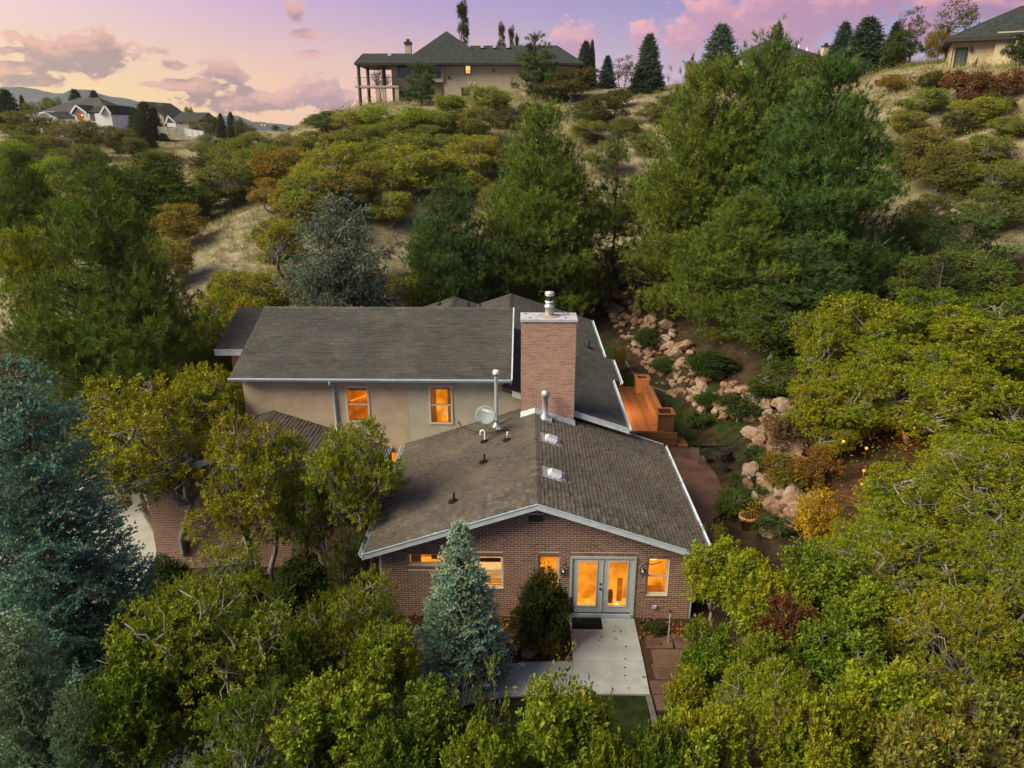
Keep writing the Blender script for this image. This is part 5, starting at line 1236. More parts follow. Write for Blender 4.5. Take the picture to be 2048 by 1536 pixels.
def planter(x0, x1, y0, y1, z0, z1):
    mb = MB(); n = 5
    pl = []
    for k in range(n):
        a = x0 + (x1 - x0) * k / n; b = x0 + (x1 - x0) * (k + 1) / n - .006
        pl.append((a, b, y0, y0 + .03)); pl.append((a, b, y1 - .03, y1))
        a = y0 + .031 + (y1 - y0 - .062) * k / n; b = y0 + .031 + (y1 - y0 - .062) * (k + 1) / n - .006
        pl.append((x0, x0 + .03, a, b)); pl.append((x1 - .03, x1, a, b))
    for a, b, c, d in pl: mb.box(a, b, c, d, z0, z1 - .04, 'redwood')
    q = .05
    mb.box(x0 - q, x1 + q, y0 - q, y0 + .09, z1 - .04, z1, 'redwood'); mb.box(x0 - q, x1 + q, y1 - .09, y1 + q, z1 - .04, z1, 'redwood')
    mb.box(x0 - q, x0 + .09, y0 + .091, y1 - .091, z1 - .04, z1, 'redwood'); mb.box(x1 - .09, x1 + q, y0 + .091, y1 - .091, z1 - .04, z1, 'redwood')
    mb.box(x0 + .03, x1 - .03, y0 + .03, y1 - .03, z0 + .1, z1 - .25, 'soil_pot'); return dp(mb, 'planter_box')
planter(6.0, 6.75, 31.05, 31.85, .3, 1.62); planter(5.75, 6.4, 36.0, 36.7, .82, 1.62)
for k in range(4): mb = MB(); mb.box(6.05 + k * .115, 6.155 + k * .115, 31.95, 35.9, 1.24, 1.28, 'redwood'); dp(mb, 'bench_slat')
mb = MB(); mb.box(6.03, 6.07, 31.95, 35.9, .82, 1.235, 'redwood'); dp(mb, 'bench_side')
# the wall lamp that lights the deck
wl = thing('wall_lamp', 'small lit wall lamp under the eave over the redwood deck', 'wall lamp', (3.34, 33.4, 2.55))
mb = MB(); mb.box(-.04, .0, -.06, .06, -.1, .1, 'black_metal'); mb.lathe((.10, 0, -.1), [(.0, .2), (.07, .17), (.075, .14), (.01, .13)], 'black_metal', 12); mb.build('bracket', wl)
mb = MB(); mb.lathe((.10, 0, -.1), [(.0, .0), (.05, .02), (.055, .12), (.0, .13)], 'bulb_glow', 12); mb.build('bulb', wl)
def lamp_light(p, energy, col=(1.0, .42, .10), r=.12):
    l = bpy.data.lights.new('lamp_light', 'POINT'); l.energy = energy; l.color = col; l.shadow_soft_size = r
    o = bpy.data.objects.new('lamp_light', l); COL.objects.link(o); o.location = p; return o
lamp_light((4.15, 33.2, 2.25), 420, (1.0, .58, .22))
# bistro set on the patio
def bistro_table(x, y):
    t = thing('bistro_table', 'round black wrought iron bistro table on the edge of the patio', 'table', (x, y, .04))
    mb = MB(); mb.lathe((0, 0, 0), [(.0, .71), (.42, .71), (.43, .70), (.42, .685), (.0, .685)], 'black_metal', 28)
    for r in (.14, .28, .4): mb.tube([(r * math.cos(a), r * math.sin(a), .715) for a in np.linspace(0, 6.2832, 24)], .012, 'black_metal', 5, cap=False)
    mb.build('table_top', t)
    for k in range(4):
        a = k * 1.571 + .5; mb = MB(); mb.tube([(.30 * math.cos(a), .30 * math.sin(a), .68), (.12 * math.cos(a), .12 * math.sin(a), .40), (.22 * math.cos(a), .22 * math.sin(a), .15), (.36 * math.cos(a), .36 * math.sin(a), .0)], .016, 'black_metal', 6); mb.build('leg', t)
def bistro_chair(x, y, rz, label):
    t = thing('bistro_chair', label, 'chair', (x, y, .04), rz, 'black iron patio chairs')
    mb = MB(); mb.lathe((0, 0, 0), [(.0, .44), (.2, .445), (.215, .435), (.2, .42), (.0, .42)], 'black_metal', 20); mb.build('seat', t)
    for k in range(4):
        a = k * 1.571 + .785; mb = MB(); mb.tube([(.17 * math.cos(a), .17 * math.sin(a), .43), (.2 * math.cos(a), .2 * math.sin(a), .2), (.27 * math.cos(a), .27 * math.sin(a), 0)], .014, 'black_metal', 6); mb.build('leg', t)
    mb = MB(); arc = [(.20 * math.cos(a), -.17 - .03 * math.sin(a), .44 + .44 * math.sin(a) ** .6) for a in np.linspace(0.02, math.pi - .02, 16)]; mb.tube(arc, .013, 'black_metal', 6)
    for k in range(5): u = -.14 + .07 * k; mb.tube([(u, -.17, .44), (u * 1.0, -.2, .44 + .43 * max(.2, 1 - (u / .2) ** 2) ** .35)], .008, 'black_metal', 5)
    mb.build('backrest', t)
tp = at_z(1452, 925, .4)
bistro_table(8.35, 29.0)
bistro_chair(7.75, 29.3, -1.9, 'black iron chair on the house side of the bistro table'); bistro_chair(8.30, 28.2, .1 + math.pi * 0, 'black iron chair nearest the camera at the bistro table'); bistro_chair(8.8, 29.6, 2.4, 'black iron chair against the rocks behind the bistro table')
# pots
pt = thing('terracotta_pot', 'large terracotta pot with orange flowers at the edge of the paved path', 'plant pot', (*at_z(1494, 1058, .05)[:2], .05))
mb = MB(); mb.lathe((0, 0, 0), [(.0, 0), (.19, 0), (.29, .44), (.33, .44), (.345, .46), (.345, .55), (.33, .56), (.29, .56), (.28, .48), (.0, .48)], 'terracotta', 28); mb.build('pot', pt)
mb = MB(); mb.lathe((0, 0, 0), [(.0, .50), (.28, .49)], 'soil_pot', 20); mb.build('soil', pt)
rng = np.random.default_rng(5); n = 420; c = np.column_stack([rng.normal(0, .14, n), rng.normal(0, .14, n), .5 + np.abs(rng.normal(0, .12, n))]); c[:90] = np.array([.15, .1, .7]) + rng.normal(0, .1, (90, 3)) + np.linspace(0, 1, 90)[:, None] * np.array([.2, .1, .35])
V, F, Tn = leaf_quads(c, unit(rng.normal(size=(n, 3)) + [0, 0, .4]), unit(rng.normal(size=(n, 3)) + [0, 0, 1]), rng.uniform(.06, .14, n), rng.uniform(.03, .06, n), rng.random(n))
fo = link('foliage', np_mesh('pot_foliage', V, F, Tn, ['oak_leaf']), pt); fo.color = (.16, .13, .025, .35)
bp = thing('glazed_pot', 'shiny black glazed pot between the shrubs and the boulders', 'plant pot', (*at_z(1506, 975, .05)[:2], .05))
mb = MB(); mb.lathe((0, 0, 0), [(.0, 0), (.2, 0), (.31, .28), (.30, .5), (.25, .56), (.29, .60), (.29, .63), (.24, .63), (.22, .54), (.0, .52)], 'glazed_black', 28); mb.build('pot', bp)
mb = MB(); mb.lathe((0, 0, 0), [(.0, .57), (.23, .56)], 'soil_pot', 20); mb.build('soil', bp)
# lamps glowing among the oaks on the right
for px, py, Y, lab in ((1808, 842, 27.0, 'brightest amber garden lantern among the oaks, left of a pair'), (1846, 848, 27.0, 'small amber lantern, left one of the bright pair in the oaks'), (1854, 852, 27.0, 'small amber lantern, right one of the bright pair in the oaks'),
                       (1728, 941, 24.0, 'upper amber lantern low in the oaks above the yellow shrub'), (1724, 967, 24.0, 'lowest reddish lantern in the oaks above the yellow shrub'), (1733, 896, 25.0, 'tiny amber lantern midway between the two lit clusters'), (1687, 882, 25.0, 'faintest amber lantern, leftmost in the oaks')):
    p = at_y(px, py, Y); g = gz(p[0], p[1]); r = .085 if 'brightest' in lab else .05
    t = thing('garden_lantern', lab, 'lantern', (p[0], p[1], g), group='amber lanterns among the oaks'); h = p[2] - g
    mb = MB(); mb.tube([(0, 0, -.2), (0, 0, h - r * 1.3)], .018, 'black_metal', 6); mb.lathe((0, 0, h), [(r * 1.1, r), (r * .5, r * 1.5), (.0, r * 1.6)], 'black_metal', 10); mb.build('post', t)
    mb = MB(); mb.lathe((0, 0, h), [(.0, -r * 1.2), (r * .8, -r * .8), (r, 0), (r * .8, r * .8), (0, r)], 'bulb_glow', 12); mb.build('bulb', t)
    if 'left of a pair' in lab or 'upper' in lab: lamp_light((p[0], p[1] - .25, p[2]), 70, (1.0, .36, .06), .06)

# ------------------------------------------------------------------ neighbours
def nb(mb, name, T, parent=None):
    o = mb.build(name, parent or T)
    if parent is None: o.location = -T.location
    return o
def flat_window(T, x0, x1, z0, z1, Y, pane='dark_glass', frame='trim_brown', fw=.1, name='window', bars=0):
    mb = MB()
    mb.box(x0, x0 + fw, Y - .08, Y, z0, z1, frame); mb.box(x1 - fw, x1, Y - .08, Y, z0, z1, frame); mb.box(x0 + fw, x1 - fw, Y - .08, Y, z0, z0 + fw, frame); mb.box(x0 + fw, x1 - fw, Y - .08, Y, z1 - fw, z1, frame)
    for k in range(bars):
        x = x0 + (x1 - x0) * (k + 1) / (bars + 1); mb.box(x - .02, x + .02, Y - .07, Y - .035, z0 + fw, z1 - fw, frame)
    w = nb(mb, name, T); p = MB(); p.poly([(x0 + fw, Y - .03, z0 + fw), (x1 - fw, Y - .03, z0 + fw), (x1 - fw, Y - .03, z1 - fw), (x0 + fw, Y - .03, z1 - fw)], pane); p.build('pane', w); return w
def px_rect(x0, y0, x1, y1, Y):
    a = at_y(x0, y1, Y); b = at_y(x1, y0, Y); return a[0], b[0], a[2], b[2]
# mansion on the spur
MY = 106.0
mh = thing('hilltop_house', 'wide tan stucco house with a dark hipped roof and columned balcony on the hilltop', 'house', (-8, 108, 17.5))
ez = 21.9
mb = MB(); x0, x1, z0, _ = px_rect(884, 200, 1150, 190, MY); mb.box(x0, 7.0, MY, MY + 12, 15.5, ez, 'stucco_tan'); mb.box(at_y(782, 200, MY)[0], x0, MY + 1.4, MY + 12, 15.0, ez, 'stucco_tan'); nb(mb, 'wall', mh)
x0, x1, z0, z1 = px_rect(776, 128, 850, 168, MY + .6); 
mb = MB(); a, b, c, d = px_rect(857, 129, 881, 156, MY - .4); mb.box(a - .2, b + .25, MY - .35, MY + 1.38, c - .5, ez - .02, 'stucco_tan'); nb(mb, 'bay', mh)
flat_window(mh, a, b, c, d, MY - .37)
flat_window(mh, *px_rect(793, 131, 823, 158, MY + 1.4), MY + 1.39, 'dark_glass', 'trim_white')
flat_window(mh, *px_rect(930, 130, 942, 149, MY), MY - .01, 'lit_pale', 'trim_dark', .12, bars=1)
flat_window(mh, *px_rect(923, 175, 939, 191, MY), MY - .01, 'dark_glass', 'trim_dark', .12, bars=1)
flat_window(mh, *px_rect(797, 180, 812, 197, MY + 1.4), MY + 1.39, 'dark_glass', 'trim_white')
mb = MB(); xa = at_y(718, 200, MY)[0]; zb = at_y(720, 172, MY)[2]; mb.box(xa - .2, at_y(800, 172, MY)[0], MY - 1.2, MY + 1.4, zb - .25, zb, 'stucco_tan'); nb(mb, 'balcony_floor', mh)
for px in (719, 737):
    for yy in (MY - 1.0,) if px == 719 else (MY + 2.0,):
        x = at_y(px, 170, yy)[0]; mb = MB(); mb.tube([(x, yy, 15.5), (x, yy, ez - .05)], .22, 'bark_brown', 10); nb(mb, 'column', mh)
for px in (756, 768, 794):
    x = at_y(px, 190, MY - 1)[0]; mb = MB(); mb.box(x - .25, x + .25, MY - 1.1, MY - .6, 15.5, zb - .25, 'stucco_tan'); nb(mb, 'column', mh)
x = at_y(768, 150, MY + 1)[0]; mb = MB(); mb.tube([(x, MY + 1, zb), (x, MY + 1, ez - .05)], .25, 'bark_brown', 10); nb(mb, 'column', mh)
mb = MB(); 
for k in range(26): x = xa + k * .24; mb.tube([(x, MY - 1.15, zb), (x, MY - 1.15, zb + .95)], .015, 'black_metal', 4)
mb.bar((xa, MY - 1.15, zb + .97), (xa + 6.1, MY - 1.15, zb + .97), .05, .05, 'black_metal'); nb(mb, 'railing', mh)
mb = MB(); e0 = ez
def hip(x0, x1, y0, y1, z, rx0, rx1, ry, rz, m='roof_dark', th=.25):
    A = [(x0, y0, z), (x1, y0, z), (x1, y1, z), (x0, y1, z)]; B = [(rx0, ry, rz), (rx1, ry, rz)]
    if abs(rx1 - rx0) < .01:
        mb.mesh(A + B[:1], [(0, 1, 4), (1, 2, 4), (2, 3, 4), (3, 0, 4)], m, .35)
    else: mb.mesh(A + B, [(0, 1, 5, 4), (1, 2, 5), (2, 3, 4, 5), (3, 0, 4)], m, .35)
    mb.mesh(A + [(p[0], p[1], p[2] - th) for p in A], [(0, 4, 5, 1), (1, 5, 6, 2), (2, 6, 7, 3), (3, 7, 4, 0), (4, 7, 6, 5)], 'trim_dark')
hz = at_y(893, 62, 113)[2]; hx = at_y(893, 62, 113)[0]
rl_ = at_y(725, 107, 109)[2]
hip(at_y(708, 127, 104.6)[0], at_y(900, 127, 104.6)[0], 104.6, 113.5, ez, at_y(725, 107, 109)[0], at_y(820, 107, 109)[0], 109, rl_)
hip(at_y(800, 127, 104.9)[0], at_y(985, 127, 104.9)[0], 104.9, 121, ez - .02, hx, hx, 113, hz)
hip(at_y(880, 127, 105.0)[0], 7.6, 105.0, 117, ez - .04, at_y(935, 91, 111)[0], 4.2, 111, at_y(980, 91, 111)[2])
nb(mb, 'roof', mh)
mb = MB(); a, b, c, d = px_rect(811, 84, 822, 108, 110); mb.box(a, b, 109.6, 110.5, c - 1, d, 'stucco_tan'); mb.box(a - .08, b + .08, 109.5, 110.6, d - .35, d, 'trim_dark'); mb.box(a + .2, b - .2, 109.8, 110.3, d, d + .35, 'trim_dark'); nb(mb, 'chimney', mh)
for px, py in ((781, 107), (938, 91), (965, 91), (989, 91), (1016, 91)):
    p = at_y(px, py + 1, 110.5 if px > 800 else 108.5); mb = MB(); mb.box(p[0] - .22, p[0] + .22, p[1] - .9, p[1] - .3, p[2] - .3, p[2] - .02, 'bright_metal'); nb(mb, 'roof_vent', mh)
mb = MB(); x = at_y(884, 150, MY)[0]; mb.tube([(x, MY - .08, ez - .1), (x, MY - .08, 16.5)], .07, 'trim_brown', 6); nb(mb, 'downspout', mh)
for px, py in ((898, 155), (987, 141)): p = at_y(px, py, MY); mb = MB(); mb.box(p[0] - .1, p[0] + .1, MY - .2, MY - .005, p[2] - .15, p[2] + .15, 'trim_dark'); nb(mb, 'wall_light', mh)
for px, py in ((941, 167), (950, 167)): p = at_y(px, py, MY); mb = MB(); mb.lathe((0, 0, 0), [(0, .16), (.1, .14), (.14, 0)], 'siding_white', 10); mb.v = [(p[0] + a, MY - c_, p[2] + b) for a, b, c_ in mb.v]; nb(mb, 'flood_light', mh)
# lower house right of the mansion (dark roof only shows)
def far_house(name, label, cat, x0, x1, y0, y1, zb, ze, ridge, wallm, roofm='shingle_grey', gable=True, over=.5, along='x'):
    T = thing(name, label, cat, ((x0 + x1) / 2, (y0 + y1) / 2, zb)); mb_ = MB(); mb_.box(x0, x1, y0, y1, zb - 1.5, ze, wallm); rz = ridge
    o = over; m2 = MB()
    if along == 'x':
        ym = (y0 + y1) / 2; i = 0 if gable else (y1 - y0) / 2 * .8
        A = [(x0 - o, y0 - o, ze - .1), (x1 + o, y0 - o, ze - .1), (x1 + o, y1 + o, ze - .1), (x0 - o, y1 + o, ze - .1), (x0 - o + i, ym, rz), (x1 + o - i, ym, rz)]
        m2.mesh(A, [(0, 1, 5, 4), (1, 2, 5), (2, 3, 4, 5), (3, 0, 4), (0, 3, 2, 1)], roofm, .35)
        if gable: mb_.mesh([(x0, y0, ze), (x0, y1, ze), (x0, ym, rz - .2), (x1, y0, ze), (x1, y1, ze), (x1, ym, rz - .2)], [(0, 2, 1), (3, 4, 5)], wallm)
    else:
        xm = (x0 + x1) / 2
        A = [(x0 - o, y0 - o, ze - .1), (x1 + o, y0 - o, ze - .1), (x1 + o, y1 + o, ze - .1), (x0 - o, y1 + o, ze - .1), (xm, y0 - o, rz), (xm, y1 + o, rz)]
        m2.mesh(A, [(1, 2, 5, 4), (3, 0, 4, 5)], roofm, .35)
        B = [(a, b, c - .22) for a, b, c in A]; m2.mesh(B, [(4, 5, 2, 1), (5, 4, 0, 3)], 'trim_white')
        m2.mesh([A[0], A[4], A[1], B[1], B[4], B[0]], [(0, 5, 4, 1), (1, 4, 3, 2)], 'trim_white' if wallm == 'siding_white' else 'trim_brown')
        mb_.mesh([(x0, y0, ze), (x1, y0, ze), (xm, y0, rz - .2), (x0, y1, ze), (x1, y1, ze), (xm, y1, rz - .2)], [(0, 1, 2), (5, 4, 3)], wallm)
    nb(mb_, 'wall', T); nb(m2, 'roof', T); return T
p0, p1 = at_y(1090, 128, 116), at_y(1160, 113, 118)
far_house('neighbour_house', 'low dark roofed house behind the pine right of the mansion', 'house', p0[0], p1[0] + 1, 114, 124, 18.5, at_y(1120, 128, 116)[2], at_y(1110, 112, 119)[2], 'stucco_tan', 'roof_dark', gable=False)
# right hilltop house
rh = thing('hilltop_house', 'cream stucco house with a dark green door and dark hip roof on the right crest', 'house', (42, 76, 19))
c1 = at_y(1898, 135, 76.0); ang = rad(-24)
ux_, uy_ = math.cos(ang), math.sin(ang)
def W2(u, v, z): return (c1[0] + ux_ * u - uy_ * v, c1[1] + uy_ * u + ux_ * v, z)
def at_wall(px, py): 
    q = at_plane(px, py, c1, (uy_, -ux_, 0)); u = (q[0] - c1[0]) * ux_ + (q[1] - c1[1]) * uy_; return u, q[2]
def wbox(mb, u0, u1, v0, v1, z0, z1, m): mb.hexa([W2(u0, v0, z0), W2(u1, v0, z0), W2(u1, v1, z0), W2(u0, v1, z0), W2(u0, v0, z1), W2(u1, v0, z1), W2(u1, v1, z1), W2(u0, v1, z1)], m)
ze = at_wall(1905, 76)[1]; zt = at_wall(2040, 50)[1]; zmid = max(ze, 21.9)
mb = MB(); wbox(mb, 0, 16, 0, 10, 17.0, ze, 'stucco_cream'); wbox(mb, at_wall(1990, 90)[0], 16, -.5, 0, 17, ze + .3, 'stucco_cream'); nb(mb, 'wall', rh)
mb = MB(); o_ = .7; A = [W2(-o_, -o_ - .3, ze - .05), W2(16 + o_, -o_ - .3, ze - .05), W2(16 + o_, 10 + o_, ze - .05), W2(-o_, 10 + o_, ze - .05)]
uR, zR = at_wall(2000, 26); rzz = ze + 3.0
A2 = A + [W2(5.4, 5, rzz), W2(10.6, 5, rzz)]; mb.mesh(A2, [(0, 1, 5, 4), (1, 2, 5), (2, 3, 4, 5), (3, 0, 4)], 'roof_dark', .3); mb.mesh(A + [(a, b, c - .35) for a, b, c in A], [(0, 4, 5, 1), (1, 5, 6, 2), (2, 6, 7, 3), (3, 7, 4, 0), (4, 7, 6, 5)], 'trim_dark'); nb(mb, 'roof', rh)
u0, zz0 = at_wall(1907, 136); u1, zz1 = at_wall(1934, 97); mb = MB(); wbox(mb, u0, u1, -.06, 0, 17.6, zz1, 'blue_cover'); wbox(mb, u0 - .1, u0, -.1, -.0, 17.6, zz1 + .1, 'trim_dark'); wbox(mb, u1, u1 + .1, -.1, 0, 17.6, zz1 + .1, 'trim_dark'); wbox(mb, u0, u1, -.1, 0, zz1, zz1 + .1, 'trim_dark'); nb(mb, 'door', rh)
u0, zz0 = at_wall(2025, 96); u1, zz1 = at_wall(2060, 64); mb = MB(); wbox(mb, u0, u1, -.56, -.5, zz0, zz1, 'trim_brown'); wd = nb(mb, 'window', rh)
mb = MB(); n_ = 4
for i in range(n_):
    for j in range(3): a = u0 + .06 + (u1 - u0 - .08) * i / n_; b = a + (u1 - u0 - .08) / n_ - .05; c = zz0 + .06 + (zz1 - zz0 - .08) * j / 3; mb.poly([W2(a, -.57, c), W2(b, -.57, c), W2(b, -.57, c + (zz1 - zz0) / 3 - .07), W2(a, -.57, c + (zz1 - zz0) / 3 - .07)], 'lit_pale')
o = mb.build('pane', wd)
u0, zz0 = at_wall(1943, 98); mb = MB(); wbox(mb, u0 - .09, u0 + .09, -.25, -.02, zz0 - .25, zz0 + .1, 'trim_dark'); wbox(mb, u0 - .03, u0 + .03, -.1, 0, zz0 + .1, zz0 + .3, 'trim_dark'); nb(mb, 'wall_lantern', rh)
mb = MB(); wbox(mb, -.06, .04, -.12, -.02, 17.5, ze - .1, 'stucco_tan'); nb(mb, 'downspout', rh)
mb = MB(); q = W2(8.5, 1.2, ze + .95); mb.box(q[0] - .2, q[0] + .2, q[1] - .2, q[1] + .2, q[2] - .3, q[2] + .55, 'bright_metal'); nb(mb, 'roof_vent', rh)
u0, zz0 = at_wall(1948, 125); q = W2(u0, -.1, zz0 - .3)
t = thing('butterfly_ornament', 'dark leaf shaped metal wall ornament right of the green door', 'wall ornament', q); mb = MB()
for s, e in ((.25, .75), (.55, .6), (-.15, .35), (.5, .25)): mb.mesh([(0, 0, 0), (s * .5 - .1, -.03, e * .4), (s, -.04, e), (s * .5 + .12, -.03, e * .5)], [(0, 1, 2, 3), (3, 2, 1, 0)], 'trim_brown')
mb.build('leaf', t)
# dark roofs behind the right ridge
a, b = at_y(1480, 108, 104), at_y(1648, 108, 104)
T = far_house('neighbour_house', 'dark roofed house half hidden behind pine tops on the right ridge', 'house', a[0] + .6, b[0] - .6, 104, 116, 19.5, at_y(1500, 112, 104)[2], at_y(1560, 80, 110)[2], 'stucco_tan', 'roof_dark', gable=False)
for px, py in ((1598, 92), (1614, 100)): p = at_y(px, py, 107); mb = MB(); mb.lathe((p[0], p[1], p[2]), [(.3, -.9), (.1, -.2), (.1, .3), (.0, .3)], 'bright_metal', 8); nb(mb, 'roof_vent', T)
a, b, c, d = px_rect(1643, 94, 1657, 112, 105); mb = MB(); mb.box(a, b, 104.5, 105.3, c - .6, d, 'stucco_tan'); mb.box(a - .1, b + .1, 104.4, 105.4, d, d + .15, 'trim_dark'); mb.box(a + .2, b - .2, 104.7, 105.1, d + .15, d + .45, 'trim_dark'); nb(mb, 'chimney', T)
a, b = at_y(1695, 108, 112), at_y(1790, 108, 112)
far_house('neighbour_house', 'dark roof showing right of the tall blue spruce on the skyline', 'house', a[0], b[0] - .8, 112, 124, 19.5, at_y(1740, 108, 112)[2], at_y(1740, 74, 118)[2], 'stucco_tan', 'roof_dark', gable=False)
# street lamp on the skyline
p = at_y(1381, 170, 98); g = gz(p[0], 98); zt = at_y(1381, 113, 98)[2]
t = thing('street_lamp', 'thin black street lamp above the small yellow tree on the ridge', 'street lamp', (p[0], 98, g)); h = zt - g
mb = MB(); mb.tube([(0, 0, -.2), (0, 0, h - .45)], [.07, .04], 'black_metal', 8); mb.build('post', t); mb = MB(); mb.lathe((0, 0, h - .5), [(.04, 0), (.16, .12), (.2, .34), (.24, .36), (.1, .46), (0, .52)], 'black_metal', 10); mb.build('lamp_head', t)
# valley houses on the left
HY = 190.0
def X(px, Y=HY): return at_y(px, 240, Y)[0]
def Z(py, Y=HY): return at_y(200, py, Y)[2]
wh = far_house('white_house', 'large white sided house with grey roof and lit balcony across the gully', 'house', X(92), X(215), HY, HY + 14, 12, Z(222), Z(193), 'siding_white', gable=False, over=.6)
mb = MB(); mb.box(X(170), X(195), HY - 4, HY, 10.5, Z(226), 'siding_white'); mb.mesh([(X(170), HY - 4, Z(226)), (X(195), HY - 4, Z(226)), (X(180), HY - 4, Z(215))], [(0, 1, 2)], 'siding_white'); mb.box(X(218), X(250), HY - 6, HY + 6, 10.5, Z(228), 'siding_white'); mb.mesh([(X(233), HY - 6, Z(228)), (X(250), HY - 6, Z(228)), (X(243), HY - 6, Z(216))], [(0, 1, 2)], 'siding_white'); nb(mb, 'wing', wh)
mb = MB()
for a, b, m_, y in ((166, 180, 215, HY - 4.6), (233, 243, 215, HY - 6.6)):
    c = 2 * m_ if 0 else 0
def gable_roof(mb, pxl, pxm, pxr, pye, pyr, y0, y1):
    L_, M_, R_ = (X(pxl), Z(pye)), (X(pxm), Z(pyr)), (X(pxr), Z(pye))
    for (xa_, za_), (xb_, zb_) in ((L_, M_), (M_, R_)):
        q = [(xa_, y0, za_), (xb_, y0, zb_), (xb_, y1, zb_), (xa_, y1, za_)]; mb.prism(q, (0, 0, .3), 'roof_dark', .4)
        mb.bar((xa_, y0 - .03, za_ + .1), (xb_, y0 - .03, zb_ + .1), .06, .4, 'siding_white', up=(0, 0, 1))
gable_roof(mb, 167, 180, 198, 228, 213, HY - 5, HY + 5); gable_roof(mb, 231, 243, 252, 230, 214, HY - 6.6, HY + 5)
q = [(X(196), HY - 4, Z(227)), (X(234), HY - 4, Z(227)), (X(234), HY + 4, Z(212)), (X(185), HY + 4, Z(212))]; mb.prism(q, (0, 0, .3), 'roof_dark', .4); nb(mb, 'roof', wh)
mb = MB(); mb.box(X(195), X(219), HY - 5.5, HY - .5, Z(245), Z(242.5), 'siding_white'); mb.box(X(203), X(205), HY - 5.6, HY - 5.3, 9.5, Z(228), 'siding_white'); mb.box(X(196), X(198), HY - 5.6, HY - 5.3, 9.5, Z(228), 'siding_white'); mb.box(X(195), X(219), HY - .55, HY - .45, Z(245), Z(228), 'trim_dark'); mb.box(X(195), X(219), HY - .55, HY - .45, Z(262), Z(246), 'trim_dark'); nb(mb, 'balcony', wh)
flat_window(wh, X(173), X(189), Z(239), Z(227), HY - 4.0, 'lit_deep', 'trim_white', .12); flat_window(wh, X(196), X(203), Z(243), Z(230), HY - .56, 'lit_deep', 'trim_white', .12); flat_window(wh, X(206), X(213), Z(243), Z(230), HY - .56, 'dark_glass', 'trim_white', .12)
mb = MB(); p = (X(185), HY - 4.2, Z(231)); mb.lathe(p, [(0, -.22), (.22, 0), (0, .22)], 'lit_lamp', 10); nb(mb, 'lamp', wh)
sh = far_house('garage', 'small white gabled garage with pale skylit roof left of the white house', 'garage', X(118), X(152), HY - 8, HY + 2, 10.5, Z(236), Z(225), 'siding_white', along='y', over=.5)
mb = MB(); mb.prism([(X(89), HY - 7, Z(233)), (X(112), HY - 7, Z(233)), (X(119), HY - 1, Z(225)), (X(97), HY - 1, Z(225))], (0, 0, .2), 'skylight_glass'); mb.box(X(91), X(117), HY - 6, HY + 1, 10, Z(233), 'siding_white'); nb(mb, 'sunroom', sh)
H2 = 200.0
bh = far_house('brown_house', 'brown steep gabled house behind the dark conifers of the valley', 'house', at_y(262, 240, H2)[0], at_y(328, 240, H2)[0], H2, H2 + 14, 11, Z(232, H2), Z(203, H2), 'stucco_tan', along='y', over=.6)
dh = far_house('dark_roofed_house', 'grey house with a big dark gable roof above the white fence', 'house', at_y(350, 240, H2)[0], at_y(400, 240, H2)[0], H2 - 2, H2 + 12, 11, Z(243, H2), Z(224, H2), 'stucco_grey', 'trim_dark', over=.5)
flat_window(dh, at_y(357, 240, H2 - 2)[0], at_y(366, 240, H2 - 2)[0], Z(250, H2), Z(244, H2), H2 - 2, 'dark_glass', 'trim_white', .15)
mb = MB(); 
for a, b in ((332, 341), (341, 352)):
    pass
m2 = MB(); p, q, r = at_y(331, 247, H2 - 6), at_y(336, 232, H2 - 6), at_y(350, 245, H2 - 6); m2.bar(p, q, .3, .3, 'siding_white', up=(0, 1, 0)); m2.bar(q, r, .3, .3, 'siding_white', up=(0, 1, 0)); a = at_y(336, 254, H2 - 6); b = at_y(352, 246, H2 - 6); m2.box(a[0], b[0], H2 - 6.2, H2 - 5.8, a[2], b[2], 'siding_white'); nb(m2, 'porch', dh)
F2 = 176.0
def fence(name, label, pxa, pxb, pya, pyb, h, m, Y=F2):
    a, b = at_y(pxa, pya, Y), at_y(pxb, pyb, Y); T = thing(name, label, 'fence', a); n = max(3, int((b[0] - a[0]) / 2.0))
    for k in range(n):
        p = a + (b - a) * k / n; q = a + (b - a) * (k + 1) / n; mb = MB(); mb.hexa([(p[0] + .1, Y, p[2]), (q[0], Y, q[2]), (q[0], Y + .08, q[2]), (p[0] + .1, Y + .08, p[2]), (p[0] + .1, Y, p[2] + h), (q[0], Y, q[2] + h), (q[0], Y + .08, q[2] + h), (p[0] + .1, Y + .08, p[2] + h)], m); nb(mb, 'panel', T)
        mb = MB(); mb.box(p[0] - .1, p[0] + .1, Y - .05, Y + .13, p[2] - .5, p[2] + h + .12, m); nb(mb, 'post', T)
fence('white_fence', 'white panel fence below the grey house across the gully', 372, 408, 271, 277, 1.55, 'siding_white')
fence('stone_fence', 'grey brown fence left of the white panel fence', 318, 371, 266, 271, 1.4, 'concrete_old', F2 + .5)
# the valley town: rooftops and lights far below the skyline gap
for px, py, lab in ((523, 250, 'left of two tiny white lights far down the valley'), (529, 250.5, 'right of two tiny white lights far down the valley')):
    p = at_y(px, py, 1500); t = MB(); t.lathe(p, [(0, -1.2), (1.2, 0), (0, 1.2)], 'lit_lamp', 8); t.build('distant_light', None, label=lab, category='light')

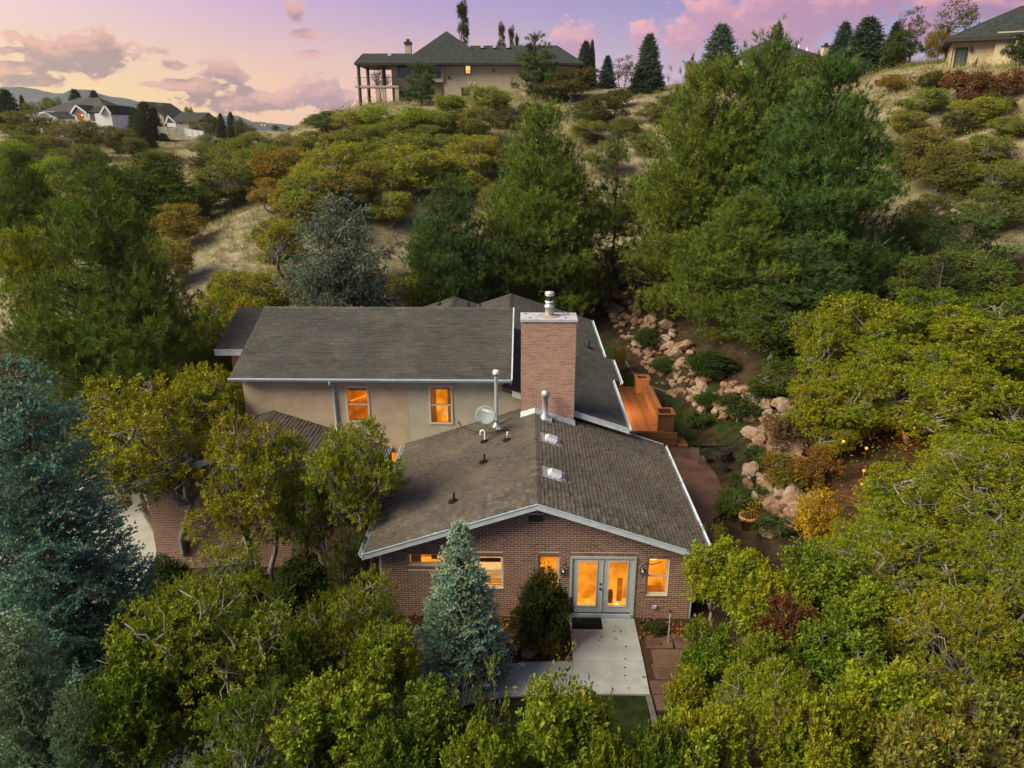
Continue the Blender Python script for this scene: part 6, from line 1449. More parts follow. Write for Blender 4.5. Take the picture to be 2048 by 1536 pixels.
# ------------------------------------------------------------------ trees and shrubs
GO = (0.165, 0.205, 0.013)     # yellow green oak
GD = (0.100, 0.150, 0.013)     # darker green oak
GY = (0.180, 0.195, 0.014)     # yellowing
OL = (0.140, 0.150, 0.032)     # olive scrub
BR_ = (0.17, 0.105, 0.042)    # brown olive
RU = (0.170, 0.075, 0.028)     # rust
PN = (0.115, 0.165, 0.030)     # pine
PB = (0.080, 0.130, 0.042)     # darker bluish pine
SB = (0.235, 0.345, 0.300)     # blue spruce
SD = (0.15, 0.185, 0.155)     # grey blue spruce
DG = (0.045, 0.065, 0.020)     # dark shrub
G_OAK = 'gambel oaks around the house'; G_HILL = 'scrub oaks on the hillside'; G_PINE = 'pines behind the house'; G_SKY = 'trees on the skyline'
def oaks(rows, kind, group, name='scrub_oak', cat='tree', k=1.0, b=1.0):
    for i, (px, pt, hw, Y, c, tn, lab) in enumerate(rows):
        hw *= k; c = tuple(min(.27, q * b * g) for q, g in zip(c, (.95, 1.10, .70) if kind == 'oak_far' else (1, 1, 1))); tn *= .6; hw *= .88 if (kind == 'oak_far' and pt < 285) else 1
        if kind in ('oak_mid', 'oak_tall') or (px > 1380 and Y < 22): c = (c[0] * 1.22, c[1] * 1.13, c[2])
        plant_px(kind, i, name, lab, cat, px, pt, hw, Y, c, tn, group=group)
# close in front of and around the camera's view
oaks([
 (405, 1128, 200, 13.2, GO, .10, 'large yellow green oak at lower left, right of the big blue spruce'),
 (250, 1350, 110, 11.0, GD, .25, 'darker oak with orange leaf tufts at the bottom, below the big blue spruce'),
 (500, 1390, 150, 10.6, GD, .15, 'green oak at the bottom edge in front of the driveway patch'),
 (705, 1165, 120, 14.3, GO, .05, 'green oak immediately left of the small blue spruce'),
 (665, 1385, 120, 10.6, GO, .45, 'oak with a bright yellow orange patch at the bottom, left of centre'),
 (860, 1405, 110, 10.8, GD, .15, 'low green oak at the bottom under the bare grey branches'),
 (1110, 1400, 105, 10.4, GO, .12, 'yellow green oak at bottom centre in front of the walkway and lawn'),
 (1215, 1470, 60, 9.8, GO, .10, 'oak at the bottom edge just right of centre below the lawn'),
 (1440, 1095, 75, 17.0, GO, .15, 'yellow green oak hiding the right front corner of the brick wing'),
 (1385, 1345, 52, 12.4, GO, .05, 'small oak right of the lawn kerb beside the metal post'),
 (1425, 1250, 60, 13.5, GD, .25, 'dark oak right of the paved side path'),
 (1560, 1360, 150, 10.8, GO, .10, 'wide yellow green oak at the bottom, right of centre'),
 (1650, 1110, 95, 16.0, GD, .10, 'mid green oak below the yellow shrub by the boulders'),
 (1545, 1150, 80, 15.2, GO, .35, 'oak with reddish brown inner leaves right of the house corner'),
 (1810, 1055, 140, 16.8, GO, .12, 'broad oak in the right thicket below the two lit lanterns'),
 (1960, 930, 150, 19.5, GO, .05, 'large green oak at the right edge at the lantern level'),
 (1690, 1235, 105, 13.4, GD, .30, 'dark green oak with rust undergrowth in the middle of the right thicket'),
 (1935, 1190, 130, 13.6, GY, .12, 'yellowing oak near the right edge above the bottom corner'),
 (1790, 1360, 120, 11.2, GO, .25, 'oak with orange sprigs at bottom right'),
 (1985, 1390, 120, 10.8, OL, .25, 'dull olive oak in the bottom right corner'),
 (1420, 1430, 90, 10.2, GO, .08, 'oak at the bottom edge left of the wide yellow green oak'),
], 'oak_near', G_OAK, k=1.05)
oaks([
 (440, 735, 100, 26.5, GY, .18, 'golden oak crown touching the left eave of the upper stucco wall'),
 (1660, 625, 75, 32.0, GO, .08, 'oak left in the back row of the right bank, below the huge pine'),
 (1735, 600, 105, 32.5, GO, .10, 'tall oak in the middle of the back row on the right bank'),
 (1860, 650, 120, 31.0, GO, .10, 'round oak on the right bank, third in the back row'),
 (1990, 625, 130, 30.0, GO, .10, 'oak at the right edge in the back row of the bank'),
 (1700, 735, 95, 27.5, GO, .06, 'pale green oak above the tan dry grass by the rock wall'),
 (1850, 735, 95, 27.0, GO, .06, 'oak crown hanging over the brightest lantern'),
 (1990, 790, 130, 24.5, GO, .08, 'yellow green oak at the right edge above the lantern level'),
 (1800, 960, 75, 21.5, GO, .06, 'oak right of the low lit lanterns'),
 (1840, 950, 110, 20.5, GO, .04, 'low spreading oak right of the yellow shrub'),
 (445, 590, 85, 39.0, GY, .22, 'golden oak between the big left pine and the stucco house'),
 (395, 640, 70, 36.0, GD, .35, 'brownish oak against the right flank of the big left pine'),
 (470, 545, 60, 44.0, GY, .15, 'flat topped golden oak at the foot of the bare slope'),
 (505, 600, 45, 40.0, GO, .05, 'bright small oak directly behind the left end of the roof'),
 (552, 440, 55, 50.0, GY, .15, 'golden round oak left of the grey weeping spruce'),
 (862, 525, 70, 47.0, GY, .28, 'olive gold oak behind the main ridge, right of the weeping spruce'),
 (955, 560, 60, 49.0, RU, .40, 'rusty brown undergrowth oak behind the twin gables'),
 (1150, 560, 70, 50.0, DG, .40, 'dark thicket behind the chimney'),
 (1330, 560, 80, 48.0, DG, .30, 'dark thicket above the upper end of the rock wall'),
 (1245, 590, 60, 52.0, DG, .20, 'deep green bush above the start of the rock wall'),
 (40, 455, 60, 42.0, GO, .10, 'yellow green oak at the left edge beside the big pine'),
 (20, 720, 60, 26.0, BR_, .40, 'brown orange oak at the left edge above the big blue spruce'),
], 'oak_mid', G_OAK, k=1.0)
oaks([
 (1530, 1290, 85, 12.6, GD, .30, 'dark oak in the hollow of the right thicket below the bare pale branches'),
 (1640, 1400, 100, 10.4, GO, .15, 'green oak at the bottom edge, right of the wide yellow green oak'),
 (1880, 1450, 110, 9.8, OL, .35, 'thin olive oak with orange leaves at the bottom near the right corner'),
 (1745, 1170, 90, 15.0, GO, .15, 'oak between the dark green oak and the broad right thicket oak'),
 (2040, 1060, 110, 16.5, GO, .10, 'oak cut by the right edge, midway down the thicket'),
 (2035, 1260, 95, 13.0, GD, .15, 'dark oak cut by the right edge above the corner oak'),
 (1880, 1080, 95, 17.5, GO, .10, 'oak in front of the large one at the right edge'),
 (1725, 1040, 70, 18.8, GO, .10, 'oak immediately right of the golden yellow shrub'),
 (1500, 1115, 60, 16.2, GO, .12, 'yellow green oak overlapping the paved path end'),
 (1330, 1450, 70, 10.0, GD, .10, 'small oak at the bottom edge beside the lawn kerb end'),
 (330, 1230, 110, 12.6, GD, .10, 'shaded green oak between the big blue spruce and the large lower left oak'),
 (590, 1260, 90, 13.2, GO, .08, 'green oak filling the space right of the large lower left oak'),
 (770, 1270, 75, 13.0, GO, .08, 'green oak at the left foot of the small blue spruce'),
 (780, 1450, 100, 9.8, GD, .15, 'low green oak at the bottom edge right of the yellow orange one'),
 (960, 1470, 80, 9.6, GO, .15, 'green oak at the bottom edge below the bare branches'),
], 'oak_near', G_OAK, k=1.0)
oaks([
 (1925, 700, 90, 28.0, GO, .06, 'oak filling the middle row at the right of the bank'),
 (1780, 690, 85, 29.0, GO, .08, 'oak filling the middle row of the right bank'),
 (1645, 770, 60, 27.5, GY, .08, 'yellowish oak on the left front of the right bank'),
 (1955, 880, 85, 22.5, GO, .05, 'oak right of the bright lantern pair'),
 (1880, 580, 80, 35.0, GD, .12, 'shaded oak behind the back row on the right bank'),
 (2020, 570, 85, 35.0, GD, .12, 'shaded oak behind the back row at the right edge'),
 (690, 1075, 50, 18.6, (.06, .08, .02), .10, 'dark shaded oak at the left corner of the front wing'),
 (540, 545, 50, 44.0, GY, .12, 'golden oak at the left flank of the weeping spruce'),
 (440, 690, 50, 32.5, GY, .3, 'orange brown oak under the left eave of the set back block'),
 (1060, 570, 50, 49.0, RU, .3, 'reddish scrub behind the chimney cap'),
], 'oak_mid', G_OAK, k=1.0)
oaks([
 (268, 752, 185, 23.2, GY, .22, 'big golden green oak standing before the garage gable on the left'),
 (490, 838, 120, 20.6, GY, .32, 'oak with orange tinged leaves covering the garage brick wall'),
 (610, 945, 60, 20.4, GD, .15, 'shaded green oak before the right half of the garage brick wall'),
 (700, 838, 104, 20.6, GO, .12, 'thin green oak in the gap left of the front wing'),
], 'oak_tall', G_OAK)
plant_px('bare', 0, 'bare_oak', 'bare grey branched oak in front of the small blue spruce', 'tree', 925, 1275, 80, 12.1, GY, .6)
plant_px('bare', 1, 'bare_oak', 'leafless pale branches amid the right thicket by the rusty leaves', 'tree', 1520, 1240, 75, 13.2, RU, .6)
plant_px('bare', 0, 'bare_oak', 'bare grey twigs at the bottom edge left of the yellow orange oak', 'tree', 545, 1470, 60, 9.9, GD, .3)
plant_px('bare', 1, 'bare_oak', 'bare silvery branches at lower right above the olive corner oak', 'tree', 1880, 1330, 70, 11.6, GD, .4)
plant_px('bare', 0, 'bare_oak', 'bare grey twigs in the right thicket near the right edge', 'tree', 1840, 1220, 60, 13.6, GD, .4)
plant_px('oak_near', 2, 'scrub_oak', 'rust red leaved oak sapling in the middle of the right thicket', 'tree', 1585, 1205, 60, 14.0, (.13, .045, .024), .5, group=G_OAK)
plant_px('bare', 1, 'bare_oak', 'bare pale branches low in the right thicket above the orange sprigged oak', 'tree', 1700, 1320, 60, 11.9, RU, .5)
plant_px('bare', 0, 'bare_oak', 'bare pale branches in the bottom right corner before the olive oak', 'tree', 1960, 1465, 75, 9.9, BR_, .5)
plant_px('bare', 1, 'bare_oak', 'bare pale branches at the bottom edge right of the lawn kerb', 'tree', 1300, 1455, 60, 9.8, BR_, .5)
plant_px('leafy_sprig', 0, 'oak_sapling', 'loose leafy oak sapling overlapping the lower walkway', 'tree', 1155, 1290, 75, 12.0, GO, .12)
plant_px('leafy_sprig', 1, 'oak_sapling', 'thin leafy oak sapling at the right foot of the small blue spruce', 'tree', 985, 1325, 60, 12.3, GO, .15)
plant_px('leafy_sprig', 0, 'oak_sapling', 'loose leafy oak sapling over the right side of the front lawn', 'tree', 1225, 1385, 60, 10.8, GO, .1)
# spruces
plant_px('spruce_near', 0, 'blue_spruce', 'tall blue spruce filling the left edge of the picture', 'tree', 25, 735, 232, 15.0, (.135, .245, .215), rz=.6)
plant_px('spruce_near', 0, 'spruce', 'green spruce in the bottom left corner below the blue one', 'tree', 15, 1255, 150, 11.2, (.15, .225, .15), rz=2.2)
plant_px('spruce_near', 0, 'spruce', 'dark green spruce at the bottom edge left of the orange tufted oak', 'tree', 140, 1390, 110, 10.3, (.12, .19, .12), rz=4.0)
plant_px('spruce_small', 0, 'blue_spruce', 'small silvery blue spruce in front of the brick wall', 'tree', 918, 1052, 100, 15.9, SB)
plant_px('spruce_weeping', 0, 'blue_spruce', 'grey blue spruce with drooping tiers behind the left roof', 'tree', 672, 398, 138, 43.0, SD)
# pines
for i, (k, px, pt, hw, Y, c, lab) in enumerate([
 ('pine_big', 185, 372, 190, 31.0, PN, 'huge bushy pine at the left behind the golden oaks'),
 ('pine_big', 1090, 215, 128, 50.0, PN, 'tall full pine behind the chimney'),
 ('pine_big', 895, 365, 100, 47.0, PB, 'shorter dark pine between the weeping spruce and the tall full pine'),
 ('pine_big', 1425, 132, 150, 47.0, (.13, .17, .03), 'left pine of the huge cluster on the right'),  # light from the left put into the cluster's colours: left yellower, right darker
 ('pine_big', 1545, 82, 140, 49.0, (.10, .155, .03), 'middle and tallest pine of the huge cluster on the right'),
 ('pine_big', 1672, 122, 160, 44.0, (.075, .135, .034), 'right pine of the huge cluster, its side above the oak bank'),
 ('pine_big', 1490, 390, 120, 41.5, PN, 'lower front pine of the huge cluster above the rock wall'),
 ('pine_big', 1600, 480, 110, 40.0, PB, 'low dark pine under the huge cluster at its foot'),
 ('pine_open', 1238, 255, 70, 52.0, PB, 'thin pine with a long bare trunk left of the huge cluster'),
 ('pine_big', 300, 305, 85, 66.0, PN, 'hazy pine in the gully right of centre of the left valley'),
 ('pine_big', 200, 325, 85, 64.0, PN, 'hazy pine in the gully left of its taller neighbour'),
 ('pine_big', 30, 300, 75, 55.0, PN, 'dark pine at the left edge under the olive thicket'),
 ('pine_far', 1955, 430, 90, 42.0, PB, 'dark green pine on the right slope at the picture edge'),
 ('pine_far', 1890, 510, 80, 38.0, DG, 'dark bush pine above the oaks of the right bank'),
 ('pine_far', 840, 125, 40, 101.0, PB, 'rounded pine standing before the hilltop house porch'),
 ('pine_far', 1070, 66, 52, 102.0, PB, 'dark irregular pine at the right end of the hilltop house'),
 ('pine_far', 1095, 105, 32, 101.0, PB, 'smaller pine leaning on the right of the irregular one'),
]): plant_px(k, i, 'pine_tree', lab, 'tree', px, pt, hw * (1.06 if k == 'pine_big' and 32 < Y < 53 else 1.0), Y, c, .03, group=G_PINE)
for i, (px, pt, hw, Y, c, lab) in enumerate([
 (1300, 70, 26, 100, (.06, .095, .07), 'pointed dark spruce alone on the skyline left of the huge pines'),
 (1279, 138, 13, 100, (.06, .095, .08), 'little blue spruce at the left foot of the skyline spruce'),
 (1445, 50, 36, 97, (.09, .14, .11), 'blue spruce on the skyline above the left huge pine'),
 (1557, 48, 22, 100, (.06, .09, .06), 'slim spruce tip in front of the dark roof on the right ridge'),
 (1692, 46, 24, 92, (.05, .085, .08), 'left of two spruces beside the ridge house chimney'),
 (1740, 36, 44, 88, (.06, .095, .07), 'big dark spruce on the right ridge before the dark roof'),
 (1172, 84, 19, 112, (.04, .07, .06), 'spruce behind the rusty scrub right of the hilltop house'),
 (1216, 112, 15, 108, (.04, .07, .06), 'small spruce left of the bare skyline saplings'),
 (1185, 82, 8, 118, (.03, .05, .04), 'narrow dark spire tree beside the skyline spruce'),
 (1795, 45, 20, 92, (.03, .06, .03), 'spruce tip poking over the round olive tree'),
 (286, 205, 24, 178, (.055, .075, .035), 'dark conifer right of the white house'),
 (265, 215, 14, 180, (.055, .075, .035), 'slim dark conifer hugging the corner of the white house'),
 (283, 232, 16, 150, (.05, .07, .03), 'lower dark green conifer on the meadow before the brown house'),
 (306, 214, 14, 180, (.05, .065, .03), 'dark conifer left of the brown gable'),
 (148, 180, 18, 215, (.05, .07, .04), 'left dark conifer behind the white house roof'),
 (186, 182, 16, 218, (.05, .07, .04), 'right dark conifer behind the white house roof'),
 (440, 228, 9, 190, (.05, .065, .04), 'left dark conifer beyond the meadow end'),
 (460, 225, 11, 188, (.05, .065, .04), 'right dark conifer beyond the meadow end'),
 (42, 192, 8, 215, (.03, .045, .035), 'small pointed conifer at the far left skyline'),
 (8, 180, 26, 200, (.032, .048, .028), 'conifer at the left edge of the skyline'),
]): plant_px('spruce_far', i, 'spruce_tree', lab, 'tree', px, pt, hw * 1.3, Y, c, group=G_SKY)
for i, (k, px, pt, hw, Y, c, lab) in enumerate([
 (0, 926, 1, 14, 128, (.045, .065, .022), 'tall columnar poplar behind the hilltop house roof'),
 (0, 1003, 45, 8, 132, (.11, .09, .02), 'left thin yellow poplar over the hilltop house ridge'),
 (0, 1023, 52, 7, 134, (.09, .09, .03), 'right thin poplar over the hilltop house ridge'),
 (0, 1034, 68, 5, 134, (.09, .09, .03), 'shortest poplar shoot over the hilltop house ridge'),
 (1, 1832, 12, 30, 90, (.06, .09, .04), 'sparse green poplar behind the round olive tree'),
 (1, 1920, -12, 48, 92, (.14, .13, .03), 'sparse yellow green poplar behind the cream house'),
 (1, 1250, 110, 26, 98, (.10, .06, .03), 'thin reddish sapling on the skyline'),
 (1, 760, 130, 20, 112, (.08, .06, .03), 'tree seen through the porch columns of the hilltop house'),
]): plant_px('poplar', k, 'poplar_tree', lab, 'tree', px, pt, hw, Y, c, .1, group=G_SKY)
oaks([
 (1808, 62, 50, 84, (.060, .080, .018), .0, 'round olive green tree left of the cream house'),
 (1882, 62, 28, 82, (.24, .15, .012), .1, 'golden yellow tree against the corner of the cream house'),
 (1387, 120, 19, 96, (.20, .15, .015), .1, 'small yellow tree under the street lamp'),
 (2045, 68, 34, 72, (.028, .055, .022), .0, 'dark green shrub before the window of the cream house'),
 (1625, 108, 48, 88, (.12, .10, .03), .1, 'olive gold scrub below the ridge house chimney'),
 (1140, 135, 64, 97, (.115, .08, .032), .12, 'rusty flat topped scrub oak right of the hilltop house'),
 (1195, 188, 70, 88, (.095, .085, .032), .06, 'wide brown olive scrub oak below the flat topped one'),
 (1090, 128, 0.1, 97, OL, .1, ''),
][:7], 'oak_far', G_SKY)
# hillside scrub
oaks([
 (645, 222, 42, 101, (.05, .062, .018), .0, 'dark low scrub at the tip of the spur on the skyline'),
 (700, 222, 45, 98, OL, .0, 'greyish scrub under the porch columns'),
 (760, 212, 48, 99, GD, .0, 'dark green scrub under the balcony'),
 (830, 214, 52, 98, GD, .0, 'green scrub right under the rounded porch pine'),
 (900, 190, 36, 101, GD, .0, 'green scrub at the foot of the hilltop house wall'),
 (978, 172, 52, 100, (.12, .125, .02), .0, 'bright yellow green rounded scrub against the hilltop house'),
 (945, 214, 62, 92, (.10, .085, .032), .05, 'brown olive scrub below the bright rounded one'),
 (870, 222, 55, 92, (.085, .09, .025), .0, 'olive scrub in the second row under the hilltop house'),
 (790, 238, 58, 90, (.09, .09, .026), .0, 'olive scrub in the second row under the balcony'),
 (715, 250, 60, 90, (.10, .09, .03), .05, 'tan olive scrub in the second row at the spur'),
 (640, 262, 62, 88, (.10, .085, .03), .05, 'tan scrub near the left end of the spur'),
 (575, 268, 55, 88, (.095, .08, .03), .1, 'brownish scrub on the left shoulder of the spur'),
 (490, 264, 76, 88, (.085, .082, .022), .06, 'broad olive scrub at the mouth of the gully'),
 (565, 312, 60, 72, (.13, .075, .026), .2, 'orange brown scrub on the spur flank'),
 (655, 298, 68, 74, (.145, .135, .022), .04, 'bright yellow green scrub in the middle of the spur flank'),
 (730, 285, 62, 80, (.10, .10, .026), .03, 'olive scrub up and right of the bright one'),
 (810, 268, 66, 82, (.105, .10, .026), .03, 'olive scrub in the third row centre'),
 (890, 268, 60, 82, (.095, .095, .026), .03, 'olive scrub in the third row right'),
 (965, 270, 52, 84, OL, .06, 'scrub beside the pale grass strip, left of the tall pine'),
 (825, 312, 66, 66, (.18, .15, .022), .08, 'large golden scrub oak on the slope above the dark pine'),
 (940, 292, 55, 70, (.145, .11, .026), .2, 'orange tinged scrub oak left of the tall pine'),
 (740, 345, 55, 66, (.11, .095, .03), .05, 'scrub between the golden oak and the weeping spruce'),
 (690, 372, 55, 62, (.11, .075, .032), .1, 'grey brown scrub above the weeping spruce'),
 (610, 365, 60, 62, (.115, .11, .025), .05, 'yellow olive scrub left above the weeping spruce'),
 (545, 372, 45, 60, (.17, .08, .025), .45, 'orange leaved scrub at the head of the bare slope'),
 (455, 340, 62, 68, (.085, .082, .03), .0, 'grey olive scrub on the upper edge of the bare slope'),
 (420, 365, 40, 64, (.08, .08, .03), .0, 'small olive scrub beside the gully pine'),
 (355, 425, 55, 56, (.13, .085, .028), .3, 'orange brown scrub below the gully pines'),
 (335, 480, 45, 50, (.12, .09, .026), .3, 'brown scrub beside the crown of the big left pine'),
 (780, 400, 45, 58, (.12, .115, .024), .05, 'yellow green scrub behind the right arm of the weeping spruce'),
 (1010, 380, 50, 60, (.09, .08, .028), .1, 'scrub hidden left behind the tall full pine'),
 (995, 470, 45, 55, (.10, .075, .03), .2, 'brown scrub low behind the tall full pine'),
 (128, 240, 72, 118, (.085, .066, .026), .12, 'big brown olive scrub mound before the white house'),
 (50, 222, 62, 125, (.075, .07, .022), .05, 'olive scrub mound at the left edge of the valley'),
 (225, 252, 45, 125, (.07, .065, .022), .05, 'olive scrub right of the mound before the white house'),
 (15, 300, 60, 75, GD, .1, 'dark green scrub low at the left edge'),
 (95, 330, 60, 72, GD, .1, 'green scrub left of the hazy gully pines'),
 (100, 195, 26, 205, (.085, .085, .02), .05, 'yellow green tree left behind the white house'),
 (62, 205, 20, 205, (.08, .075, .02), .05, 'olive tree at the left of the white house'),
 (318, 208, 14, 205, (.15, .12, .015), .1, 'yellow tree behind the brown gable'),
 (376, 214, 12, 215, (.11, .10, .02), .1, 'small yellow green tree behind the dark roof'),
 (385, 240, 11, 192, (.10, .085, .03), .1, 'pale tree in front of the dark roofed house'),
 (418, 232, 20, 192, (.06, .05, .022), .1, 'brown tree group right of the dark roofed house'),
 (478, 238, 14, 185, (.05, .05, .024), .0, 'dark bush right of the far conifers'),
 (500, 250, 16, 175, (.05, .052, .026), .0, 'dark low bush at the valley edge'),
 (550, 250, 10, 240, (.05, .055, .03), .0, 'left tree of the far valley pair'),
 (580, 254, 8, 250, (.05, .055, .03), .0, 'right tree of the far valley pair'),
 (395, 395, 40, 62, (.085, .085, .026), .05, 'olive scrub right of the hazy gully pine foot'),
 (1850, 255, 72, 66, (.10, .075, .030), .12, 'brown scrub oak on the right slope'),
 (1955, 195, 55, 68, (.125, .12, .024), .05, 'yellow green scrub near the right edge below the cream house'),
 (1850, 180, 55, 71, (.10, .105, .024), .0, 'green scrub row below the golden tree'),
 (1790, 148, 34, 76, (.15, .085, .02), .25, 'orange scrub beside the pale boulder on the crest'),
 (1980, 270, 60, 62, (.095, .09, .026), .08, 'olive scrub at the right edge of the slope'),
 (1885, 305, 60, 58, (.085, .066, .03), .1, 'dark branched scrub oak in the middle of the right slope'),
 (1810, 300, 45, 60, (.095, .07, .03), .1, 'brown scrub beside the huge pine cluster on the right'),
 (2010, 345, 55, 54, (.085, .085, .026), .05, 'green scrub at the right edge above the dark pine'),
 (1870, 400, 55, 48, (.075, .072, .024), .1, 'olive scrub above the dark bush pine on the right'),
 (1310, 205, 40, 86, (.085, .078, .032), .0, 'grey olive scrub below the skyline spruce'),
 (1255, 235, 35, 84, (.09, .075, .032), .05, 'brown scrub above the thin pine'),
 (1210, 300, 42, 70, (.08, .08, .026), .0, 'dark scrub left of the thin pine'),
], 'oak_far', G_HILL, k=1.06, b=2.1)
oaks([
 (520, 305, 50, 70, (.09, .09, .028), .05, 'olive scrub between the gully mouth and the orange brown one'),
 (600, 320, 50, 70, (.11, .10, .026), .1, 'olive gold scrub right of the orange brown one'),
 (700, 268, 50, 85, (.095, .085, .03), .03, 'tan olive scrub in the third row left'),
 (850, 250, 45, 88, (.085, .088, .026), .03, 'small olive scrub between the second and third rows'),
 (760, 315, 50, 70, (.09, .09, .026), .03, 'olive scrub left above the golden oak'),
 (880, 330, 50, 64, (.13, .115, .026), .1, 'golden olive scrub right of the golden oak'),
 (660, 420, 45, 56, (.105, .09, .03), .1, 'scrub touching the left top of the weeping spruce'),
 (590, 405, 45, 57, (.12, .095, .028), .15, 'brown gold scrub over the head of the bare slope'),
 (1000, 300, 45, 72, (.095, .088, .028), .05, 'scrub by the left top of the tall full pine'),
 (930, 345, 45, 62, (.11, .10, .026), .1, 'scrub over the top of the shorter dark pine'),
 (1180, 240, 45, 82, (.10, .085, .032), .03, 'olive brown scrub right of the tall full pine top'),
 (1290, 265, 45, 76, (.08, .078, .03), .03, 'grey green scrub left of the huge cluster'),
 (1215, 400, 45, 60, (.075, .078, .026), .03, 'scrub low behind the thin pine'),
 (1820, 220, 45, 68, (.11, .095, .03), .08, 'tan scrub right of the huge cluster top'),
 (1910, 350, 55, 52, (.08, .075, .026), .1, 'dark scrub in the middle of the right slope below the branched one'),
 (1985, 420, 60, 46, (.07, .075, .022), .1, 'green scrub at the right edge beside the dark pine'),
 (1830, 430, 45, 46, (.07, .07, .024), .1, 'dark scrub at the right foot of the huge cluster'),
 (1960, 500, 70, 40, (.06, .07, .02), .08, 'dark green scrub behind the shaded oaks at the right edge'),
 (1840, 510, 60, 40, (.055, .068, .02), .1, 'dark scrub between the huge cluster and the right bank'),
 (2030, 235, 45, 64, (.11, .105, .03), .05, 'yellow olive scrub at the very right edge of the slope'),
 (30, 395, 60, 60, (.085, .09, .024), .15, 'green scrub with a bright yellow sprig at the left edge'),
 (420, 270, 45, 110, (.08, .08, .026), .03, 'olive scrub left of the gully mouth'),
 (150, 300, 50, 105, (.07, .07, .024), .05, 'olive scrub under the big mound'),
 (260, 275, 35, 125, (.06, .062, .022), .0, 'dark scrub under the dark conifers'),
 (40, 270, 60, 105, (.075, .075, .022), .05, 'olive scrub under the left edge mound'),
], 'oak_far', G_HILL, k=1.06, b=2.1)
oaks([
 (1935, 140, 55, 72, RU, .1, 'left rust red low shrub under the cream house'), (2020, 138, 50, 70, RU, .1, 'right rust red low shrub under the cream house'),
 (1870, 142, 34, 74, (.10, .10, .022), .05, 'green low shrub under the corner of the cream house'),
 (1995, 185, 40, 66, (.12, .11, .03), .05, 'low yellow shrub in the grass of the right slope'),
 (1915, 225, 40, 64, (.10, .095, .03), .05, 'low olive shrub in the grass of the right slope'),
 (1010, 220, 34, 93, (.10, .085, .035), .0, 'low tan shrub by the pale grass strip'),
 (1060, 205, 30, 95, (.10, .09, .035), .0, 'low olive shrub on the pale grass crest'),
 (1350, 180, 35, 97, (.08, .09, .028), .0, 'low green shrub on the ridge under the street lamp'),
 (1240, 178, 30, 96, (.09, .08, .03), .0, 'low brown shrub at the foot of the skyline saplings'),
 (235, 330, 40, 95, (.085, .085, .03), .0, 'low shrub in the gully meadow'), (330, 305, 34, 115, (.085, .085, .032), .0, 'low shrub right in the gully meadow'),
 (170, 292, 40, 115, (.08, .078, .03), .0, 'low shrub left in the gully meadow'), (420, 300, 40, 100, (.08, .078, .026), .05, 'low shrub where the meadow meets the spur'),
], 'bush_far', 'low shrubs on the slopes', 'shrub', 'shrub')
# garden shrubs
plant_px('shrub_dense', 0, 'shrub', 'clipped dark green and red shrub left of the double door', 'shrub', 1090, 1150, 56, 17.2, (.055, .07, .018), .25, z=-.3)
for i, (px, pt, hw, Y, c, tn, lab) in enumerate([
 (1470, 985, 36, 24.6, (.08, .12, .022), .0, 'light green round shrub left of the terracotta pot'), (1510, 975, 30, 25.2, (.05, .09, .02), .0, 'green shrub behind the terracotta pot'),
 (1510, 900, 34, 28.2, (.05, .095, .02), .0, 'leafy green shrub behind the black pot'), (1478, 955, 18, 27.0, (.05, .09, .02), .0, 'small shrub left of the black pot'),
 (1585, 915, 50, 25.5, (.15, .12, .015), .3, 'yellow green shrub right of the boulder pile'), (1645, 985, 42, 21.8, (.42, .27, .015), .0, 'bright golden yellow shrub beside the boulder pile'),
 (1640, 905, 45, 25.0, (.16, .09, .018), .4, 'orange shrub under the low lanterns'), (1600, 840, 60, 28.0, (.15, .09, .05), .2, 'tan feathery dry shrub above the boulder pile'),
 (1545, 1065, 40, 22.8, (.05, .08, .02), .0, 'low dark ground shrub at the foot of the big boulders'), (1430, 1050, 30, 19.5, (.13, .14, .022), .05, 'loose yellow green sapling at the right eave'),
 (1480, 870, 40, 32.5, (.04, .065, .016), .0, 'dark shrub behind the bistro set'), (1415, 820, 36, 34.5, (.045, .075, .016), .05, 'green shrub at the lawn edge before the rocks'),
 (1330, 735, 34, 41.0, (.06, .09, .022), .0, 'green shrub in the rocks behind the deck'), (1300, 690, 40, 44.5, (.04, .06, .016), .0, 'dark shrub on the rocks above the kerb'),
 (1238, 690, 14, 42.0, (.20, .15, .02), .1, 'slim yellow shrub at the corner of the rear eave'), (1420, 745, 60, 37.5, (.035, .06, .014), .0, 'dark shrub mass above the rock wall middle'),
 (1530, 800, 50, 33.5, (.035, .06, .014), .0, 'dark shrub mass right on the rock wall'), (1395, 860, 26, 33.2, (.05, .085, .018), .0, 'small shrub on the lawn by the bistro set'),
]): plant_px('shrub_dense' if i in (11, 12, 13, 15, 16) else 'bush_near', i, 'shrub', lab, 'shrub', px, pt, hw * (.78 if i in (11, 12, 13, 15, 16) else 1.1), Y, c, tn, hmin=.45, group='garden shrubs by the patio')
oaks([
 (1545, 690, 75, 37.0, (.06, .10, .018), .05, 'dark green thicket oak at the foot of the huge pines above the rock wall'),
 (1575, 770, 62, 32.5, (.06, .10, .018), .05, 'dark green thicket oak between the rock wall and the right bank'),
 (1590, 850, 42, 28.6, GD, .10, 'small green oak on the rocks above the tan dry shrub'),
 (1690, 815, 72, 29.0, GO, .06, 'oak directly behind the faintest lantern above the dry grass'),
 (1785, 845, 70, 30.0, GO, .06, 'oak directly behind the brightest lantern'),
 (1745, 890, 55, 27.6, GD, .10, 'darker oak between the upper and lower lantern clusters'),
 (1665, 905, 48, 26.5, GY, .2, 'yellowing oak sapling behind the golden shrub'),
], 'oak_mid', G_OAK)
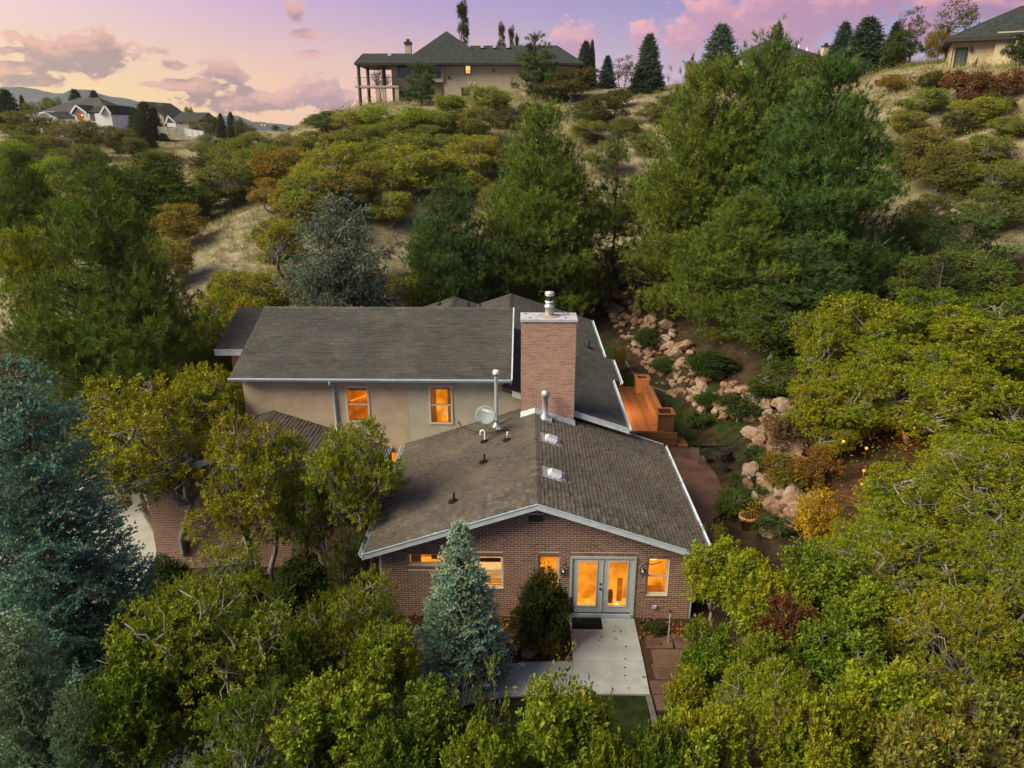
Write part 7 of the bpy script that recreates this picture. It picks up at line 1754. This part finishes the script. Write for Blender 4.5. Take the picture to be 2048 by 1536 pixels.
oaks([
 (330, 1120, 45, 20.5, (.05, .075, .015), .2, 'dark shrub at the foot of the garage corner'),
 (470, 1130, 55, 20.0, (.05, .075, .015), .1, 'dark shrub under the middle of the garage wall'),
 (600, 1120, 60, 19.6, (.05, .075, .015), .1, 'dark shrub under the right end of the garage wall'),
 (700, 1150, 45, 18.3, (.045, .07, .015), .1, 'dark shrub in the corner left of the front wing'),
], 'shrub_dense', 'dark shrubs along the garage wall', 'shrub', 'shrub')
plant_px('bush_near', 1, 'shrub', 'low green shrub in the bed right of the walkway', 'shrub', 1310, 1245, 22, 17.9, (.045, .06, .018), .2, hmin=.3, z=0.0)

# ------------------------------------------------------------------ ground cover nobody could count
def scatter_grass(name, n, xr, yr, ok, L, Wd, color, per=6, seed=1):
    rng = np.random.default_rng(seed); x = rng.uniform(*xr, n); y = rng.uniform(*yr, n); k = ok(x, y); x, y = x[k], y[k]; z = ground_z(x, y)
    c = np.repeat(np.column_stack([x, y, z]), per, 0); m = len(c); c[:, :2] += rng.normal(0, L * .35, (m, 2)); sz = np.repeat(rng.uniform(.5, 1.3, len(x)), per)
    ax = unit(np.column_stack([rng.normal(0, .5, m), rng.normal(0, .5, m), np.full(m, 1.0)])); tn = np.clip(np.repeat(rng.normal(.5, .2, len(x)), per) + rng.normal(0, .12, m), 0, 1)
    V, F, T = blades(c - ax * .03, ax, L * sz * rng.uniform(.6, 1.2, m), np.full(m, Wd), rng, tn)
    o = link(name, np_mesh(name, V, F, T, ['grass_blade'])); o.color = (*color, 1); o['kind'] = 'stuff'; return o
dens = lambda x, y, s, t: _vnoise(x, y, s) > t
scatter_grass('dry_grass', 30000, (-35, 62), (46, 108), lambda x, y: (ground_z(x, y) > 3.2) & dens(x + 9, y, 4.5, .33), .46, .05, (.30, .26, .155), 7, 3)
scatter_grass('dry_grass', 16000, (-100, -24), (60, 175), lambda x, y: dens(x, y + 31, 6, .35), .6, .09, (.27, .22, .13), 6, 4)
scatter_grass('lawn_grass', 9000, (-1.5, 3.1), (12.3, 15.25), lambda x, y: y < 15.2 + 0 * x, .06, .010, (.03, .05, .013), 5, 5)
scatter_grass('lawn_grass', 14000, (3.4, 9), (31.3, 45), lambda x, y: ((x > 7.0) | (y > 37.6)) & (x < 8.9 - np.maximum(0, y - 36) * .3), .07, .014, (.035, .055, .014), 5, 6)
def brush(name, n, xr, yr, ok, color, L, seed, per=26, turned=.25):
    rng = np.random.default_rng(seed); x = rng.uniform(*xr, n); y = rng.uniform(*yr, n); k = ok(x, y); x, y = x[k], y[k]; z = ground_z(x, y); m0 = len(x)
    sz = rng.uniform(.35, 1.0, m0) * (1.5 if L > .12 else 1.0); c = np.repeat(np.column_stack([x, y, z]), per, 0); q = np.repeat(sz, per)[:, None]; m = len(c); d = unit(rng.normal(size=(m, 3)))
    c = c + d * q * np.array([[.85, .85, .6]]) * rng.random((m, 1)) ** .4; c[:, 2] += .3 * q[:, 0]
    V, F, T = leaf_quads(c, unit(d + rng.normal(0, .6, (m, 3))), unit(d + [0, 0, .6]), L * rng.uniform(.7, 1.3, m), L * .6 * rng.uniform(.7, 1.2, m), np.clip(np.repeat(rng.normal(.5, .2, m0), per) + rng.normal(0, .15, m), 0, 1), .2, False)
    o = link(name, np_mesh(name, V, F, T, ['oak_leaf'])); o.color = (*color, 1 - turned); o['kind'] = 'stuff'
brush('hillside_brush', 5600, (-34, 60), (47, 106), lambda x, y: (ground_z(x, y) > 3.5) & (_vnoise(x + 3, y + 7, 7.0) > np.where(x > 24, .25, .42)) & ~((x < -17) & (x > -27) & (y < 62)), (.20, .195, .04), .14, 21, 25)
brush('valley_brush', 2600, (-100, -22), (64, 170), lambda x, y: _vnoise(x + 3, y + 7, 9.0) > .5, (.17, .16, .05), .2, 22, 22)
brush('bank_brush', 3400, (8.5, 40), (9, 46), lambda x, y: (x > 9.5 + 2.8 * ((y > 22) & (y < 46))), (.12, .145, .022), .122, 23, 19, .25)
brush('yard_brush', 1100, (-20, -4.5), (8, 21.5), lambda x, y: (_vnoise(x, y, 2.5) > .45) & ((x < -14) | (y < 10.5) | (y > 18.5)), (.07, .085, .022), .10, 24, 26, .3)
brush('rock_plants', 300, (7, 14), (22, 52), lambda x, y: (np.abs(x - np.interp(y, [22, 26, 30, 34, 38, 45, 53], [10.0, 10.6, 11.6, 10.8, 10.0, 9.0, 7.2])) < 1.5), (.075, .11, .024), .07, 25, 40, .1)
def litter(name, n, xr, yr, ok, color, seed):
    rng = np.random.default_rng(seed); x = rng.uniform(*xr, n); y = rng.uniform(*yr, n); k = ok(x, y); x, y = x[k], y[k]; m = len(x); z = ground_z(x, y) + .035
    V, F, T = leaf_quads(np.column_stack([x, y, z]), unit(np.column_stack([rng.normal(size=m), rng.normal(size=m), rng.normal(0, .2, m)])), unit(np.column_stack([rng.normal(0, .3, m), rng.normal(0, .3, m), np.ones(m)])), rng.uniform(.06, .13, m), rng.uniform(.04, .08, m), rng.random(m))
    o = link(name, np_mesh(name, V, F, T, ['oak_leaf'])); o.color = (*color, .3); o['kind'] = 'stuff'
litter('fallen_leaves', 16000, (-14, 20), (9, 36), lambda x, y: ((x < -4.2) & (y < 22)) | ((x > 3.4) & (y < 18.5) & (x > 6.3 - (y > 17.4) * 3)) | (x > 9.4), (.10, .055, .025), 8)
litter('bark_chips', 2600, (-4, 5), (15.3, 18.5), lambda x, y: ((x < 1.3) & (y > 16.6)) | ((x > 3.35) & (y > 17.3)), (.07, .035, .018), 9)
def litter_on(name, n, fn, color, seed):
    rng = np.random.default_rng(seed); P = np.array([fn(rng) for _ in range(n)]); m = len(P)
    V, F, T = leaf_quads(P, unit(np.column_stack([rng.normal(size=m), rng.normal(size=m), rng.normal(0, .15, m)])), unit(np.column_stack([rng.normal(0, .25, m), rng.normal(0, .25, m), np.ones(m)])), rng.uniform(.05, .10, m), rng.uniform(.035, .07, m), rng.random(m))
    o = link(name, np_mesh(name, V, F, T, ['oak_leaf'])); o.color = (*color, .3); o['kind'] = 'stuff'
def _on_roof(rng):
    x = rng.uniform(XL - .05, XR); y = rng.uniform(YF + .1, YB - .7)
    if rng.random() < .5: x = XL + abs(rng.normal(0, .5)) if rng.random() < .6 else XR - abs(rng.normal(0, .4))
    return x, y, RZ - SL * abs(x - RX) + .03
litter_on('roof_leaves', 230, _on_roof, (.16, .10, .04), 12)
litter_on('path_leaves', 12, lambda rng: (rng.choice([rng.uniform(1.4, 3.2), rng.uniform(-2, 1.3)], p=[.6, .4]), rng.uniform(15.5, 16.4), .06), (.20, .13, .04), 13)
litter_on('path_leaves', 9, lambda rng: (rng.uniform(1.45, 3.2), rng.uniform(16.6, 18.3), .06), (.20, .13, .04), 14)
p = at_y(1775, 152, 78); o = link('boulder', STONES[3]); o.location = (p[0], 78, gz(p[0], 78) + .4); o.scale = (3.2, 1.8, 1.6); props(o, 'pale boulder on the right crest beside the orange scrub', 'boulder')

# ------------------------------------------------------------------ air
if HAZE_DENSITY > 0:
    m = bpy.data.materials.new('haze'); m.use_nodes = True; t = NT(m.node_tree); v = t.n('ShaderNodeVolumePrincipled'); v.inputs['Color'].default_value = (.93, .93, .95, 1); v.inputs['Density'].default_value = HAZE_DENSITY; v.inputs['Anisotropy'].default_value = .45
    o = t.n('ShaderNodeOutputMaterial'); t.link(v.outputs[0], o.inputs['Volume']); MATS['haze'] = m
    mb = MB(); mb.box(-4600, 4600, -4600, 4700, -75, 420, 'haze'); mb.build('haze', None, kind='stuff')
